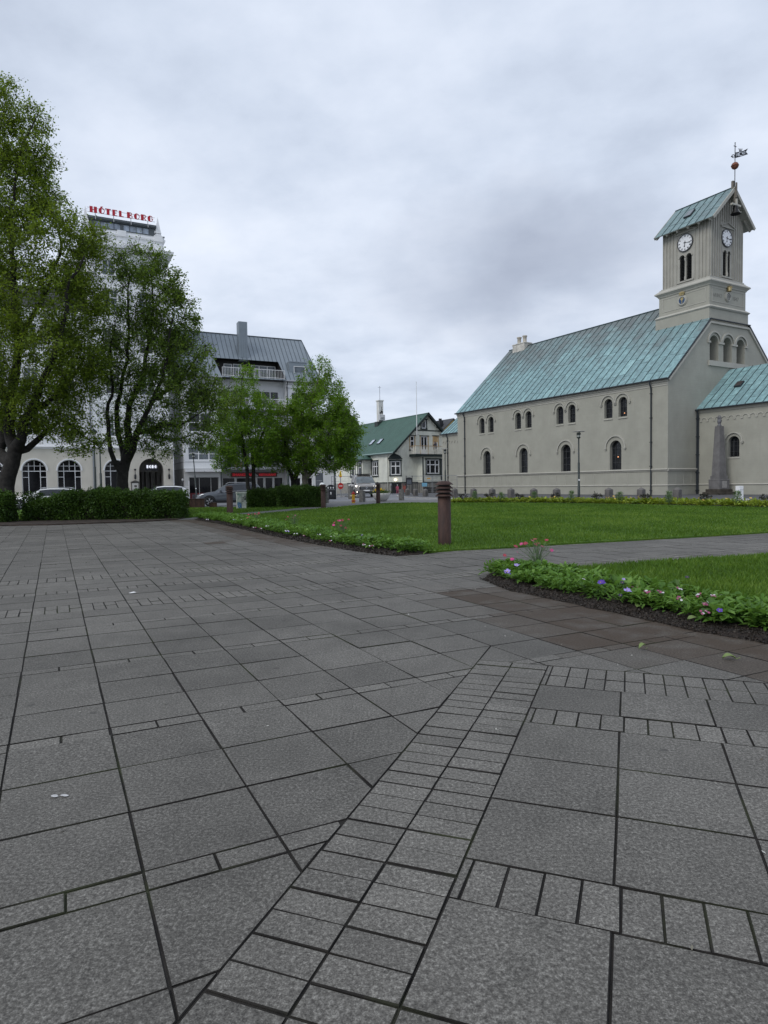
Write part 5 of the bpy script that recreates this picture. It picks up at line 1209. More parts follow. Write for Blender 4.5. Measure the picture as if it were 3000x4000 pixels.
m = MB(); m.tube([(-.1,.9,5.0),(.0,1.3,4.8),(-.06,1.4,4.5),(-.06,1.4,.1)],.05,6); m.build('downpipe', M('cream_pipe', (.52,.52,.45), .6, .1, 3.), HO)
m = MB(); m.lathe([(0,-.16),(.14,-.1),(.18,0),(.14,.1),(0,.16)],12,c45(.82,1.72,-.1)); m.build('lamp', emit('bulkhead_lamp', (1.,.9,.7), 1.6), HO)
# flagpole fixed to the gable
fp = thing('flagpole', 'slender white flagpole fixed to the gable of the cream house', 'flagpole', (4.2,81.55,7.2))
m = MB(); m.tube([(0,0,0),(0,0,6.5)],[.055,.03],8); m.lathe([(0,0),(.07,.05),(0,.12)],8,(0,0,6.48)); m.bar((0,0,.2),(.2,.7,.2),.05); m.bar((0,0,1.0),(.2,.7,1.0),.05); m.build('pole', WHITE, fp)

# farther roofs seen between the trees and behind the house
FB = thing('dark_gabled_building', 'far dark slate gabled roof with a pale chimney behind the corrugated house', 'building', (-5.0,104,0), rad(30))
m = MB(); m.box(-6,4.2,0,9,-1,7.5); m.build('wall', M('far_grey_wall', (.30,.30,.30), .8, .1, 2.), FB)
m = MB(); m.add([(-6.3,-.3,7.4),(4.5,-.3,7.4),(-.9,-.3,13.0),(-6.3,9.3,7.4),(4.5,9.3,7.4),(-.9,9.3,13.0)],[(0,1,2),(3,5,4),(0,2,5,3),(1,4,5,2)]); m.build('roof', SLATE, FB)
m = MB(); m.box(.0,.7,3,3.7,10.5,13.9); m.lathe([(.2,0),(.12,.5),(0,.52)],8,(.35,3.35,13.9)); m.build('chimney', CHW, FB)
YH = thing('yellow_house', 'far yellow house gable with a dark chimney beyond the church chancel', 'house', (12.2,126,0), rad(30))
m = MB(); m.box(-3,6,0,8,-1,9.6); m.add([(-3,0,9.6),(6,0,9.6),(1.5,0,13.4),(-3,8,9.6),(6,8,9.6),(1.5,8,13.4)],[(0,1,2),(3,5,4)]); m.build('wall', M('yellow_paint', (.55,.38,.09), .7, .1, 2.), YH)
m = MB()
for s in (-1,1): m.bar((1.5+s*4.9,4,9.35),(1.5,4,13.5),8.8,.2,up=(0,1,0)) if False else m.add([(1.5+s*4.9,-.3,9.3),(1.5,-.3,13.5),(1.5,8.3,13.5),(1.5+s*4.9,8.3,9.3),(1.5+s*4.9,-.3,9.5),(1.5,-.3,13.7),(1.5,8.3,13.7),(1.5+s*4.9,8.3,9.5)],[(0,1,2,3),(4,5,6,7),(0,1,5,4),(2,3,7,6),(0,3,7,4)])
m.build('roof', SLATE, YH); m = MB(); m.box(-.9,-.1,1,2,10.,13.3); m.box(-.75,-.5,1.3,1.6,13.3,13.7); m.box(-.45,-.2,1.3,1.6,13.3,13.7); m.build('chimney', BLACK, YH)
cr_ = thing('crane', 'thin far tower crane jib above the yellow house', 'crane', (30,300,0))
m = MB(); m.box(-.5,.5,-.5,.5,0,29); m.build('mast', GALV, cr_)
m = MB()
for z in (28.6,29.5): m.bar((-6,0,z),(3,0,z),.25)
for k in range(9): m.bar((-6+k,0,28.6),(-5+k,0,29.5),.18)
m.build('jib', GALV, cr_)
# ------------------------------------------------------------------ street furniture
def put(o, x, y, dz=0.): o.location = (x, y, G(x,y)+dz); return o
def rust():
    m, t, b, o = nodes('weathering_steel'); co = coords(t)
    c = ramp(t, noise(t, mapping(t, co, (3,3,.8)), 3., 7., .65), [(.3, (.022,.012,.010)), (.5, (.043,.022,.017)), (.68, (.076,.040,.030))])
    c = mix(t, .5, c, ramp(t, noise(t, co, 60., 3.), [(.3,.75),(.7,1.2)]), 'MULTIPLY')
    t.links.new(c, b.inputs['Base Color']); b.inputs['Roughness'].default_value = .7; b.inputs['Specular IOR Level'].default_value = .35; bump(t, b, noise(t, co, 120., 3.), .2, .003); return m
RUST = rust(); DARKIN = M('lamp_inside', (.012,.010,.010), .6, .2, 5.)
BOL = thing('bollard_light', 'tall rusty steel bollard light standing on the near corner of the main lawn', 'bollard light', group='rusty bollard lights on the lawn')
m = MB(); m.lathe([(.118,-.05),(.118,.892),(.0,.893)],24); m.build('post', RUST, BOL, smooth=None)
m = MB(); m.lathe([(.108,.89),(.108,1.12)],16); m.build('lamp_core', DARKIN, BOL)
for k in range(4):
    z = .903+k*.069; m = MB()
    if k < 3: m.lathe([(.163,z),(.162,z+.008),(.116,z+.048),(.110,z+.044),(.154,z-.002),(.163,z)],28)
    else: m.lathe([(.165,z),(.163,z+.010),(.086,z+.066),(0.,z+.068)],28); m.lathe([(.165,z),(.10,z+.02),(0,z+.02)],28)
    m.build('louvre_ring', RUST, BOL)
put(BOL, 1.09, 11.85)
for x,y,l in ((-6.0,25.6,'rusty steel bollard light in front of the graffiti box, beyond the flower bed'),(-3.0,32.6,'rusty steel bollard light beside the end of the hedge'),(-.33,38.6,'rusty steel bollard light standing in front of the bowl planter')):
    o = dup_at(BOL, (x,y,G(x,y)), label=l); o.scale = (1.02,1.02,1.0)
# granite posts with pyramid tops round the church
GRAN = M('granite', (.125,.118,.112), .9, .22, 4., .5, 50., streak=.3, dirt=(.05,.048,.045)); ROUGH = M('rough_granite', (.14,.137,.13), .95, .35, 6., 1., 18.)
GP = thing('granite_post', 'small granite post', 'bollard', group='granite posts along the churchyard kerb')
m = MB(); m.add([(-.17,-.17,-.2),(.17,-.17,-.2),(.17,.17,-.2),(-.17,.17,-.2),(-.155,-.155,.52),(.155,-.155,.52),(.155,.155,.52),(-.155,.155,.52),(0,0,.64)],[(0,1,5,4),(1,2,6,5),(2,3,7,6),(3,0,4,7),(4,5,8),(5,6,8),(6,7,8),(7,4,8)]); m.build('shaft', GRAN, GP, .012)
gp = [(2.2,60.5,'beside the rounded end of the churchyard kerb'),(2.75,57.2,'below the black noticeboard'),(3.4,53.6,'before the middle of the mesh fence'),(5.3,49.0,'at the corner of the church chancel'),(6.4,46.9,'under the left church downpipe'),(7.35,44.6,'left of the second low church window'),(8.25,42.6,'under the second low church window'),(9.3,40.7,'left of the third low window'),(10.4,39.5,'just left of the church lamp post'),(12.75,37.2,'right of the church lamp post'),(14.1,36.,'under the right church downpipe'),(15.4,34.5,'before the church facade corner')]
for k,(x,y,l) in enumerate(gp):
    o = GP if k == 0 else dup(GP); put(o, x, y, .06 if x > 4 else .0); o.rotation_euler = (random.gauss(0,.015),random.gauss(0,.015),rad(30)+random.gauss(0,.1)); o['label'] = 'grey granite post with pyramid top, '+l
    if k < 3: o.scale = (1.05,1.05,1.12)
RP = thing('stone_post', 'rough square stone post', 'bollard', group='rough stone posts along the street')
m = MB(); n_ = 5; v = []
for j in range(n_+1):
    for k in range(8):
        a = PI/4*k+.2; r = .19*(1.12 if k % 2 else .98)*(1+random.gauss(0,.03)); v.append((r*math.cos(a), r*math.sin(a), -.1+j*.17+(random.gauss(0,.012))))
m.add(v, [(j*8+k,j*8+(k+1)%8,(j+1)*8+(k+1)%8,(j+1)*8+k) for j in range(n_) for k in range(8)]); m.add(v[-8:], [tuple(range(8))]); m.build('shaft', ROUGH, RP, .02)
for k,(x,y,s,l) in enumerate([(-3.55,40.2,1.12,'behind the middle bollard light by the litter bin'),(-2.55,51.,1.35,'left of the yellow hydrant, by the van wheel'),(-1.36,41.5,1.0,'in front of the van, right of the hydrant'),(1.18,44.1,1.02,'right of the bowl planter, before the pink child')]):
    o = RP if k == 0 else dup(RP); put(o, x, y, -.02); o.scale = (1,1,s); o.rotation_euler = (0,0,k*.4); o['label'] = 'rough square stone post '+l
# hydrant
HY = thing('fire_hydrant', 'yellow fire hydrant with red cap and base ring', 'hydrant'); YEL = M('hydrant_yellow', (.62,.34,.012), .5, .08, 4.); HRED = M('hydrant_red', (.36,.02,.015), .5, .1, 4.)
m = MB(); m.lathe([(.10,-.05),(.10,.10),(.095,.14),(.095,.52),(.085,.56)],14); m.build('barrel', YEL, HY)
m = MB(); m.lathe([(.13,.11),(.13,.17),(.09,.175)],14); m.build('base_ring', HRED, HY); m = MB(); m.lathe([(.105,.54),(.115,.56),(.10,.62),(.05,.66),(.03,.67),(.03,.72),(0,.725)],14); m.build('cap', HRED, HY)
for s in (-1,1): m = MB(); m.tube([(s*.08,0,.45),(s*.17,0,.45)],.045,10); m.tube([(s*.17,0,.45),(s*.2,0,.45)],.06,10); m.build('nozzle', M('nozzle_white', (.7,.66,.5), .5, .1, 4.) if s < 0 else bpy.data.materials['nozzle_white'], HY)
put(HY, -1.83, 39.6)
# bowl planter
BP = thing('bowl_planter', 'big pale concrete bowl planter filled with yellow flowers', 'planter'); CONC = M('pale_concrete', (.46,.455,.435), .85, .12, 2., .2, 50., streak=.3, dirt=(.2,.195,.18))
m = MB(); m.lathe([(0,0),(.20,0),(.34,.06),(.48,.22),(.56,.42),(.585,.54),(.545,.54),(.52,.48),(.0,.46)],32); m.build('bowl', CONC, BP)
PLEAF = leafmat('planter_leaf', (.015,.04,.008), (.04,.09,.015), (.09,.15,.03)); YPET = leafmat('yellow_petal', (.55,.33,.01), (.75,.5,.01), (.85,.66,.05), .3)
k = 900; p = RNG.normal(size=(k,3))*np.array([.22,.22,.07])+np.array([0,0,.60]); quads_object('leaves', leaf_quads(p, .10, .1, .35), RNG.random(k), PLEAF, BP)
k = 300; p = RNG.normal(size=(k,3))*np.array([.13,.14,.06])+np.array([-.17,0,.76]); quads_object('flower', leaf_quads(p, .08, .4, .8), RNG.random(k), YPET, BP); put(BP, -.16, 42.5)
# litter bin
LB = thing('litter_bin', 'black domed litter bin with oval openings', 'bin'); BINM = M('bin_black', (.012,.013,.016), .45, .15, 4.)
m = MB(); m.box(-.30,.30,-.28,.28,.08,.72); m.box(-.27,.27,-.25,.25,0,.08); m.build('body', BINM, LB, .03)
m = MB(); m.prism([(-.33,.74),(.33,.74),(.33,.92),(.24,1.06),(.08,1.12),(-.08,1.12),(-.24,1.06),(-.33,.92)], -.31, .31, front(0.)); m.build('lid', BINM, LB, .02)
m = MB(); m.box(-.315,.315,-.30,.30,.715,.745); m.build('band', M('bin_band', (.35,.36,.37), .5, .1, 4.), LB)
OPN = M('bin_opening', (.62,.63,.63), .6, .1, 3.)
for a in (-.2,0.,.2): m = MB(); m.prism([(a+.045*math.cos(q),.88+.075*math.sin(q)) for q in [2*PI*i/14 for i in range(14)]], -.318, -.30, front(0.)); m.build('opening', OPN, LB)
m = MB(); m.prism([(-.04,.34),(-.02,.34),(-.012,.46),(.012,.46),(.02,.34),(.04,.34),(.05,.52),(.0,.56),(-.05,.52)], -.285, -.27, front(0.)); m.build('pictogram', OPN, LB)
put(LB, -4.1, 50.9, .02); LB.rotation_euler = (0,0,.1)
# lamp posts with a flat disc hood
DGREEN = M('lamp_green_black', (.010,.020,.020), .45, .15, 4.); DISC = M('lamp_disc', (.34,.34,.33), .5, .1, 4.); LGL = M('lamp_glass', (.42,.43,.40), .2, .08, 6.)
LP = thing('lamp_post', 'slim dark street lamp with a flat disc hood', 'street lamp', group='street lamps with flat disc hoods')
m = MB(); m.tube([(0,0,-.1),(0,0,.85),(0,0,.86),(0,0,2.2),(0,0,2.21),(0,0,3.62)],[.075,.075,.062,.060,.042,.038],10); m.build('pole', DGREEN, LP)
m = MB(); m.lathe([(.36,4.02),(.36,4.035),(.05,4.07),(0,4.07)],24); m.lathe([(.36,4.02),(.08,4.0),(0,4.0)],24); m.build('disc_hood', DISC, LP)
m = MB(); m.lathe([(.06,3.62),(.10,3.66),(.11,3.7)],14); m.lathe([(.115,3.84),(.125,3.86),(.125,3.92),(.10,3.93)],14)
for k in range(3): a = 2*PI*k/3+.5; m.bar((.105*math.cos(a),.105*math.sin(a),3.66),(.105*math.cos(a),.105*math.sin(a),4.02),.018)
m.build('lantern_cage', DGREEN, LP); m = MB(); m.lathe([(.085,3.68),(.09,3.72),(.09,3.9),(.07,3.98)],14); m.build('lantern_glass', LGL, LP)
m = MB()
for z in (3.35,3.0,2.75): m.bar((-.09,0,z),(.02,0,z),.03); 
m.build('hook', GALV, LP)
m = MB(); m.box(-.045,.045,-.066,-.06,1.15,1.24); m.build('sticker', WHITE, LP)
put(LP, 11.5, 38.75, .02)
LP['label'] = 'tall dark street lamp with flat disc hood in front of the church long wall'
o = dup_at(LP, (5.35,57.,.12), .8, 'dark street lamp with disc hood between the house balcony and the church chancel'); 
o = dup_at(LP, (-14.95,52.6,-.15), .3, 'leaning dark street lamp with disc hood in front of the shop window'); o.rotation_euler = (-.01,-.05,.3)
o = dup_at(LP, (-2.95,69.,.0), .3, 'small distant street lamp with disc hood beside the house bay window')
o = dup_at(LP, (-3.8,51.3,.05), 1.2, 'dark street lamp by the litter bin with its top hidden in the tree'); o.scale = (1.25,1.25,1.45)
o = dup_at(LP, (-7.5,51.5,-.12), 1.7, 'dark lamp post before the restaurant with its top hidden in leaves'); o.scale = (1.1,1.1,1.25)
# heritage lamps by the hotel
HL = thing('lantern_post', 'dark lamp post with a domed lantern before the hotel arches', 'street lamp', group='domed lantern posts before the hotel')
m = MB(); m.tube([(0,0,-.1),(0,0,2.55),(0,0,2.56),(0,0,4.35)],[.085,.085,.055,.045],10); m.build('pole', DGREEN, HL)
m = MB(); m.lathe([(.30,4.72),(.27,4.80),(.16,4.92),(0,4.97)],16); m.lathe([(.30,4.72),(.0,4.74)],16); m.build('dome', DGREEN, HL); m = MB(); m.lathe([(.05,4.35),(.10,4.40),(.2,4.72)],12); m.build('lantern_glass', LGL, HL); put(HL, -21.3, 49.6)
o = dup_at(HL, (-22.6,51.6,G(-22.6,51.6)), 0., 'dark lamp post before the hotel, left of the domed lantern, its top hidden in leaves'); o.scale = (1,1,1.22)
# obelisk monument in front of the church
OB = thing('obelisk_monument', 'grey granite obelisk with stepped base and bronze finial beside the church', 'monument', (23.3,45.7,.1), rad(20))
def frus(m, h0, h1, z0, z1): m.add([(-h0,-h0,z0),(h0,-h0,z0),(h0,h0,z0),(-h0,h0,z0),(-h1,-h1,z1),(h1,-h1,z1),(h1,h1,z1),(-h1,h1,z1)],[(0,3,2,1),(4,5,6,7),(0,1,5,4),(1,2,6,5),(2,3,7,6),(3,0,4,7)])
OBM = M('obelisk_granite', (.155,.15,.15), .85, .2, 2., .3, 40., streak=.35, dirt=(.09,.088,.085)); m = MB(); frus(m,.74,.74,-.2,.20); frus(m,.60,.60,.20,.40); m.build('step', M('mossy_stone', (.06,.052,.042), .95, .35, 5., .5, 30.), OB, .02)
m = MB(); frus(m,.46,.46,.40,1.02); frus(m,.48,.46,1.02,1.08); frus(m,.39,.39,1.08,1.32); m.build('pedestal', OBM, OB, .012); m = MB(); frus(m,.335,.20,1.32,4.75); m.build('shaft', OBM, OB, .012)
m = MB(); m.box(-.20,.22,-.475,-.455,.48,.96); m.build('plaque', M('plaque_stone', (.30,.29,.28), .8, .15, 9.), OB, .03); m = MB(); m.lathe([(.13,4.75),(.16,4.8),(.09,4.86),(.11,4.95),(.15,5.05),(.12,5.2),(.06,5.25)],12)
for k in range(7): a = 2*PI*k/7; m.tube([(.08*math.cos(a),.08*math.sin(a),5.2),(.12*math.cos(a+.4),.12*math.sin(a+.4),5.35),(.05*math.cos(a+1),.05*math.sin(a+1),5.5)],[.04,.03,.008],6)
m.build('finial', M('finial_metal', (.14,.14,.155), .5, .2, 5.), OB)
# white concrete post with round foot
WP = thing('white_post', 'white marker post on a round concrete foot by the churchyard', 'post'); m = MB(); m.lathe([(.42,0),(.43,.04),(.43,.17),(.40,.2),(.0,.2)],24); m.build('foot', CONC, WP); m = MB(); m.box(-.14,.14,-.11,.11,.2,.82); m.box(-.12,.12,-.13,-.1,.66,.7); m.build('shaft', WHITE, WP, .02); put(WP, 17.1, 31.6, .0); WP.rotation_euler = (0,0,rad(20))
# info pillar
IP = thing('info_pillar', 'dark grey street information pillar with a map panel', 'information sign', (-5.1,52.3,.14), .05); m = MB(); m.box(-.30,.30,-.07,.07,0,2.0); m.build('body', M('pillar_grey', (.075,.085,.10), .5, .06, 3.), IP, .01); m = MB(); m.box(-.27,.02,-.075,-.07,1.8,1.95); m.build('header', BLACK, IP)
m = MB(); m.box(-.25,.25,-.078,-.07,.1,1.35); m.build('map_panel', M('map_panel', (.105,.115,.13), .4, .25, 7.), IP); m = MB(); m.box(-.25,.25,-.082,-.078,1.36,1.41); m.box(.02,.22,-.082,-.078,1.08,1.24); m.build('print', M('map_print', (.3,.31,.33), .5, .4, 9.), IP)
m = MB(); m.prism([(-.22,1.84),(-.16,1.84),(-.16,1.90),(-.22,1.90)],-.08,-.075,front(0.)); m.prism([(-.13,1.86),(-.03,1.86),(-.03,1.88),(-.13,1.88)],-.08,-.075,front(0.)); m.build('pictogram', WHITE, IP)
# graffiti-covered utility box
UB = thing('utility_box', 'pale utility cabinet covered in blue and black graffiti', 'utility box', (-7.3,33.6,G(-7.3,33.6)), .35); UBM = M('cabinet_paint', (.40,.42,.38), .7, .25, 4., streak=.5, dirt=(.3,.34,.27)); m = MB(); m.box(-.22,.24,-.16,.16,0,.86); m.box(-.24,.26,-.18,.18,.82,.9); m.build('cabinet', UBM, UB, .008); m = MB(); m.mbox(front(-.16), -.004, .004, .04, .8, -.006, 0); m.build('door_gap', BLACK, UB)
def scribble(col, n, a0, a1, b0, b1, w, seed):
    r = random.Random(seed); m = MB(); p = (r.uniform(a0,a1), b1)
    for k in range(n):
        q = (min(a1,max(a0,p[0]+r.gauss(0,.10))), min(b1,max(b0,p[1]+r.gauss(-.015,.085)))); d = Vector((q[0]-p[0],q[1]-p[1])); L = d.length+1e-6; nx_, ny_ = -d.y/L*w, d.x/L*w
        m.add([(p[0]-nx_,-.166,p[1]-ny_),(p[0]+nx_,-.166,p[1]+ny_),(q[0]+nx_,-.166,q[1]+ny_),(q[0]-nx_,-.166,q[1]-ny_)],[(0,1,2,3)]); p = q
    m.build('graffiti', col, UB)
GB, GK = M('graffiti_blue', (.03,.14,.36), .6, .1, 9.), M('graffiti_black', (.02,.02,.025), .6, .1, 9.)
scribble(GB, 26, -.2,-.02,.08,.36,.012,3); scribble(GK, 34, .04,.22,.1,.78,.010,5); scribble(M('graffiti_green', (.16,.28,.22), .6, .2, 9.), 22, -.2,-.02,.3,.8,.012,8)
m = MB()
for k,(a,b) in enumerate([(-.19,.2),(-.13,.2),(-.07,.2)]): m.mbox(front(-.167), a, a+.012, b, b+.15, 0, .001)
m.mbox(front(-.167), -.19,-.13,.335,.347,0,.001); m.mbox(front(-.167), -.13,-.085,.26,.272,0,.001); m.mbox(front(-.167), -.07,-.02,.2,.212,0,.001); m.build('tag', GB, UB)
# steel planters and benches on the left
def planter(x, y, sx_, sy_, h, lab, rz=.2):
    o = thing('steel_planter', lab, 'planter', (x,y,G(x,y)), rz, 'rusty steel planter boxes by the street'); m = MB(); m.box(-sx_/2,sx_/2,-sy_/2,sy_/2,0,h); m.box(-sx_/2-.02,sx_/2+.02,-sy_/2-.02,sy_/2+.02,h-.03,h); m.build('box', RUST, o, .01)
    m = MB(); m.box(-sx_/2+.06,sx_/2-.06,-sy_/2+.06,sy_/2-.06,h-.02,h+.006); m.build('soil', SOIL, o); return o
planter(-11.55,41.,.70,.7,.62,'tall square rusty steel planter box in front of the grey car bonnet'); planter(-10.75,41.4,.45,.6,.36,'low narrow rusty steel box in front of the grey car wheel'); planter(-12.45,41.6,.9,.6,.62,'rusty steel planter box behind and left of the tall one')
planter(-14.1,42.6,1.3,.5,.30,'low rusty steel bench box at the end of the long hedge'); planter(-18.6,36.5,1.3,.8,.62,'rusty steel planter in the gap between the left tree and the hedge')
# site fence, signs, barriers by the house
FENCE = thing('site_fence', 'left galvanised mesh fence panel with a blue notice before the cream house', 'fence', (2.5,68.,.05), .03, 'mesh fence panels before the house')
m = MB(); FW_ = 2.5
for x in (0,FW_): m.tube([(x,0,-.05),(x,0,1.95)],.025,8)
for z in (.12,1.93): m.tube([(0,0,z),(FW_,0,z)],.022,8)
m.tube([(0,0,1.45),(FW_,0,1.5)],.012,6); m.build('frame', GALV, FENCE)
m = MB()
for k in range(1,26): m.bar((k*FW_/26,0,.12),(k*FW_/26,0,1.93),.005)
for k in range(1,8): m.bar((0,0,.12+k*.226),(FW_,0,.12+k*.226),.005)
m.build('mesh', GALV, FENCE); o = dup_at(FENCE, (5.1,68.1,.05), -.02, 'right galvanised mesh fence panel beside the church chancel'); 
m = MB(); m.box(1.45,2.0,-.035,-.025,.85,1.22); m.build('notice', M('blue_notice', (.16,.36,.50), .5, .06, 3.), FENCE); m = MB(); m.box(2.0,2.35,-.035,-.025,1.62,1.72); m.build('tag', M('orange_tag', (.6,.32,.03), .5, .1, 3.), FENCE)
f3 = dup_at(FENCE, (-4.9,62.,.05), .05, 'galvanised mesh fence panel behind the no entry sign, left of the van')
for c in list(kids(f3)):
    if c.name.split('.')[0] in ('notice','tag'): bpy.data.objects.remove(c)
NB = thing('noticeboard', 'tall black noticeboard behind the mesh fence', 'noticeboard', (2.55,65.5,.05), .1); m = MB()
for s in (-1,1): m.box(s*.30-.035,s*.30+.035,-.03,.03,0,1.95)
m.build('post', IRON, NB); m = MB(); m.prism([(-.28,1.05),(.28,1.05),(.28,1.7),(.12,1.78),(-.12,1.78),(-.28,1.7)],-.03,.03,front(0.)); m.build('board', IRON, NB); m = MB(); m.box(-.22,.22,-.04,-.03,1.1,1.55); m.build('sheet', M('notice_sheet', (.10,.11,.13), .4, .3, 9.), NB)
SG = thing('traffic_sign', 'sign post with a yellow triangular top sign and a red round no entry sign', 'traffic sign', (-3.72,57.,.06)); m = MB(); m.tube([(0,0,-.1),(0,0,2.25)],.035,8); m.build('post', GALV, SG)
m = MB(); m.prism([(-.13,1.85),(.13,1.85),(.04,2.33),(-.04,2.33)],-.05,-.035,front(0.)); m.build('yellow_sign', M('sign_yellow', (.72,.50,.02), .5, .05, 3.), SG); m = MB(); m.box(-.11,.11,-.05,-.03,1.77,1.85); m.build('orange_band', HRED, SG)
m = MB(); m.prism([(-.05+.02,1.92),(.05-.02,1.92),(.012,2.2),(-.012,2.2)],-.054,-.05,front(0.)); m.build('sign_mark', BLACK, SG)
m = MB(); m.prism([(.24*math.cos(q),1.02+.28*math.sin(q)) for q in [2*PI*i/20 for i in range(20)]],-.055,-.04,front(0.)); rs_ = m.build('round_sign', HRED, SG); m = MB(); m.box(-.15,.15,-.062,-.055,.98,1.06); m.build('bar', M('sign_bar', (.6,.45,.45), .5, .1, 3.), rs_)
BR = thing('barrier', 'red plastic street barrier standing by the black basement door', 'barrier', (2.24,71.,.05), .2); m = MB()
for x in (-.16,.16): m.box(x-.025,x+.025,-.03,.03,0,1.15)
m.build('post', M('barrier_red', (.26,.06,.05), .5, .2, 4.), BR); m = MB(); m.box(-.15,.15,-.04,.04,.25,.95); m.build('panel', M('barrier_panel', (.30,.09,.07), .5, .4, 3.), BR); m = MB(); m.box(-.24,.24,-.3,.3,0,.09); m.build('foot', BLACK, BR)
RF = thing('railing', 'dark iron railing with upright bars before the house plinth', 'railing', (1.0,72.5,.05), .25); m = MB(); m.bar((0,0,1.15),(4.3,0,1.15),.05)
for k in range(19): m.bar((k*.239,0,0),(k*.239,0,1.15),.025 if k%6 else .05)
m.build('bar', IRON, RF); m = MB(); m.prism([(3.6+.16*math.cos(q),1.05+.18*math.sin(q)) for q in [2*PI*i/14 for i in range(14)]],-.06,-.03,front(0.)); m.build('round_sign', HRED, RF)
LW = thing('lava_stone_wall', 'low dark lava stone garden wall before the cream house', 'garden wall', (4.6,74.,0), .2); m = MB(); r_ = random.Random(4)
for row in range(3):
    x = r_.uniform(-.2,0)
    while x < 6: d_ = r_.uniform(.3,.55); m.box(x+.015,x+d_-.015,-.2-r_.uniform(0,.05),.2,row*.27+.01,row*.27+.26); x += d_
m.build('stones', M('lava_stone', (.05,.048,.045), .95, .4, 5., .8, 20.), LW, .03)
BX = thing('white_sign_board', 'small white sign board with black lettering leaning by the van', 'sign', (-2.93,58.6,.06), .0); m = MB(); m.box(-.19,.19,-.02,.02,.65,1.15); m.box(-.02,.02,-.02,.02,0,.65); m.build('board', WHITE, BX); m = MB(); m.prism([(-.08,.78),(-.03,.78),(.05,.9),(.02,1.0),(.08,1.06),(-.02,1.08),(-.06,.95)],-.028,-.02,front(0.)); m.build('symbol', BLACK, BX)

# ------------------------------------------------------------------ vehicles: one lofted shell per car, panes and body cut from the same surface
def car(name, label, cat, L, Wd, st, paint, loc, rz, wheels, wr=.34, group=None, rail=None, clad=None, front_kit=None):
    """st: list of (x, zbot, zbelt, ztop, w_belt, w_top, kind); kind b body / g glasshouse; x=0 at the nose, forward = -x"""
    o = thing(name, label, cat, loc, rz, group); n = len(st)
    def ring(s):
        x,zb,zl,zt,wb,wt,_ = s; h = zl-zb
        return [(x,y*1.,z) for y,z in ((wb*.80,zb),(wb*.96,zb+h*.12),(wb,zb+h*.45),(wb*.985,zb+h*.8),(wb*.95,zl),(wt,zl+(zt-zl)*.86),(wt*.90,zt-.015),(wt*.5,zt),(0,zt+.006))]
    grid = [ring(s) for s in st]; K = 9; body, gl, ws = MB(), MB(), MB()
    for i in range(n-1):
        ga, gb = st[i][6], st[i+1][6]
        for sgn in (1,-1):
            for k in range(K-1):
                q = [grid[i][k],grid[i+1][k],grid[i+1][k+1],grid[i][k+1]]; q = [(p[0],p[1]*sgn,p[2]) for p in q]
                isg = k == 4 and ga in 'gs' and gb in 'gs'; isw = k >= 5 and (ga+gb) in ('ws','sW','gr','rR','wg','gR')
                (gl if isg else ws if isw else body).add(q, [(0,1,2,3)], 0, True)
    for e in (0,n-1):
        for sgn in (1,-1): body.add([(p[0],p[1]*sgn,p[2]) for p in grid[e]]+[(grid[e][0][0],0,grid[e][0][2])], [tuple(range(K+1))])
    body.build('body', paint, o); 
    if gl.f: gl.build('side_window', CARG, o)
    if ws.f: ws.build('windscreen', CARG2, o)
    for wx in wheels:
        for s in (1,-1):
            y = s*(Wd/2-.02); m = MB(); tr_ = [(wr,-.11),(wr,.09),(wr*.95,.115),(wr*.68,.12)]
            m.add(*[[ (wx+r*math.cos(2*PI*k/24), y+s*d_, wr+r*math.sin(2*PI*k/24)) for r,d_ in tr_ for k in range(24)], [(i*24+k,i*24+(k+1)%24,(i+1)*24+(k+1)%24,(i+1)*24+k) for i in range(3) for k in range(24)]], 0, True); w_ = m.build('wheel', TYRE, o)
            m = MB(); m.add([(wx+wr*.68*math.cos(2*PI*k/24), y+s*.06, wr+wr*.68*math.sin(2*PI*k/24)) for k in range(24)], [tuple(range(24))]); m.build('rim_well', BLACK, w_); m = MB()
            for k in range(5):
                for dq in (-.16,.16):
                    a = 2*PI*k/5+.3; p = (wx+.05*math.cos(a),y+s*.11,wr+.05*math.sin(a)); q = (wx+wr*.66*math.cos(a+dq),y+s*.10,wr+wr*.66*math.sin(a+dq)); m.bar(p,q,.03,.04,up=(0,1,0))
            m.lathe([(0,0)],3); m.v, m.f, m.m, m.sm = m.v[:-3], [f for f in m.f if max(f) < len(m.v)-3], m.m, m.sm; m.m = m.m[:len(m.f)]; m.sm = m.sm[:len(m.f)]
            m.build('rim', ALLOY, w_)
            m = MB(); mp = (lambda a,b,w,s=s,y=y: (a,y+s*(.03-w),b)); m.arcband(wx, wr, wr*1.02, wr*1.22, -.02, .12, mp, -.15, PI+.15, 16); m.build('wheel_arch', clad or BLACK, o)
    return o
CARG = glass('car_side_glass', (.020,.024,.030), .04); CARG2 = glass('car_windscreen', (.09,.11,.12), .05); TYRE = M('tyre', (.015,.015,.016), .85, .2, 9.); ALLOY = M('alloy', (.45,.46,.48), .35, .1, 9., metal=.6)
def carpaint(name, col, metal=.0): m = M(name, col, .28, .03, 1., metal=metal, spec=.6); b = [n for n in m.node_tree.nodes if n.type == 'BSDF_PRINCIPLED'][0]; b.inputs['Coat Weight'].default_value = .6; b.inputs['Coat Roughness'].default_value = .06; return m
GREYP, WHITEP, VANP = carpaint('graphite_car_paint', (.075,.085,.10), .35), carpaint('white_car_paint', (.72,.73,.74)), carpaint('champagne_van_paint', (.23,.215,.20), .3)
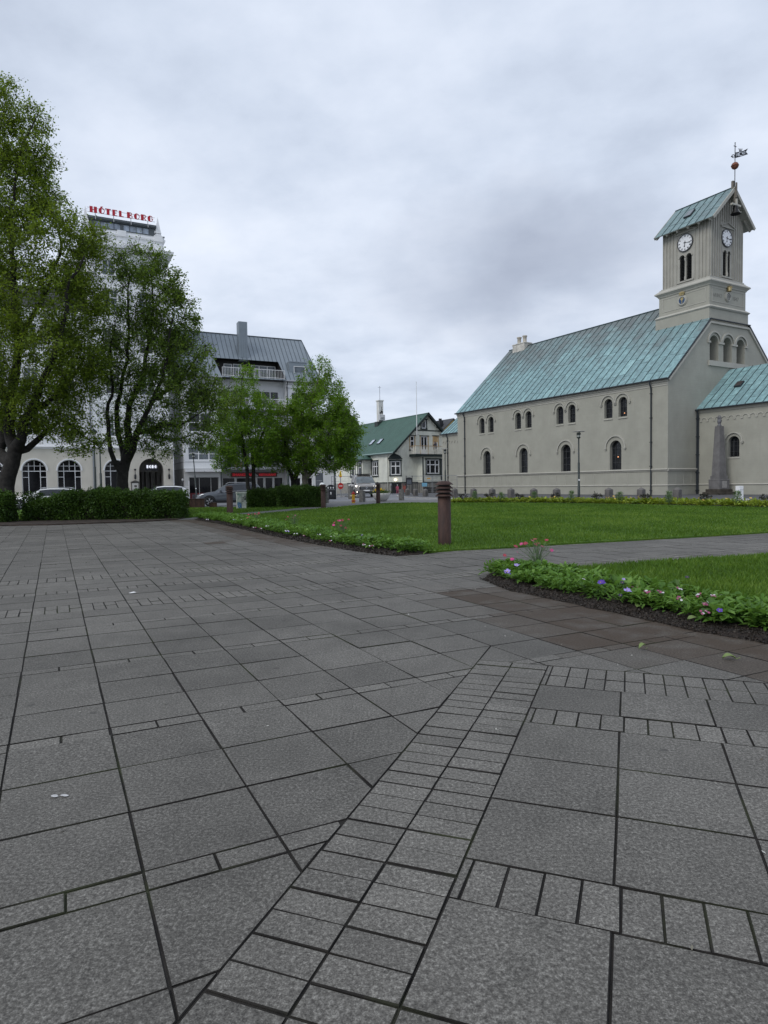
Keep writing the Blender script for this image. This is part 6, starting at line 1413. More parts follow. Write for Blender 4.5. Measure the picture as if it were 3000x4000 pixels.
SUVS = [(.0,.32,.62,.70,.60,.55,'b'),(.06,.26,.66,.80,.78,.66,'b'),(.25,.24,.74,.90,.88,.74,'b'),(.9,.24,.84,1.02,.93,.78,'b'),(1.28,.24,.90,1.06,.94,.76,'w'),(2.05,.24,.97,1.55,.95,.66,'s'),(2.6,.24,.99,1.63,.95,.67,'g'),(3.4,.24,1.04,1.65,.95,.67,'g'),(4.05,.25,1.10,1.60,.94,.65,'g'),(4.35,.28,1.14,1.54,.92,.62,'r'),(4.66,.34,1.14,1.2,.86,.58,'R'),(4.72,.42,.85,.9,.8,.55,'b')]
def headlight(o, pts, mat, name='headlight'):
    for s in (1,-1): m = MB(); m.add([(p[0],p[1]*s,p[2]) for p in pts], [tuple(range(len(pts)))]); m.build(name, mat, o)
HLM = glass('headlight_glass', (.5,.52,.55), .1); LIT = emit('lit_headlight', (1.,.93,.8), 5.)
def mirrors(o, x, y, z, mat, s=.12):
    for k in (1,-1): m = MB(); m.add([(x-s,k*y,z),(x-s,k*(y+.19),z+.02),(x+s*.4,k*(y+.2),z+.02),(x+s*.4,k*y,z),(x-s*.7,k*y,z+.15),(x-s*.7,k*(y+.18),z+.15),(x+s*.4,k*(y+.19),z+.17),(x+s*.4,k*y,z+.16)],[(0,1,2,3),(4,5,6,7),(0,1,5,4),(1,2,6,5),(2,3,7,6),(3,0,4,7)]); m.build('mirror', mat, o, .02)
SUV = car('grey_suv', 'graphite grey SUV parked nose left in front of the restaurant', 'car', 4.7, 1.88, SUVS, GREYP, (-13.55,47.55,-.245), rad(14), (.92,3.62), .36)
headlight(SUV, [(.10,.55,.72),(.06,.78,.70) if False else (.16,.80,.74),(.55,.90,.88),(.42,.84,.90),(.14,.60,.80)], HLM)
m = MB(); [m.box(-.03,.05,-.45,.45,z,z+.035) for z in (.50,.57,.64,.71)]; m.box(-.01,.04,-.5,.5,.34,.44); m.build('grille', BLACK, SUV); m = MB(); m.prism([(-.05,.58),(-.035,.58),(-.03,.61),(.03,.63),(.035,.58),(.05,.58),(.05,.68),(.035,.68),(.03,.65),(-.03,.63),(-.035,.68),(-.05,.68)],-.05,-.03,lambda a,b,w: (w,-a,b)); m.build('badge', ALLOY, SUV)
mirrors(SUV, 1.75, .9, 1.02, GREYP)
for k in (1,-1): m = MB(); m.tube([(1.5,k*.93,1.02),(2.3,k*.955,1.05),(3.4,k*.955,1.10),(4.1,k*.94,1.18)],.014,5); m.build('chrome_strip', ALLOY, SUV)
for k in (1,-1): m = MB(); m.tube([(2.1,k*.62,1.60),(2.3,k*.62,1.70),(4.0,k*.61,1.68),(4.2,k*.6,1.62)],.018,6); m.build('roof_rail', ALLOY, SUV)
for s in (1,-1): m = MB(); m.add([(1.35,s*.945,.30),(3.2,s*.945,.30),(3.2,s*.945,.42),(1.35,s*.945,.42)],[(0,1,2,3)]); m.build('door_cladding', BLACK, SUV)
m = MB(); [m.bar((a,s*.955,.40),(a+.01,s*.94,.98),.008) for s in (1,-1) for a in (1.5,2.55,3.3)]; m.build('door_gap', BLACK, SUV)
WAG = [(.0,.30,.56,.62,.62,.55,'b'),(.06,.25,.60,.70,.78,.62,'b'),(.3,.23,.68,.80,.86,.72,'b'),(.95,.23,.78,.93,.90,.74,'b'),(1.35,.23,.84,.98,.91,.74,'w'),(2.2,.23,.90,1.40,.91,.62,'s'),(2.8,.23,.92,1.47,.91,.63,'g'),(3.7,.23,.95,1.46,.91,.63,'g'),(4.3,.25,1.0,1.40,.89,.6,'g'),(4.55,.3,1.0,1.33,.87,.56,'r'),(4.8,.36,1.0,1.05,.82,.54,'R'),(4.85,.42,.8,.85,.78,.5,'b')]
WG = car('white_estate_car', 'white estate car with roof rails parked behind the hedge by the left tree', 'car', 4.85, 1.82, WAG, WHITEP, (-26.75,46.6,-.25), rad(20), (.95,3.75), .33)
mirrors(WG, 1.85, .88, .93, WHITEP); headlight(WG, [(.12,.58,.62),(.2,.80,.66),(.6,.86,.80),(.4,.80,.82),(.14,.6,.70)], HLM)
for k in (1,-1): m = MB(); m.tube([(2.25,k*.57,1.46),(2.5,k*.58,1.53),(4.1,k*.58,1.51),(4.4,k*.56,1.44)],.02,6); m.build('roof_rail', ALLOY, WG)
WG2 = car('white_hatchback', 'white hatchback with a dark roof parked before the hotel entrance behind the hedge', 'car', 4.3, 1.80, [(x*.9,a,b,c*1.05,d,e,k) for x,a,b,c,d,e,k in WAG], WHITEP, (-19.3,49.7,-.25), rad(24), (.86,3.35), .33)
m = MB(); m.add([(2.0,-.5,1.50),(3.9,-.48,1.49),(3.9,.48,1.49),(2.0,.5,1.50),(2.0,-.5,1.56),(3.9,-.48,1.55),(3.9,.48,1.55),(2.0,.5,1.56)],[(4,5,6,7),(0,1,5,4),(2,3,7,6),(1,2,6,5),(3,0,4,7)]); m.build('roof_panel', BLACK, WG2, .02); m = MB(); m.box(3.95,4.35,-.5,.5,1.42,1.45); m.build('spoiler', WHITEP, WG2); mirrors(WG2, 1.7, .86, .96, WHITEP)
VANS = [(.0,.36,.80,.90,.70,.62,'b'),(.08,.28,.90,1.02,.88,.74,'b'),(.35,.26,1.0,1.14,.94,.80,'b'),(.72,.26,1.10,1.24,.96,.80,'w'),(1.55,.26,1.16,1.80,.97,.72,'s'),(2.0,.26,1.18,1.94,.97,.74,'g'),(2.6,.26,1.2,1.97,.97,.75,'b'),(4.9,.26,1.2,1.97,.97,.75,'b'),(5.2,.3,1.2,1.93,.95,.73,'b'),(5.3,.4,1.1,1.85,.93,.7,'b')]
VAN = car('passenger_van', 'beige van with lit headlights driving out between the stone posts', 'van', 5.3, 1.95, VANS, VANP, (-1.45,55.9,.06), rad(98), (.95,4.15), .34)
headlight(VAN, [(.03,.56,.86),(.14,.88,.92),(.30,.93,1.02),(.22,.84,1.05),(.05,.60,.98)], LIT); headlight(VAN, [(.0,.74,.44),(.02,.84,.45),(.03,.84,.53),(.0,.74,.52)], emit('fog_lamp', (1.,.93,.8), 3.), 'fog_lamp')
m = MB(); [m.box(-.05,.04,-.55,.55,z,z+.04) for z in (.70,.78,.86)]; m.box(-.045,.03,-.6,.6,.68,.92); m.box(-.04,.04,-.78,.78,.36,.54); m.build('grille', BLACK, VAN); m = MB()
for z in (.73,.80,.87): m.box(-.06,-.045,-.5,.5,z,z+.012)
m.build('grille_bar', ALLOY, VAN)
m = MB(); dq = [(0,.14),(.075,0),(0,-.14),(-.075,0)]; di = [(0,.085),(.04,0),(0,-.085),(-.04,0)]; vmp = lambda a,b,w: (w,-a,b+.86)
for i in range(4): j = (i+1)%4; m.prism([dq[i],dq[j],di[j],di[i]],-.09,-.05,vmp)
m.build('diamond_badge', ALLOY, VAN); m = MB(); m.box(-.07,-.05,-.26,.26,.55,.66); m.build('number_plate', WHITE, VAN); mirrors(VAN, 1.1, .98, 1.15, BLACK, .14)
m = MB(); m.box(1.7,3.6,-.6,.6,2.0,2.05); m.build('roof_bar', BLACK, VAN)
# parked scooters behind the second hedge (only their tops show)
SCT = thing('motor_scooter', 'white motor scooter parked behind the hedge, blue box on its rear', 'scooter', (-4.35,44.6,.05), 1.2)
m = MB(); m.lathe([(0,-.2),(.16,-.1),(.2,.02),(.15,.16),(0,.24)],16,(0,-.2,1.06)); m.build('fairing', WHITEP, SCT); m = MB(); m.box(-.14,.14,-.3,.9,.35,.62); m.box(-.16,.16,.35,1.0,.7,.84); m.build('body', BLACK, SCT, .04); m = MB(); m.box(-.22,.22,.85,1.25,.84,1.16); m.build('top_box', M('blue_plastic', (.02,.05,.25), .4, .1, 3.), SCT, .04)
for y in (-.45,1.0):
    m = MB(); m.add([(s*.05,y+.28*math.cos(2*PI*k/18),.28+.28*math.sin(2*PI*k/18)) for s in (-1,1) for k in range(18)],[(k,(k+1)%18,18+(k+1)%18,18+k) for k in range(18)]+[tuple(range(18)),tuple(range(18,36))]); m.build('wheel', TYRE, SCT)
m = MB(); m.bar((-.34,-.2,1.12),(.34,-.2,1.12),.035); m.bar((0,-.45,.28),(0,-.2,1.1),.06); m.build('handlebar', BLACK, SCT)
# ------------------------------------------------------------------ trees
def PX(px, py, D):
    """world point seen at photograph pixel (px,py) at distance y = D"""
    d = r2*((px-1500)/F)-u2*((py-2000)/F)+fw; return Vector((0,0,CAMZ))+d*(D/d.y)
BARK = M('bark', (.024,.022,.020), .95, .4, 7., 1., 28.); BARKP = M('pale_bark', (.16,.145,.12), .95, .4, 5., 1., 24., streak=.5, dirt=(.06,.05,.042))
def tree(name, label, base, D, limbs, ells, ncl, lpc, lsize, lmat, bark, r0, spread=.34, seed=1, group='street trees along the square', twig_r=.0065, depth=1.0, bare=0.):
    rng = np.random.default_rng(seed); bx, by = base; bz = G(bx,by)
    root = thing(name, label, 'tree', (bx,by,bz), 0., group); B = np.array([bx,by,bz])
    pos = [np.zeros(3)]; par = [-1]; minr = [r0]
    def add(p, pa, r=0.): pos.append(np.array(p)); par.append(pa); minr.append(r); return len(pos)-1
    ends = {}
    for li,(start, pts) in enumerate(limbs):
        cur = 0 if start is None else ends[start[0]][start[1]]; idx = []
        for (px,py,dy,r) in pts:
            t_ = np.array(PX(px,py,D+dy))-B; p0 = pos[cur]; L = np.linalg.norm(t_-p0); n = max(1,int(L/.35)); ra_ = minr[cur]; c0 = cur
            for k in range(1,n+1):
                q = p0+(t_-p0)*k/n+(rng.normal(size=3)*.035 if k < n else 0); cur = add(q, cur, ra_+(r-ra_)*k/n)
            idx.append(cur)
        ends[li] = idx
    # clusters inside the crown, nearest to the trunk first
    C = []; A = np.array([rx*ry*rx for _,_,rx,ry in ells], float)**.75; A /= A.sum()
    for k in range(ncl):
        cx,cy,rx,ry = ells[rng.choice(len(ells), p=A)]
        while True:
            v = rng.uniform(-1,1,3)
            if .12 < (v**2).sum() < 1: break
        v *= (np.linalg.norm(v)**-.35); s = D/F; ce = np.array(PX(cx,cy,D))
        C.append(ce+np.array([v[0]*rx*s, v[1]*rx*s*depth, v[2]*ry*s])-B)
    C = np.array(C); C = C[np.argsort(np.linalg.norm(C-np.array([0,0,C[:,2].min()*.5]), axis=1))]
    tips = []
    for c in C:
        Pn = np.array(pos); d = c-Pn; L = np.linalg.norm(d, axis=1); pen = np.maximum(0, Pn[:,2]-c[2]+.15)*1.4+ (L > 3.)*1.; r_ = np.array(minr)
        pen += (Pn[:,2] < .9)*5; i = int(np.argmin(L+pen)); n = max(2,int(L[i]/.32)); p0 = pos[i]; cur = i; pd = p0-pos[par[i]] if par[i] >= 0 else np.array([0,0,1.]); pd = pd/(np.linalg.norm(pd)+1e-6)
        ctrl = p0+pd*L[i]*.35+np.array([0,0,.06*L[i]])
        for k in range(1,n+1):
            s = k/n; q = p0*(1-s)**2+2*ctrl*s*(1-s)+c*s*s+rng.normal(size=3)*.028; cur = add(q, cur)
        tips.append((cur, c, c-ctrl))
    N = len(pos); rr = np.zeros(N); child = np.zeros(N)
    for i in range(N-1,0,-1):
        r = max(twig_r, child[i]**(1/2.4) if child[i] > 0 else twig_r); r = max(r*.85, minr[i]); rr[i] = r; child[par[i]] += r**2.4
    rr[0] = r0*1.25
    for i in range(1,N):
        if minr[i] == 0: rr[i] = min(rr[i], rr[par[i]]*.9)
    m = MB()
    def seg(a,b,ra_,rb,n):
        d = Vector(b-a)
        if d.length < 1e-4: return
        d.normalize(); s = d.orthogonal().normalized(); u = d.cross(s); v = []
        for p,r in ((a,ra_),(b,rb)):
            for k in range(n): t_ = 2*PI*k/n; q = Vector(p)+(s*math.cos(t_)+u*math.sin(t_))*r; v.append(q)
        m.add(v, [(k,(k+1)%n,n+(k+1)%n,n+k) for k in range(n)], 0, True)
    for i in range(1,N): seg(pos[par[i]], pos[i]+(pos[i]-pos[par[i]])*.04, rr[par[i]] if minr[i] > 0 or par[i]==0 else min(rr[par[i]], rr[i]*1.25), rr[i], 9 if rr[i] > .05 else 4)
    for i in range(1,N):
        if rr[i] > .04: m.lathe([(0,-rr[i])]+[(rr[i]*math.cos(a_),rr[i]*math.sin(a_)) for a_ in (-.9,-.3,.3,.9)]+[(0,rr[i])], 8, tuple(pos[i]))
    m.lathe([(r0*1.6,-.15),(r0*1.35,.05),(r0*1.15,.3),(r0*1.05,.6)], 10, (0,0,0))
    # leaves on short twigs round every tip
    LV = []; TN = []; tw = []
    for (i,c,d) in tips:
        d = d/(np.linalg.norm(d)+1e-6); tone = .46+rng.normal()*.13; nt = 5; k = int(lpc*(.55+.9*rng.random()))
        if rng.random() < bare: k //= 4
        for j in range(nt):
            e = d*.35+rng.normal(size=3)*.7+np.array([0,0,.22]); e *= spread*(.6+.8*rng.random())/np.linalg.norm(e); tw.append((c,c+e))
            kk = k//nt; s = rng.random(kk)**.6; LV.append(c+e*s[:,None]+rng.normal(size=(kk,3))*spread*.20); TN.append(tone+rng.normal(size=kk)*.17)
        kk = k//4; back = pos[par[par[i]]] if par[i] > 0 else c; LV.append(c+(back-c)*rng.random((kk,1))*1.3+rng.normal(size=(kk,3))*spread*.3); TN.append(tone+rng.normal(size=kk)*.17)
    for a,b in tw: seg(a,b,twig_r*.8,twig_r*.4,3)
    m.build('trunk', bark, root, recalc=False)
    LV = np.concatenate(LV); quads_object('crown', leaf_quads(LV, lsize, .35, .62, rng), np.concatenate(TN), lmat, root)
    return root
LM1 = leafmat('leaf_olive', (.058,.102,.012), (.126,.198,.020), (.24,.32,.040), .48); LM2 = leafmat('leaf_mid_green', (.054,.102,.016), (.115,.198,.030), (.22,.31,.055), .48); LM3 = leafmat('leaf_fresh_green', (.052,.12,.009), (.115,.23,.016), (.22,.36,.036), .45)
tree('old_tree', 'massive old tree with dark leaning trunk, cut by the left picture edge', (-13.55,23.6), 23.6, [
    (None,[(20,1985,0,.30),(24,1900,0,.275),(48,1810,0,.26),(60,1755,.0,.24)]),
    ((0,2),[(-5,1760,.5,.17),(12,1680,.6,.15),(28,1590,.8,.13),(-20,1450,1.,.10),(-60,1250,1.2,.07)]),
    ((0,3),[(44,1720,.2,.2),(42,1620,.2,.18),(58,1480,.1,.15),(70,1330,-.2,.12),(60,1150,-.5,.10),(40,900,-.6,.07),(60,700,-.5,.045),(90,560,-.4,.03),(150,440,-.3,.015)]),
    ((0,3),[(84,1715,-.3,.17),(92,1640,-.4,.16),(118,1615,-.5,.14),(160,1500,-.8,.11),(215,1380,-1.,.09),(250,1250,-1.,.07),(270,1100,-1.,.05),(330,1000,-.9,.03)]),
    ((0,3),[(105,1755,.2,.12),(150,1715,.3,.10),(185,1680,.4,.08),(240,1640,.6,.06),(310,1690,.6,.04),(380,1740,.5,.025)]),
    ((3,2),[(200,1560,.4,.08),(280,1480,.8,.06),(330,1400,1.,.04)]),
    ((2,3),[(120,1250,1.,.08),(190,1120,1.3,.06),(240,960,1.3,.045),(200,820,1.,.03)]),
    ((2,4),[(-10,1000,.8,.06),(-40,800,1.,.045),(0,560,.6,.03),(20,400,.4,.016)])],
    [(5,430,85,115),(55,560,125,115),(135,470,45,70),(150,640,75,65),(40,760,185,150),(190,790,75,70),(180,970,215,150),(330,945,90,75),(190,1200,225,170),(330,1150,85,110),(150,1420,250,170),(300,1440,90,90),(120,1600,190,90),(330,1745,85,42),(-120,700,170,300),(-140,1200,180,300),(250,1660,110,50)],
    2100, 64, .080, LM1, BARK, .29, .40, seed=3, depth=1.05, bare=.12)
tree('spreading_tree', 'many-limbed dark tree with an open spreading crown behind the long hedge', (-10.45,26.4), 26.4, [
    (None,[(481,1935,0,.24),(478,1880,0,.225),(480,1840,0,.23),(492,1800,0,.2)]),
    ((0,2),[(450,1810,-.2,.10),(432,1760,-.3,.09),(424,1700,-.3,.08),(418,1620,-.3,.07),(440,1500,-.2,.05),(430,1380,0,.035),(450,1250,.2,.02)]),
    ((0,3),[(476,1745,.3,.11),(462,1700,.3,.10),(456,1610,.3,.09),(470,1540,.2,.08),(500,1400,.0,.06),(505,1250,-.2,.045),(500,1120,-.2,.03),(520,1020,-.2,.015)]),
    ((0,3),[(500,1740,0,.15),(497,1660,0,.13),(505,1580,.2,.11),(560,1480,.4,.09),(580,1350,.5,.07),(600,1200,.4,.05),(590,1080,.3,.03),(610,990,.3,.015)]),
    ((0,3),[(520,1755,-.3,.13),(534,1690,-.5,.12),(560,1640,-.6,.10),(600,1560,-.8,.08),(640,1440,-.9,.06),(660,1320,-.8,.045),(680,1230,-.8,.025)]),
    ((4,1),[(585,1680,-.2,.09),(640,1655,-.2,.075),(700,1665,.0,.06),(740,1640,.2,.045),(800,1600,.3,.03),(870,1575,.3,.015)]),
    ((5,0),[(600,1700,.6,.07),(650,1715,.8,.05),(720,1710,1.,.035),(770,1690,1.,.02)]),
    ((4,3),[(690,1500,.4,.06),(740,1440,.6,.045),(780,1380,.6,.03)])],
    [(545,1035,110,65),(620,1010,40,60),(565,1160,150,110),(680,1130,45,60),(650,1250,120,120),(560,1370,170,120),(720,1300,60,65),(730,1400,110,75),(640,1530,170,100),(760,1500,90,70),(800,1610,95,75),(430,1330,60,160),(420,1560,60,110),(860,1560,70,55),(700,1690,130,60),(800,1725,60,40),(560,1690,110,60),(640,1770,60,25)],
    1100, 46, .084, LM2, BARK, .22, .36, seed=5, bare=.15, twig_r=.010)
tree('young_tree', 'young bright green tree with twin slender trunks behind the square hedge', (-6.95,34.6), 34.6, [
    (None,[(980,1945,0,.12)]),((0,0),[(968,1900,0,.10),(965,1830,0,.09),(950,1740,0,.07),(940,1600,0,.05),(950,1460,0,.02)]),((0,0),[(992,1900,.2,.11),(990,1830,.2,.10),(1010,1760,.2,.07),(1040,1660,.3,.045),(1060,1580,.3,.02)]),((2,1),[(980,1740,-.3,.06),(960,1640,-.4,.04),(900,1560,-.4,.02)])],
    [(955,1480,48,60),(930,1570,95,60),(1020,1600,75,60),(900,1670,85,65),(1000,1690,110,70),(880,1750,70,55),(960,1770,100,60),(1040,1760,60,60),(870,1810,40,25)],
    460, 50, .09, LM3, BARK, .12, .34, seed=7)
tree('forked_tree', 'small darker tree with a low V-forked trunk, squeezed beside the biggest street tree', (-4.95,36.2), 36.2, [
    (None,[(1147,1925,0,.17),(1147,1880,0,.16)]),((0,1),[(1128,1830,0,.10),(1118,1760,0,.07),(1110,1680,0,.04)]),((0,1),[(1170,1830,.2,.10),(1185,1770,.3,.07),(1170,1680,.4,.04)])],
    [(1110,1650,55,70),(1120,1740,75,75),(1080,1780,60,55),(1150,1800,80,50),(1090,1700,50,60)], 250, 56, .085, LM2, BARK, .17, .34, seed=9)
tree('street_tree', 'dense fresh green tree with pale trunk at the right end of the square hedge', (-4.2,35.2), 35.2, [
    (None,[(1192,1925,0,.17),(1190,1870,0,.16),(1192,1820,0,.14)]),((0,2),[(1200,1740,0,.10),(1210,1620,0,.08),(1240,1500,0,.05),(1250,1430,0,.02)]),((0,1),[(1225,1840,.2,.09),(1250,1760,.3,.07),(1290,1680,.4,.05),(1330,1600,.4,.02)]),((0,2),[(1175,1720,-.3,.07),(1180,1600,-.4,.04)]),((2,1),[(1310,1770,-.2,.04),(1370,1760,-.2,.02)])],
    [(1245,1455,48,55),(1215,1520,60,60),(1290,1530,55,60),(1250,1600,120,75),(1185,1610,50,70),(1340,1620,50,60),(1280,1690,125,75),(1200,1720,85,75),(1350,1730,60,60),(1260,1780,120,60),(1190,1810,70,40),(1340,1800,60,40),(1400,1680,25,25),(1390,1770,25,30)],
    780, 60, .09, LM3, BARKP, .17, .34, seed=12)
# ------------------------------------------------------------------ hedges
HEDM = M('hedge_core', (.020,.016,.011), .95, .4, 8.); HL1 = leafmat('hedge_leaf', (.018,.042,.007), (.042,.092,.012), (.10,.185,.028), .3)
def hedge(label, x0, x1, y0, d, h0, h1, n, rz=0., seed=1, ls=.065, ragged=False):
    rng = np.random.default_rng(seed); L = x1-x0; o = thing('hedge', label, 'hedge', (x0,y0,G((x0+x1)/2,y0)), rz, 'clipped hedges')
    m = MB(); k = int(L/.25); v = []
    hh = lambda x: (h0+(h1-h0)*x/L)*(1 if not ragged else .52+.48*np.clip(x/1.7,0,1)**.7)*(1+.03*np.sin(x*2.1+seed)+.02*np.sin(x*5.3))
    for i in range(k+1):
        x = .12+(L-.24)*i/k; h = hh(x)*.86; e = .8 if i in (0,k) else 1
        v += [(x,.14,0.),(x,.16,h*.8*e),(x,.3,h*e),(x,d-.3,h*e),(x,d-.14,h*.8*e),(x,d-.14,0.)]
    m.add(v, [(i*6+j,i*6+j+1,i*6+j+7,i*6+j+6) for i in range(k) for j in range(5)]+[tuple(range(6)),tuple(range(6*k,6*k+6))]); m.build('dark_core', HEDM, o)  # solid dark core, put in so the hedge cannot be seen through
    P = rng.random((n,3))*np.array([L,1,1]); side = rng.random(n); h = hh(P[:,0]); bulge = .07*np.sin(P[:,0]*4.1+seed+P[:,2]*2)+.05*np.sin(P[:,0]*9.7+P[:,2]*6)+.04*np.sin(P[:,0]*19+P[:,1]*11)
    dep = np.abs(rng.normal(size=n))*.11-.05+.03*rng.normal(size=n)
    fr = side < .46; tp = (side >= .46)&(side < .82); en = side >= .82
    Q = np.zeros((n,3)); Q[:,0] = P[:,0]
    Q[fr,1] = dep[fr]-bulge[fr]+.30*np.maximum(0,P[fr,2]-.75)+.10*(P[fr,2]-.55)**2*4*.5; Q[fr,2] = P[fr,2]**.85*h[fr]*.99
    Q[tp,1] = P[tp,1]*d; Q[tp,2] = h[tp]-dep[tp]*.9+bulge[tp]*.7-.2*(2*P[tp,1]-1)**4-.12*(np.abs(2*P[tp,0]/L-1))**14+np.where(rng.random(tp.sum()) < .05, .12*rng.random(tp.sum()), 0)
    lr = rng.random(n) < .5; Q[en,1] = P[en,1]*d; Q[en,2] = P[en,2]*h[en]; Q[en&lr,0] = dep[en&lr]; Q[en&~lr,0] = L-dep[en&~lr]
    tone = .35+.18*np.sin(Q[:,0]*3+seed)*np.sin(Q[:,2]*4+1)+rng.normal(size=n)*.2; quads_object('foliage', leaf_quads(Q, ls, .3, .6, rng), tone, HL1, o); return o
hedge('long dark clipped hedge in front of the hotel, along the plaza', -12.75, -7.35, 23.15, 1.5, 1.10, .98, 36000, .02, 2, .07, True)
hedge('short piece of hedge in front of the old tree trunk at the picture edge', -15.4, -12.85, 22.3, .8, 1.0, 1.0, 14000, .0, 4, .07)
hedge('lower brownish hedge block right behind the graffiti box', -7.15, -5.35, 34.3, 1.4, .93, .98, 15000, -.05, 6)
hedge('taller bright hedge block next to the middle bollard light', -5.45, -3.15, 33.6, 1.6, 1.08, 1.06, 20000, -.02, 8)
# ------------------------------------------------------------------ flower beds
def leaf2(B, dirs, L, W, droop):
    """leaves of two halves folded at the midrib: base points, directions, lengths, widths"""
    k = len(B); up = np.array([0,0,1.]); s = np.cross(dirs, up); s /= np.linalg.norm(s,axis=1)[:,None]+1e-6; n = np.cross(s, dirs)
    L = L[:,None]; W = W[:,None]; droop = droop[:,None]
    tip = B+dirs*L-up*L*droop; mid = B+dirs*L*.55+n*L*.06-up*L*droop*.3; out = []
    for g in (1,-1): out.append(np.stack([B, B+dirs*L*.3+s*g*W*.42+n*W*.12-up*L*droop*.1, B+dirs*L*.68+s*g*W*.46+n*W*.10-up*L*droop*.5, tip], 1))
    return np.concatenate(out), 2
BEDL = leafmat('bed_leaf', (.045,.105,.018), (.10,.215,.032), (.20,.34,.075), .35, .5); BEDY = leafmat('yellow_green_leaf', (.09,.16,.014), (.20,.28,.028), (.38,.42,.06), .3)
def bed_foliage(parent, pts, nl, size, hgt, mat, seed, far=False):
    rng = np.random.default_rng(seed); k = len(pts); idx = np.repeat(np.arange(k), nl); n = len(idx); psz = (.65+.7*rng.random(k))[idx]; kind = rng.random(k)[idx]
    az = rng.random(n)*2*PI; el = np.clip(rng.normal(.55,.4,n),-.1,1.35); dirs = np.stack([np.cos(az)*np.cos(el),np.sin(az)*np.cos(el),np.sin(el)],1)
    stem = rng.random(n)*hgt*psz; B = pts[idx]+np.stack([rng.normal(size=n)*.03+np.cos(az)*.02,rng.normal(size=n)*.03+np.sin(az)*.02,stem],1)
    L = size*psz*(.55+.7*rng.random(n)); W = L*np.where(kind < .55,.55,.30); V, m_ = leaf2(B, dirs, L, W, .15+.35*rng.random(n))
    tone = np.tile((.42+rng.normal(size=k)*.16)[idx]+rng.normal(size=n)*.13+(stem/(hgt*1.4)-.3)*.12, m_); return quads_object('foliage', V, tone, mat, parent)
def bed_points(poly, n, inset_front, line, seed, z=.05):
    rng = np.random.default_rng(seed); p = np.array(poly); lo, hi = p.min(0), p.max(0); out = []
    while len(out) < n:
        q = lo+(hi-lo)*rng.random((n*3,2)); q = q[inside(q,poly)]
        for x,y in q:
            if segdist((x,y),line) > inset_front*(.8+.5*rng.random()): out.append((x,y,G(x,y)+z))
            if len(out) >= n: break
    return np.array(out)
CRUMB = leafmat('soil_crumb', (.010,.008,.006), (.022,.017,.013), (.05,.04,.03), 0.)
FBL = thing('flower_bed', 'long flower bed of low green plants along the left edge of the lawn', 'flower bed', (0,0,0), 0, 'planted beds'); FBR = thing('flower_bed', 'flower bed of low green plants in the right corner, nearest the camera', 'flower bed', (0,0,0), 0, 'planted beds')
pl_ = bed_points(BED_L, 1500, .24, FRONT_L, 1); bed_foliage(FBL, pl_, 24, .08, .11, BEDL, 1)
pr_ = bed_points(BED_R, 430, .22, FRONT_R, 2); bed_foliage(FBR, pr_, 46, .072, .085, BEDL, 2)
for nm_, poly_, line_, n_ in (('soil_crumbs',BED_L,FRONT_L,5000),('soil_crumbs',BED_R,FRONT_R,8000)):
    q_ = []
    rr = np.random.default_rng(n_)
    for (x0,y0),(x1,y1) in zip(line_,line_[1:]):
        k_ = int(n_*math.hypot(x1-x0,y1-y0)/14 if nm_ and poly_ is BED_L else n_*math.hypot(x1-x0,y1-y0)/4.8); t_ = rr.random(k_); o_ = rr.random(k_)**1.2*.30-.03; L_ = math.hypot(x1-x0,y1-y0); nx_, ny_ = -(y1-y0)/L_, (x1-x0)/L_
        q_.append(np.stack([x0+(x1-x0)*t_+nx_*o_, y0+(y1-y0)*t_+ny_*o_, .008+.022*np.clip(o_/.12,0,1)+.012*rr.random(k_)],1))
    q_ = np.concatenate(q_); q_[:,:2] = q_[:,:2]; o = quads_object(nm_, leaf_quads(q_, .014 if poly_ is BED_R else .028, .1, .8, rr), rr.random(len(q_)), CRUMB); o['kind'] = 'stuff'
def petal(name, col): m = M(name, col, .6, .15, 30.); return m
PUR, LIL, WHT, DKP, VERB, PNK, DRED, YEL2 = petal('violet_petal',(.09,.035,.33)), petal('lilac_petal',(.33,.26,.62)), petal('white_petal',(.62,.60,.66)), petal('dark_petal',(.02,.012,.06)), petal('verbena_petal',(.30,.05,.16)), petal('pink_petal',(.60,.035,.26)), petal('dark_red_petal',(.33,.010,.07)), petal('yellow_flower_petal',(.72,.50,.09))
EYE = petal('flower_eye', (.45,.30,.03))
def bloom(parent, c, r, mat, n=5, tilt=None, name='flower', cup=.25, eye=True, rng=random):
    """open flower: rounded overlapping petals round an eye"""
    ax = Vector(tilt or (rng.gauss(0,.35), -.5+rng.gauss(0,.3), .8)).normalized(); s = ax.orthogonal().normalized(); u = ax.cross(s); c = Vector(c); m = MB(); ph = rng.random()*6
    for k in range(n):
        a = 2*PI*k/n+ph; d = s*math.cos(a)+u*math.sin(a); t_ = s*-math.sin(a)+u*math.cos(a); w_ = r*2.6/n if n > 6 else r*.62; lift = ax*r*cup
        m.add([c+d*r*.1, c+d*r*.5+t_*w_*.8+lift*.5, c+d*r+t_*w_*.45+lift, c+d*r*1.06+lift, c+d*r-t_*w_*.45+lift, c+d*r*.5-t_*w_*.8+lift*.5], [(0,1,2,3,4,5)])
    if eye: m.add([c+ax*r*.2+(s*math.cos(q)+u*math.sin(q))*r*.22 for q in [2*PI*i/7 for i in range(7)]], [tuple(range(7))], 1)
    return m.build(name, [mat, EYE], parent, recalc=False)
def gpt(px, py, z):
    """ground-parallel plane at height z under a photograph pixel"""
    d = r2*((px-1500)/F)-u2*((py-2000)/F)+fw; t_ = (z-CAMZ)/d.z; return Vector((0,0,CAMZ))+d*t_
random.seed(21)
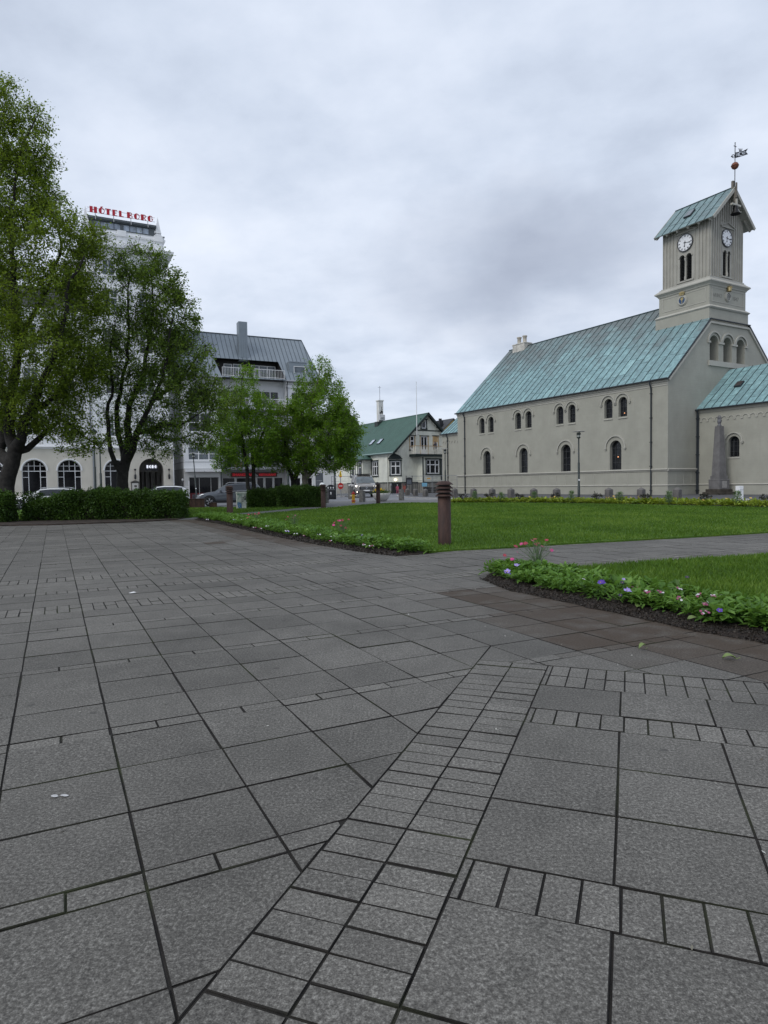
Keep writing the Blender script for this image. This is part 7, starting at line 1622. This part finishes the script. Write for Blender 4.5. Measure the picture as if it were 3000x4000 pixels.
for px,py,c,r in ((2280,2263,WHT,.022),(2346,2276,PUR,.034),(2436,2263,LIL,.02),(2431,2276,DKP,.022),(2448,2307,LIL,.034),(2423,2326,DKP,.02),(2811,2385,PUR,.026),(2684,2255,DKP,.024),(1975,2235,LIL,.042),(2017,2208,LIL,.034),(1990,2240,PUR,.02)):
    for k in range(2 if r > .03 else 1): bloom(FBR, gpt(px+k*7,py-k*2,.19), r*.8, c, 5)
def verbena(parent, p, r=.035):
    for k in range(6): bloom(parent, p+Vector((random.gauss(0,r*.7),random.gauss(0,r*.7),random.gauss(0,r*.25))), r*.42, WHT if k % 3 == 0 else VERB, 5, name='flower', cup=.1)
for px,py in ((2494,2294),(2652,2297),(2658,2338),(2530,2311),(2586,2313),(2732,2323),(2761,2360),(2749,2390),(2790,2325)): verbena(FBR, gpt(px,py,.17), .024)
for px,py,c in ((806,2029,WHT),(912,2030,LIL),(937,2031,WHT),(958,2032,WHT),(1118,2076,LIL),(1115,2073,WHT),(1240,2088,WHT),(1294,2096,WHT),(1404,2090,LIL),(1446,2098,PUR),(1320,2091,DKP),(995,2060,VERB),(1020,2064,VERB),(1185,2092,VERB),(1290,2112,VERB),(1420,2126,VERB),(1450,2132,VERB),(1040,2055,WHT),(1150,2085,WHT)):
    p = gpt(px,py,.17)
    if c is VERB: verbena(FBL, p, .026)
    else:
        for k in range(2): bloom(FBL, p+Vector((k*.05,0,0)), c and .018, c, 5)
STEM = M('flower_stem', (.11,.17,.08), .7, .2, 20.); FEAT = leafmat('feathery_leaf', (.06,.12,.05), (.13,.21,.095), (.22,.31,.16), .35)
def daisies(label, base_px, fl, D, cols, rad_, nst=14, hmax=.42):
    b = gpt(*base_px, .06); o = thing('daisy_plant', label, 'flowering plant', b, 0, 'pink daisies in the flower beds'); m = MB(); rng = random.Random(base_px[0])
    P = []
    for (px,py) in fl: q = PX(px,py,b.y+rng.gauss(0,.05))-b; P.append(q)
    for q in P: m.tube([(rng.gauss(0,.03),rng.gauss(0,.03),0),(q.x*.35,q.y*.4,q.z*.55),tuple(q)],[.0045,.003,.0025],4)
    for k in range(nst): a = rng.random()*6.3; r = rng.random()*.14; h = hmax*(.4+.6*rng.random()); m.tube([(0,0,0),(r*.4*math.cos(a),r*.4*math.sin(a),h*.6),(r*math.cos(a),r*math.sin(a),h)],[.004,.003,.002],4)
    m.build('stem', STEM, o); n = 420; r_ = np.random.default_rng(base_px[0]); h = r_.random(n)**1.4*hmax*.85; rr_ = (.05+.16*h/hmax)*r_.random(n)**.5; a = r_.random(n)*2*PI
    B = np.stack([rr_*np.cos(a),rr_*np.sin(a),h],1); d = np.stack([np.cos(a),np.sin(a),.6+r_.random(n)],1)+r_.normal(size=(n,3))*.4; d /= np.linalg.norm(d,axis=1)[:,None]; V,_ = leaf2(B,d,.035+.03*r_.random(n),np.full(n,.006),np.full(n,.1)); quads_object('leaves', V, np.tile(.45+r_.normal(size=n)*.2,2), FEAT, o)
    for k,q in enumerate(P): bloom(o, q, rad_*(.8+.4*rng.random()), cols[k%len(cols)], 12, name='flower', rng=rng, cup=.12)
    return o
z_ = lambda x,y: (1900+x*.3014, 2050+y*.3014)
daisies('tall clump of pink and magenta daisies at the tip of the right flower bed', (2100,2222), [z_(*q) for q in ((452,248),(500,242),(380,280),(405,362),(236,395),(333,446),(630,186),(596,206),(668,240),(640,258),(725,280),(780,198),(845,330),(516,236))], 8, [PNK,DRED,DRED,PNK,DRED,PNK,DRED], .024, 20, .36)
z_ = lambda x,y: (760+x*.3858, 1980+y*.3858)
daisies('small red daisies in the far third of the left flower bed', (1001,2042), [z_(*q) for q in ((580,72),(612,71),(650,60),(655,68),(638,76),(536,110),(546,78))], 20, [DRED], .03, 16, .40)
daisies('dull red daisies gone to seed in the middle of the left flower bed', (1150,2064), [z_(*q) for q in ((945,100),(926,128),(1000,110),(1020,86),(1060,100),(910,170),(1005,150))], 15, [DRED,VERB], .022, 18, .40)
daisies('red and pink daisies near the right end of the left flower bed', (1338,2102), [z_(*q) for q in ((1452,140),(1470,138),(1497,135),(1560,127),(1415,160),(1408,184),(1482,190),(1530,212))], 12, [DRED,PNK,DRED,DRED], .026, 18, .40)
# yellow bed along the far side of the lawn
FBY = thing('flower_bed', 'far strip of yellow-green bedding plants between the lawn and the church', 'flower bed', (0,0,0), 0, 'planted beds')
yl = bed_points(YBED, 1500, 0, [(0,0),(.1,.1)], 5, .06); bed_foliage(FBY, yl, 14, .17, .13, BEDY, 5)
mB_ = None; random.seed(5)
for k in range(70):
    x,y,z = yl[random.randrange(len(yl))]
    if mB_ is None: mB_ = bloom(FBY, (0,0,0), .052, YEL2, 6, (0,-.4,.9)); o = mB_
    else: o = mB_.copy(); COL.objects.link(o)
    o.location = (x,y,z+.2+random.random()*.09); o.rotation_euler = (random.gauss(0,.3),random.gauss(0,.3),random.random()*6)
def on_bed(px, off=.5):
    best = None
    for (x0,y0),(x1,y1) in zip(YBED[1:7],YBED[2:8]):
        for k in range(40): x,y = x0+(x1-x0)*k/40, y0+(y1-y0)*k/40; e = abs(1500+F*x/y-px); best = min(best or (9e9,0,0),(e,x,y))
    return best[1]+off*.6, best[2]+off*.8
KALE = leafmat('kale_leaf', (.02,.02,.018), (.04,.04,.034), (.075,.075,.06), .15)
def feathery(px, lab):
    x,y = on_bed(px); o = thing('feathery_plant', 'upright feathery green plant '+lab, 'plant', (x,y,G(x,y)+.05), 0, 'feathery plants in the yellow bed'); r = np.random.default_rng(px); n = 300; h = r.random(n)**1.1*(.5+.22*r.random()); a = r.random(n)*2*PI; q = (.02+.15*np.sin(np.pi*np.clip(h/.74,0,1)**.6))*r.random(n)**.6
    B = np.stack([q*np.cos(a),q*np.sin(a),h],1); d = np.stack([np.cos(a)*.6,np.sin(a)*.6,.8+0*a],1)+r.normal(size=(n,3))*.3; d /= np.linalg.norm(d,axis=1)[:,None]; V,_ = leaf2(B,d,.09+.05*r.random(n),np.full(n,.028),np.full(n,.15)); quads_object('leaves', V, np.tile(.4+r.normal(size=n)*.2,2), FEAT, o)
    m = MB(); [m.tube([(0,0,0),(.05*math.cos(k),.05*math.sin(k),.55)],[.008,.004],4) for k in range(5)]; m.build('stem', STEM, o)
def kale(px, lab):
    x,y = on_bed(px,.7); o = thing('kale_plant', 'dark purple curly kale plant '+lab, 'plant', (x,y,G(x,y)+.05), 0, 'dark kale plants in the yellow bed'); r = np.random.default_rng(px); m = MB(); m.tube([(0,0,0),(.01,0,.2)],[.022,.015],6); V = []; k = 0
    for j in range(7):
        a = 2*PI*j/7+r.random(); e = (.20*math.cos(a),.20*math.sin(a),.30+.14*r.random()); m.tube([(0,0,.12),(e[0]*.6,e[1]*.6,e[2]*.85),e],[.010,.008,.005],5); V.append(np.array(e)+r.normal(size=(22,3))*np.array([.045,.045,.035]))
    m.build('stem', M('kale_stem', (.03,.028,.028), .7, .2, 9.) if 'kale_stem' not in bpy.data.materials else bpy.data.materials['kale_stem'], o); V = np.concatenate(V); quads_object('leaves', leaf_quads(V,.07,.2,.8,r), r.random(len(V)), KALE, o)
for px,l in ((1838,'under the left church downpipe'),(1946,'between the first two low church windows'),(2074,'in front of the granite post by the second low window'),(2220,'left of the church lamp post'),(2406,'under the last low church window'),(2606,'at the church corner, by the right downpipe'),(2872,'in front of the white marker post')): feathery(px,l)
for px,l in ((1785,'at the far left end of the yellow bed'),(1888,'under the first low church window'),(2004,'under the second low church window'),(2146,'under the third low church window'),(2315,'just right of the church lamp post'),(2508,'in front of the right church downpipe'),(2742,'in front of the obelisk'),(2990,'at the right picture edge')): kale(px,l)
# ------------------------------------------------------------------ small litter on the ground
LIT_ = M('fallen_leaf_green', (.16,.22,.07), .6, .2, 20.)
for (x,y,s,a,l) in ((1.70,4.32,.055,.3,'curled pale green fallen leaf standing on the paving'),(2.14,4.06,.08,-.1,'broad flat pale green fallen leaf on a brown-stained slab'),(2.18,5.62,.09,.8,'yellowish fallen leaf lying on the dark bed soil'),(2.40,5.08,.11,.2,'pale twisted fallen leaf on the soil at the bed edge')):
    o = thing('fallen_leaf', l, 'leaf', (x,y,-.004 if x < 2.15 else .025), a, 'leaves fallen on the ground'); m = MB(); n = 6; v = []
    for k in range(n+1): t_ = k/n; w_ = .32*math.sin(PI*t_)**.8*s; zc = .012+.02*math.sin(PI*t_)+(.02 if 'curled' in l else 0)*t_; v += [(t_*s-s/2,-w_,zc+.008),(t_*s-s/2,0,zc),(t_*s-s/2,w_,zc+.012)]
    m.add(v, [(3*k+j,3*k+j+1,3*k+j+4,3*k+j+3) for k in range(n) for j in (0,1)]); m.build('blade', LIT_, o); m = MB(); m.tube([(s/2,0,.012),(s/2+s*.4,.01,.02)],.002,4); m.build('stalk', LIT_, o)
m = MB(); m.add([(-.05,0,0),(.0,.015,.012),(.05,.012,0),(.04,-.012,.008),(-.02,-.012,.0)],[(0,1,4),(1,2,3,4)]); o = m.build('paper_scrap', WHITE); o.location = (-2.7,7.0,.006); props(o,'small crumpled white paper scrap on the paving','paper')
m = MB(); r_ = random.Random(2)
for k in range(7): cx,cy = r_.gauss(0,.013),r_.gauss(0,.005); rr_ = .003+.007*r_.random(); m.add([(cx+rr_*1.5*math.cos(q),cy+rr_*math.sin(q),.0045+k*.0001) for q in [2*PI*i/9 for i in range(9)]],[tuple(range(9))])
o = m.build('bird_dropping', M('dropping_white', (.5,.5,.5), .8, .2, 20.)); o.location = (-1.21,2.36,.0005); props(o,'white bird dropping splashed on a paving slab','dropping')
q_ = np.concatenate([scatter([(-8,1.5),(1.5,1.5),(1.5,8),(-3,16),(-8,20)],90,.8), scatter([(0.2,5),(2,3.5),(1,8),(-1,9)],70,.3)]); q_ = np.concatenate([q_, np.full((len(q_),1),.004)],1)
o = quads_object('litter', leaf_quads(q_, .016, 1.5, .5), RNG.random(len(q_)), leafmat('litter_scrap', (.05,.04,.03), (.20,.19,.15), (.5,.5,.46), 0.)); o['kind'] = 'stuff'
# ------------------------------------------------------------------ people
def person(name, label, loc, rz, J, mats, pick, scale=1.):
    """one continuous skinned body; J: list of (name, parent, (x,y,z), radius)"""
    idx = {}; me = bpy.data.meshes.new(name); V = []; E = []
    for n_,p_,co_,r_ in J: idx[n_] = len(V); V.append(co_); (E.append((idx[p_],idx[n_])) if p_ else None)
    me.from_pydata(V, E, []); o = bpy.data.objects.new(name, me); COL.objects.link(o)
    sk = o.modifiers.new('skin','SKIN'); sk.use_smooth_shade = True; sub = o.modifiers.new('sub','SUBSURF'); sub.levels = sub.render_levels = 1
    for k,(n_,p_,co_,r_) in enumerate(J): me.skin_vertices[0].data[k].radius = (r_,r_); me.skin_vertices[0].data[k].use_root = k == 0
    bpy.context.view_layer.update(); nm = bpy.data.meshes.new_from_object(o.evaluated_get(bpy.context.evaluated_depsgraph_get())); o.modifiers.clear(); o.data = nm
    for mt in mats: nm.materials.append(mt)
    for p in nm.polygons: p.material_index = pick(p.center)
    o.location = loc; o.rotation_euler = (0,0,rz); o.scale = (scale,)*3; return props(o, label, 'person')
SKIN = M('skin', (.42,.24,.17), .6, .05, 9.); 
def skeleton(ra, la, step=.06):
    """standing figure 1.75 m; ra/la = (elbow, wrist, finger direction)"""
    J = [('hip',None,(0,0,.95),.13),('belly','hip',(0,0,1.08),.12),('chest','belly',(0,-.01,1.28),.135),('neck','chest',(0,0,1.46),.052),('jaw','neck',(0,-.02,1.54),.062),('head','jaw',(0,-.01,1.62),.082),('crown','head',(0,.0,1.71),.062)]
    for s,arm in ((-1,ra),(1,la)):
        k = 'r' if s < 0 else 'l'; J += [('sh'+k,'chest',(s*.16,0,1.40),.062),('el'+k,'sh'+k,arm[0],.045),('wr'+k,'el'+k,arm[1],.032)]
        w_ = Vector(arm[1]); d = Vector(arm[2]).normalized(); si = d.cross(Vector((0,0,1)) if abs(d.z) < .8 else Vector((0,1,0))).normalized()
        J.append(('pa'+k,'wr'+k,tuple(w_+d*.07),.034))
        for f in range(4): o_ = (f-1.5)*.02; a = w_+d*.10+si*o_; J += [('f%d%s'%(f,k),'pa'+k,tuple(a),.010),('g%d%s'%(f,k),'f%d%s'%(f,k),tuple(a+d*(.05 if f in (1,2) else .04)+Vector((0,0,-.012))),.008)]
        J += [('t0'+k,'pa'+k,tuple(w_+d*.05+si*.045*s),.011),('t1'+k,'t0'+k,tuple(w_+d*.085+si*.06*s),.009)]
        J += [('th'+k,'hip',(s*.095,0,.84),.088),('kn'+k,'th'+k,(s*.105,-.015+s*step*.3,.48),.062),('an'+k,'kn'+k,(s*.105,s*step*.6,.09),.044),('to'+k,'an'+k,(s*.12,s*step*.6-.16,.035),.036)]
    return J
def face(o, sk=True):
    m = MB()
    for s in (-1,1): m.lathe([(0,-.01),(.011,0),(0,.01)],8,(s*.033,-.092,1.635))
    m.build('eye', BLACK, o); m = MB(); m.lathe([(.012,-.02),(.015,-.01),(.004,.025)],6,(0,-.098,1.61)); m.build('nose', SKIN, o); m = MB(); m.box(-.022,.022,-.09,-.078,1.566,1.574); m.build('mouth', HRED, o)
    for s in (-1,1): m = MB(); m.lathe([(0,-.03),(.015,-.01),(.016,.015),(0,.03)],8,(s*.083,0,1.62)); m.build('ear', SKIN, o)
WORK = M('work_jacket', (.035,.035,.05), .8, .15, 6.); TROU = M('dark_trousers', (.012,.012,.014), .85, .15, 6.)
hx, hy = 5.75, -.55; wp = person('person', 'person in dark work clothes and cap standing on the house balcony, reaching to the window', (1.286+hx*.866-hy*.5, 80.493+hx*.5+hy*.866, 4.84), rad(30)+rad(150),
    skeleton(((-.24,-.14,1.34),(-.12,-.36,1.42),(.2,-1,.3)), ((.25,-.10,1.18),(.12,-.34,1.25),(-.2,-1,.3))), [SKIN, WORK, TROU], lambda c: 2 if c.z < .98 else (0 if c.z > 1.49 or (c.y < -.33 and c.z > 1.1) else 1), .92)
face(wp); m = MB(); m.lathe([(.094,1.655),(.096,1.69),(.08,1.75),(0,1.775)],14); m.prism([(-.07,-.08),(.07,-.08),(.05,-.18),(-.05,-.18)],1.66,1.672,lambda a,b,w: (a,b,w)); m.build('cap', BLACK, wp)
PINKS = M('pink_rainsuit', (.62,.13,.20), .7, .1, 6.); cp = person('person', 'small child in a pink rain suit and white cap outside the black basement door', (1.60,76.6,.06), rad(-10),
    skeleton(((-.22,-.03,1.16),(-.2,-.1,.95),(0,-.3,-1)), ((.22,-.03,1.16),(.2,-.1,.95),(0,-.3,-1)), .10), [SKIN, PINKS], lambda c: 0 if c.z > 1.47 or (abs(c.x) > .15 and .8 < c.z < .95) else 1, .60)
cp.scale = (.70,.70,.60); face(cp); m = MB(); m.lathe([(.10,1.63),(.104,1.67),(.085,1.75),(0,1.785)],14); m.build('cap', WHITE, cp)
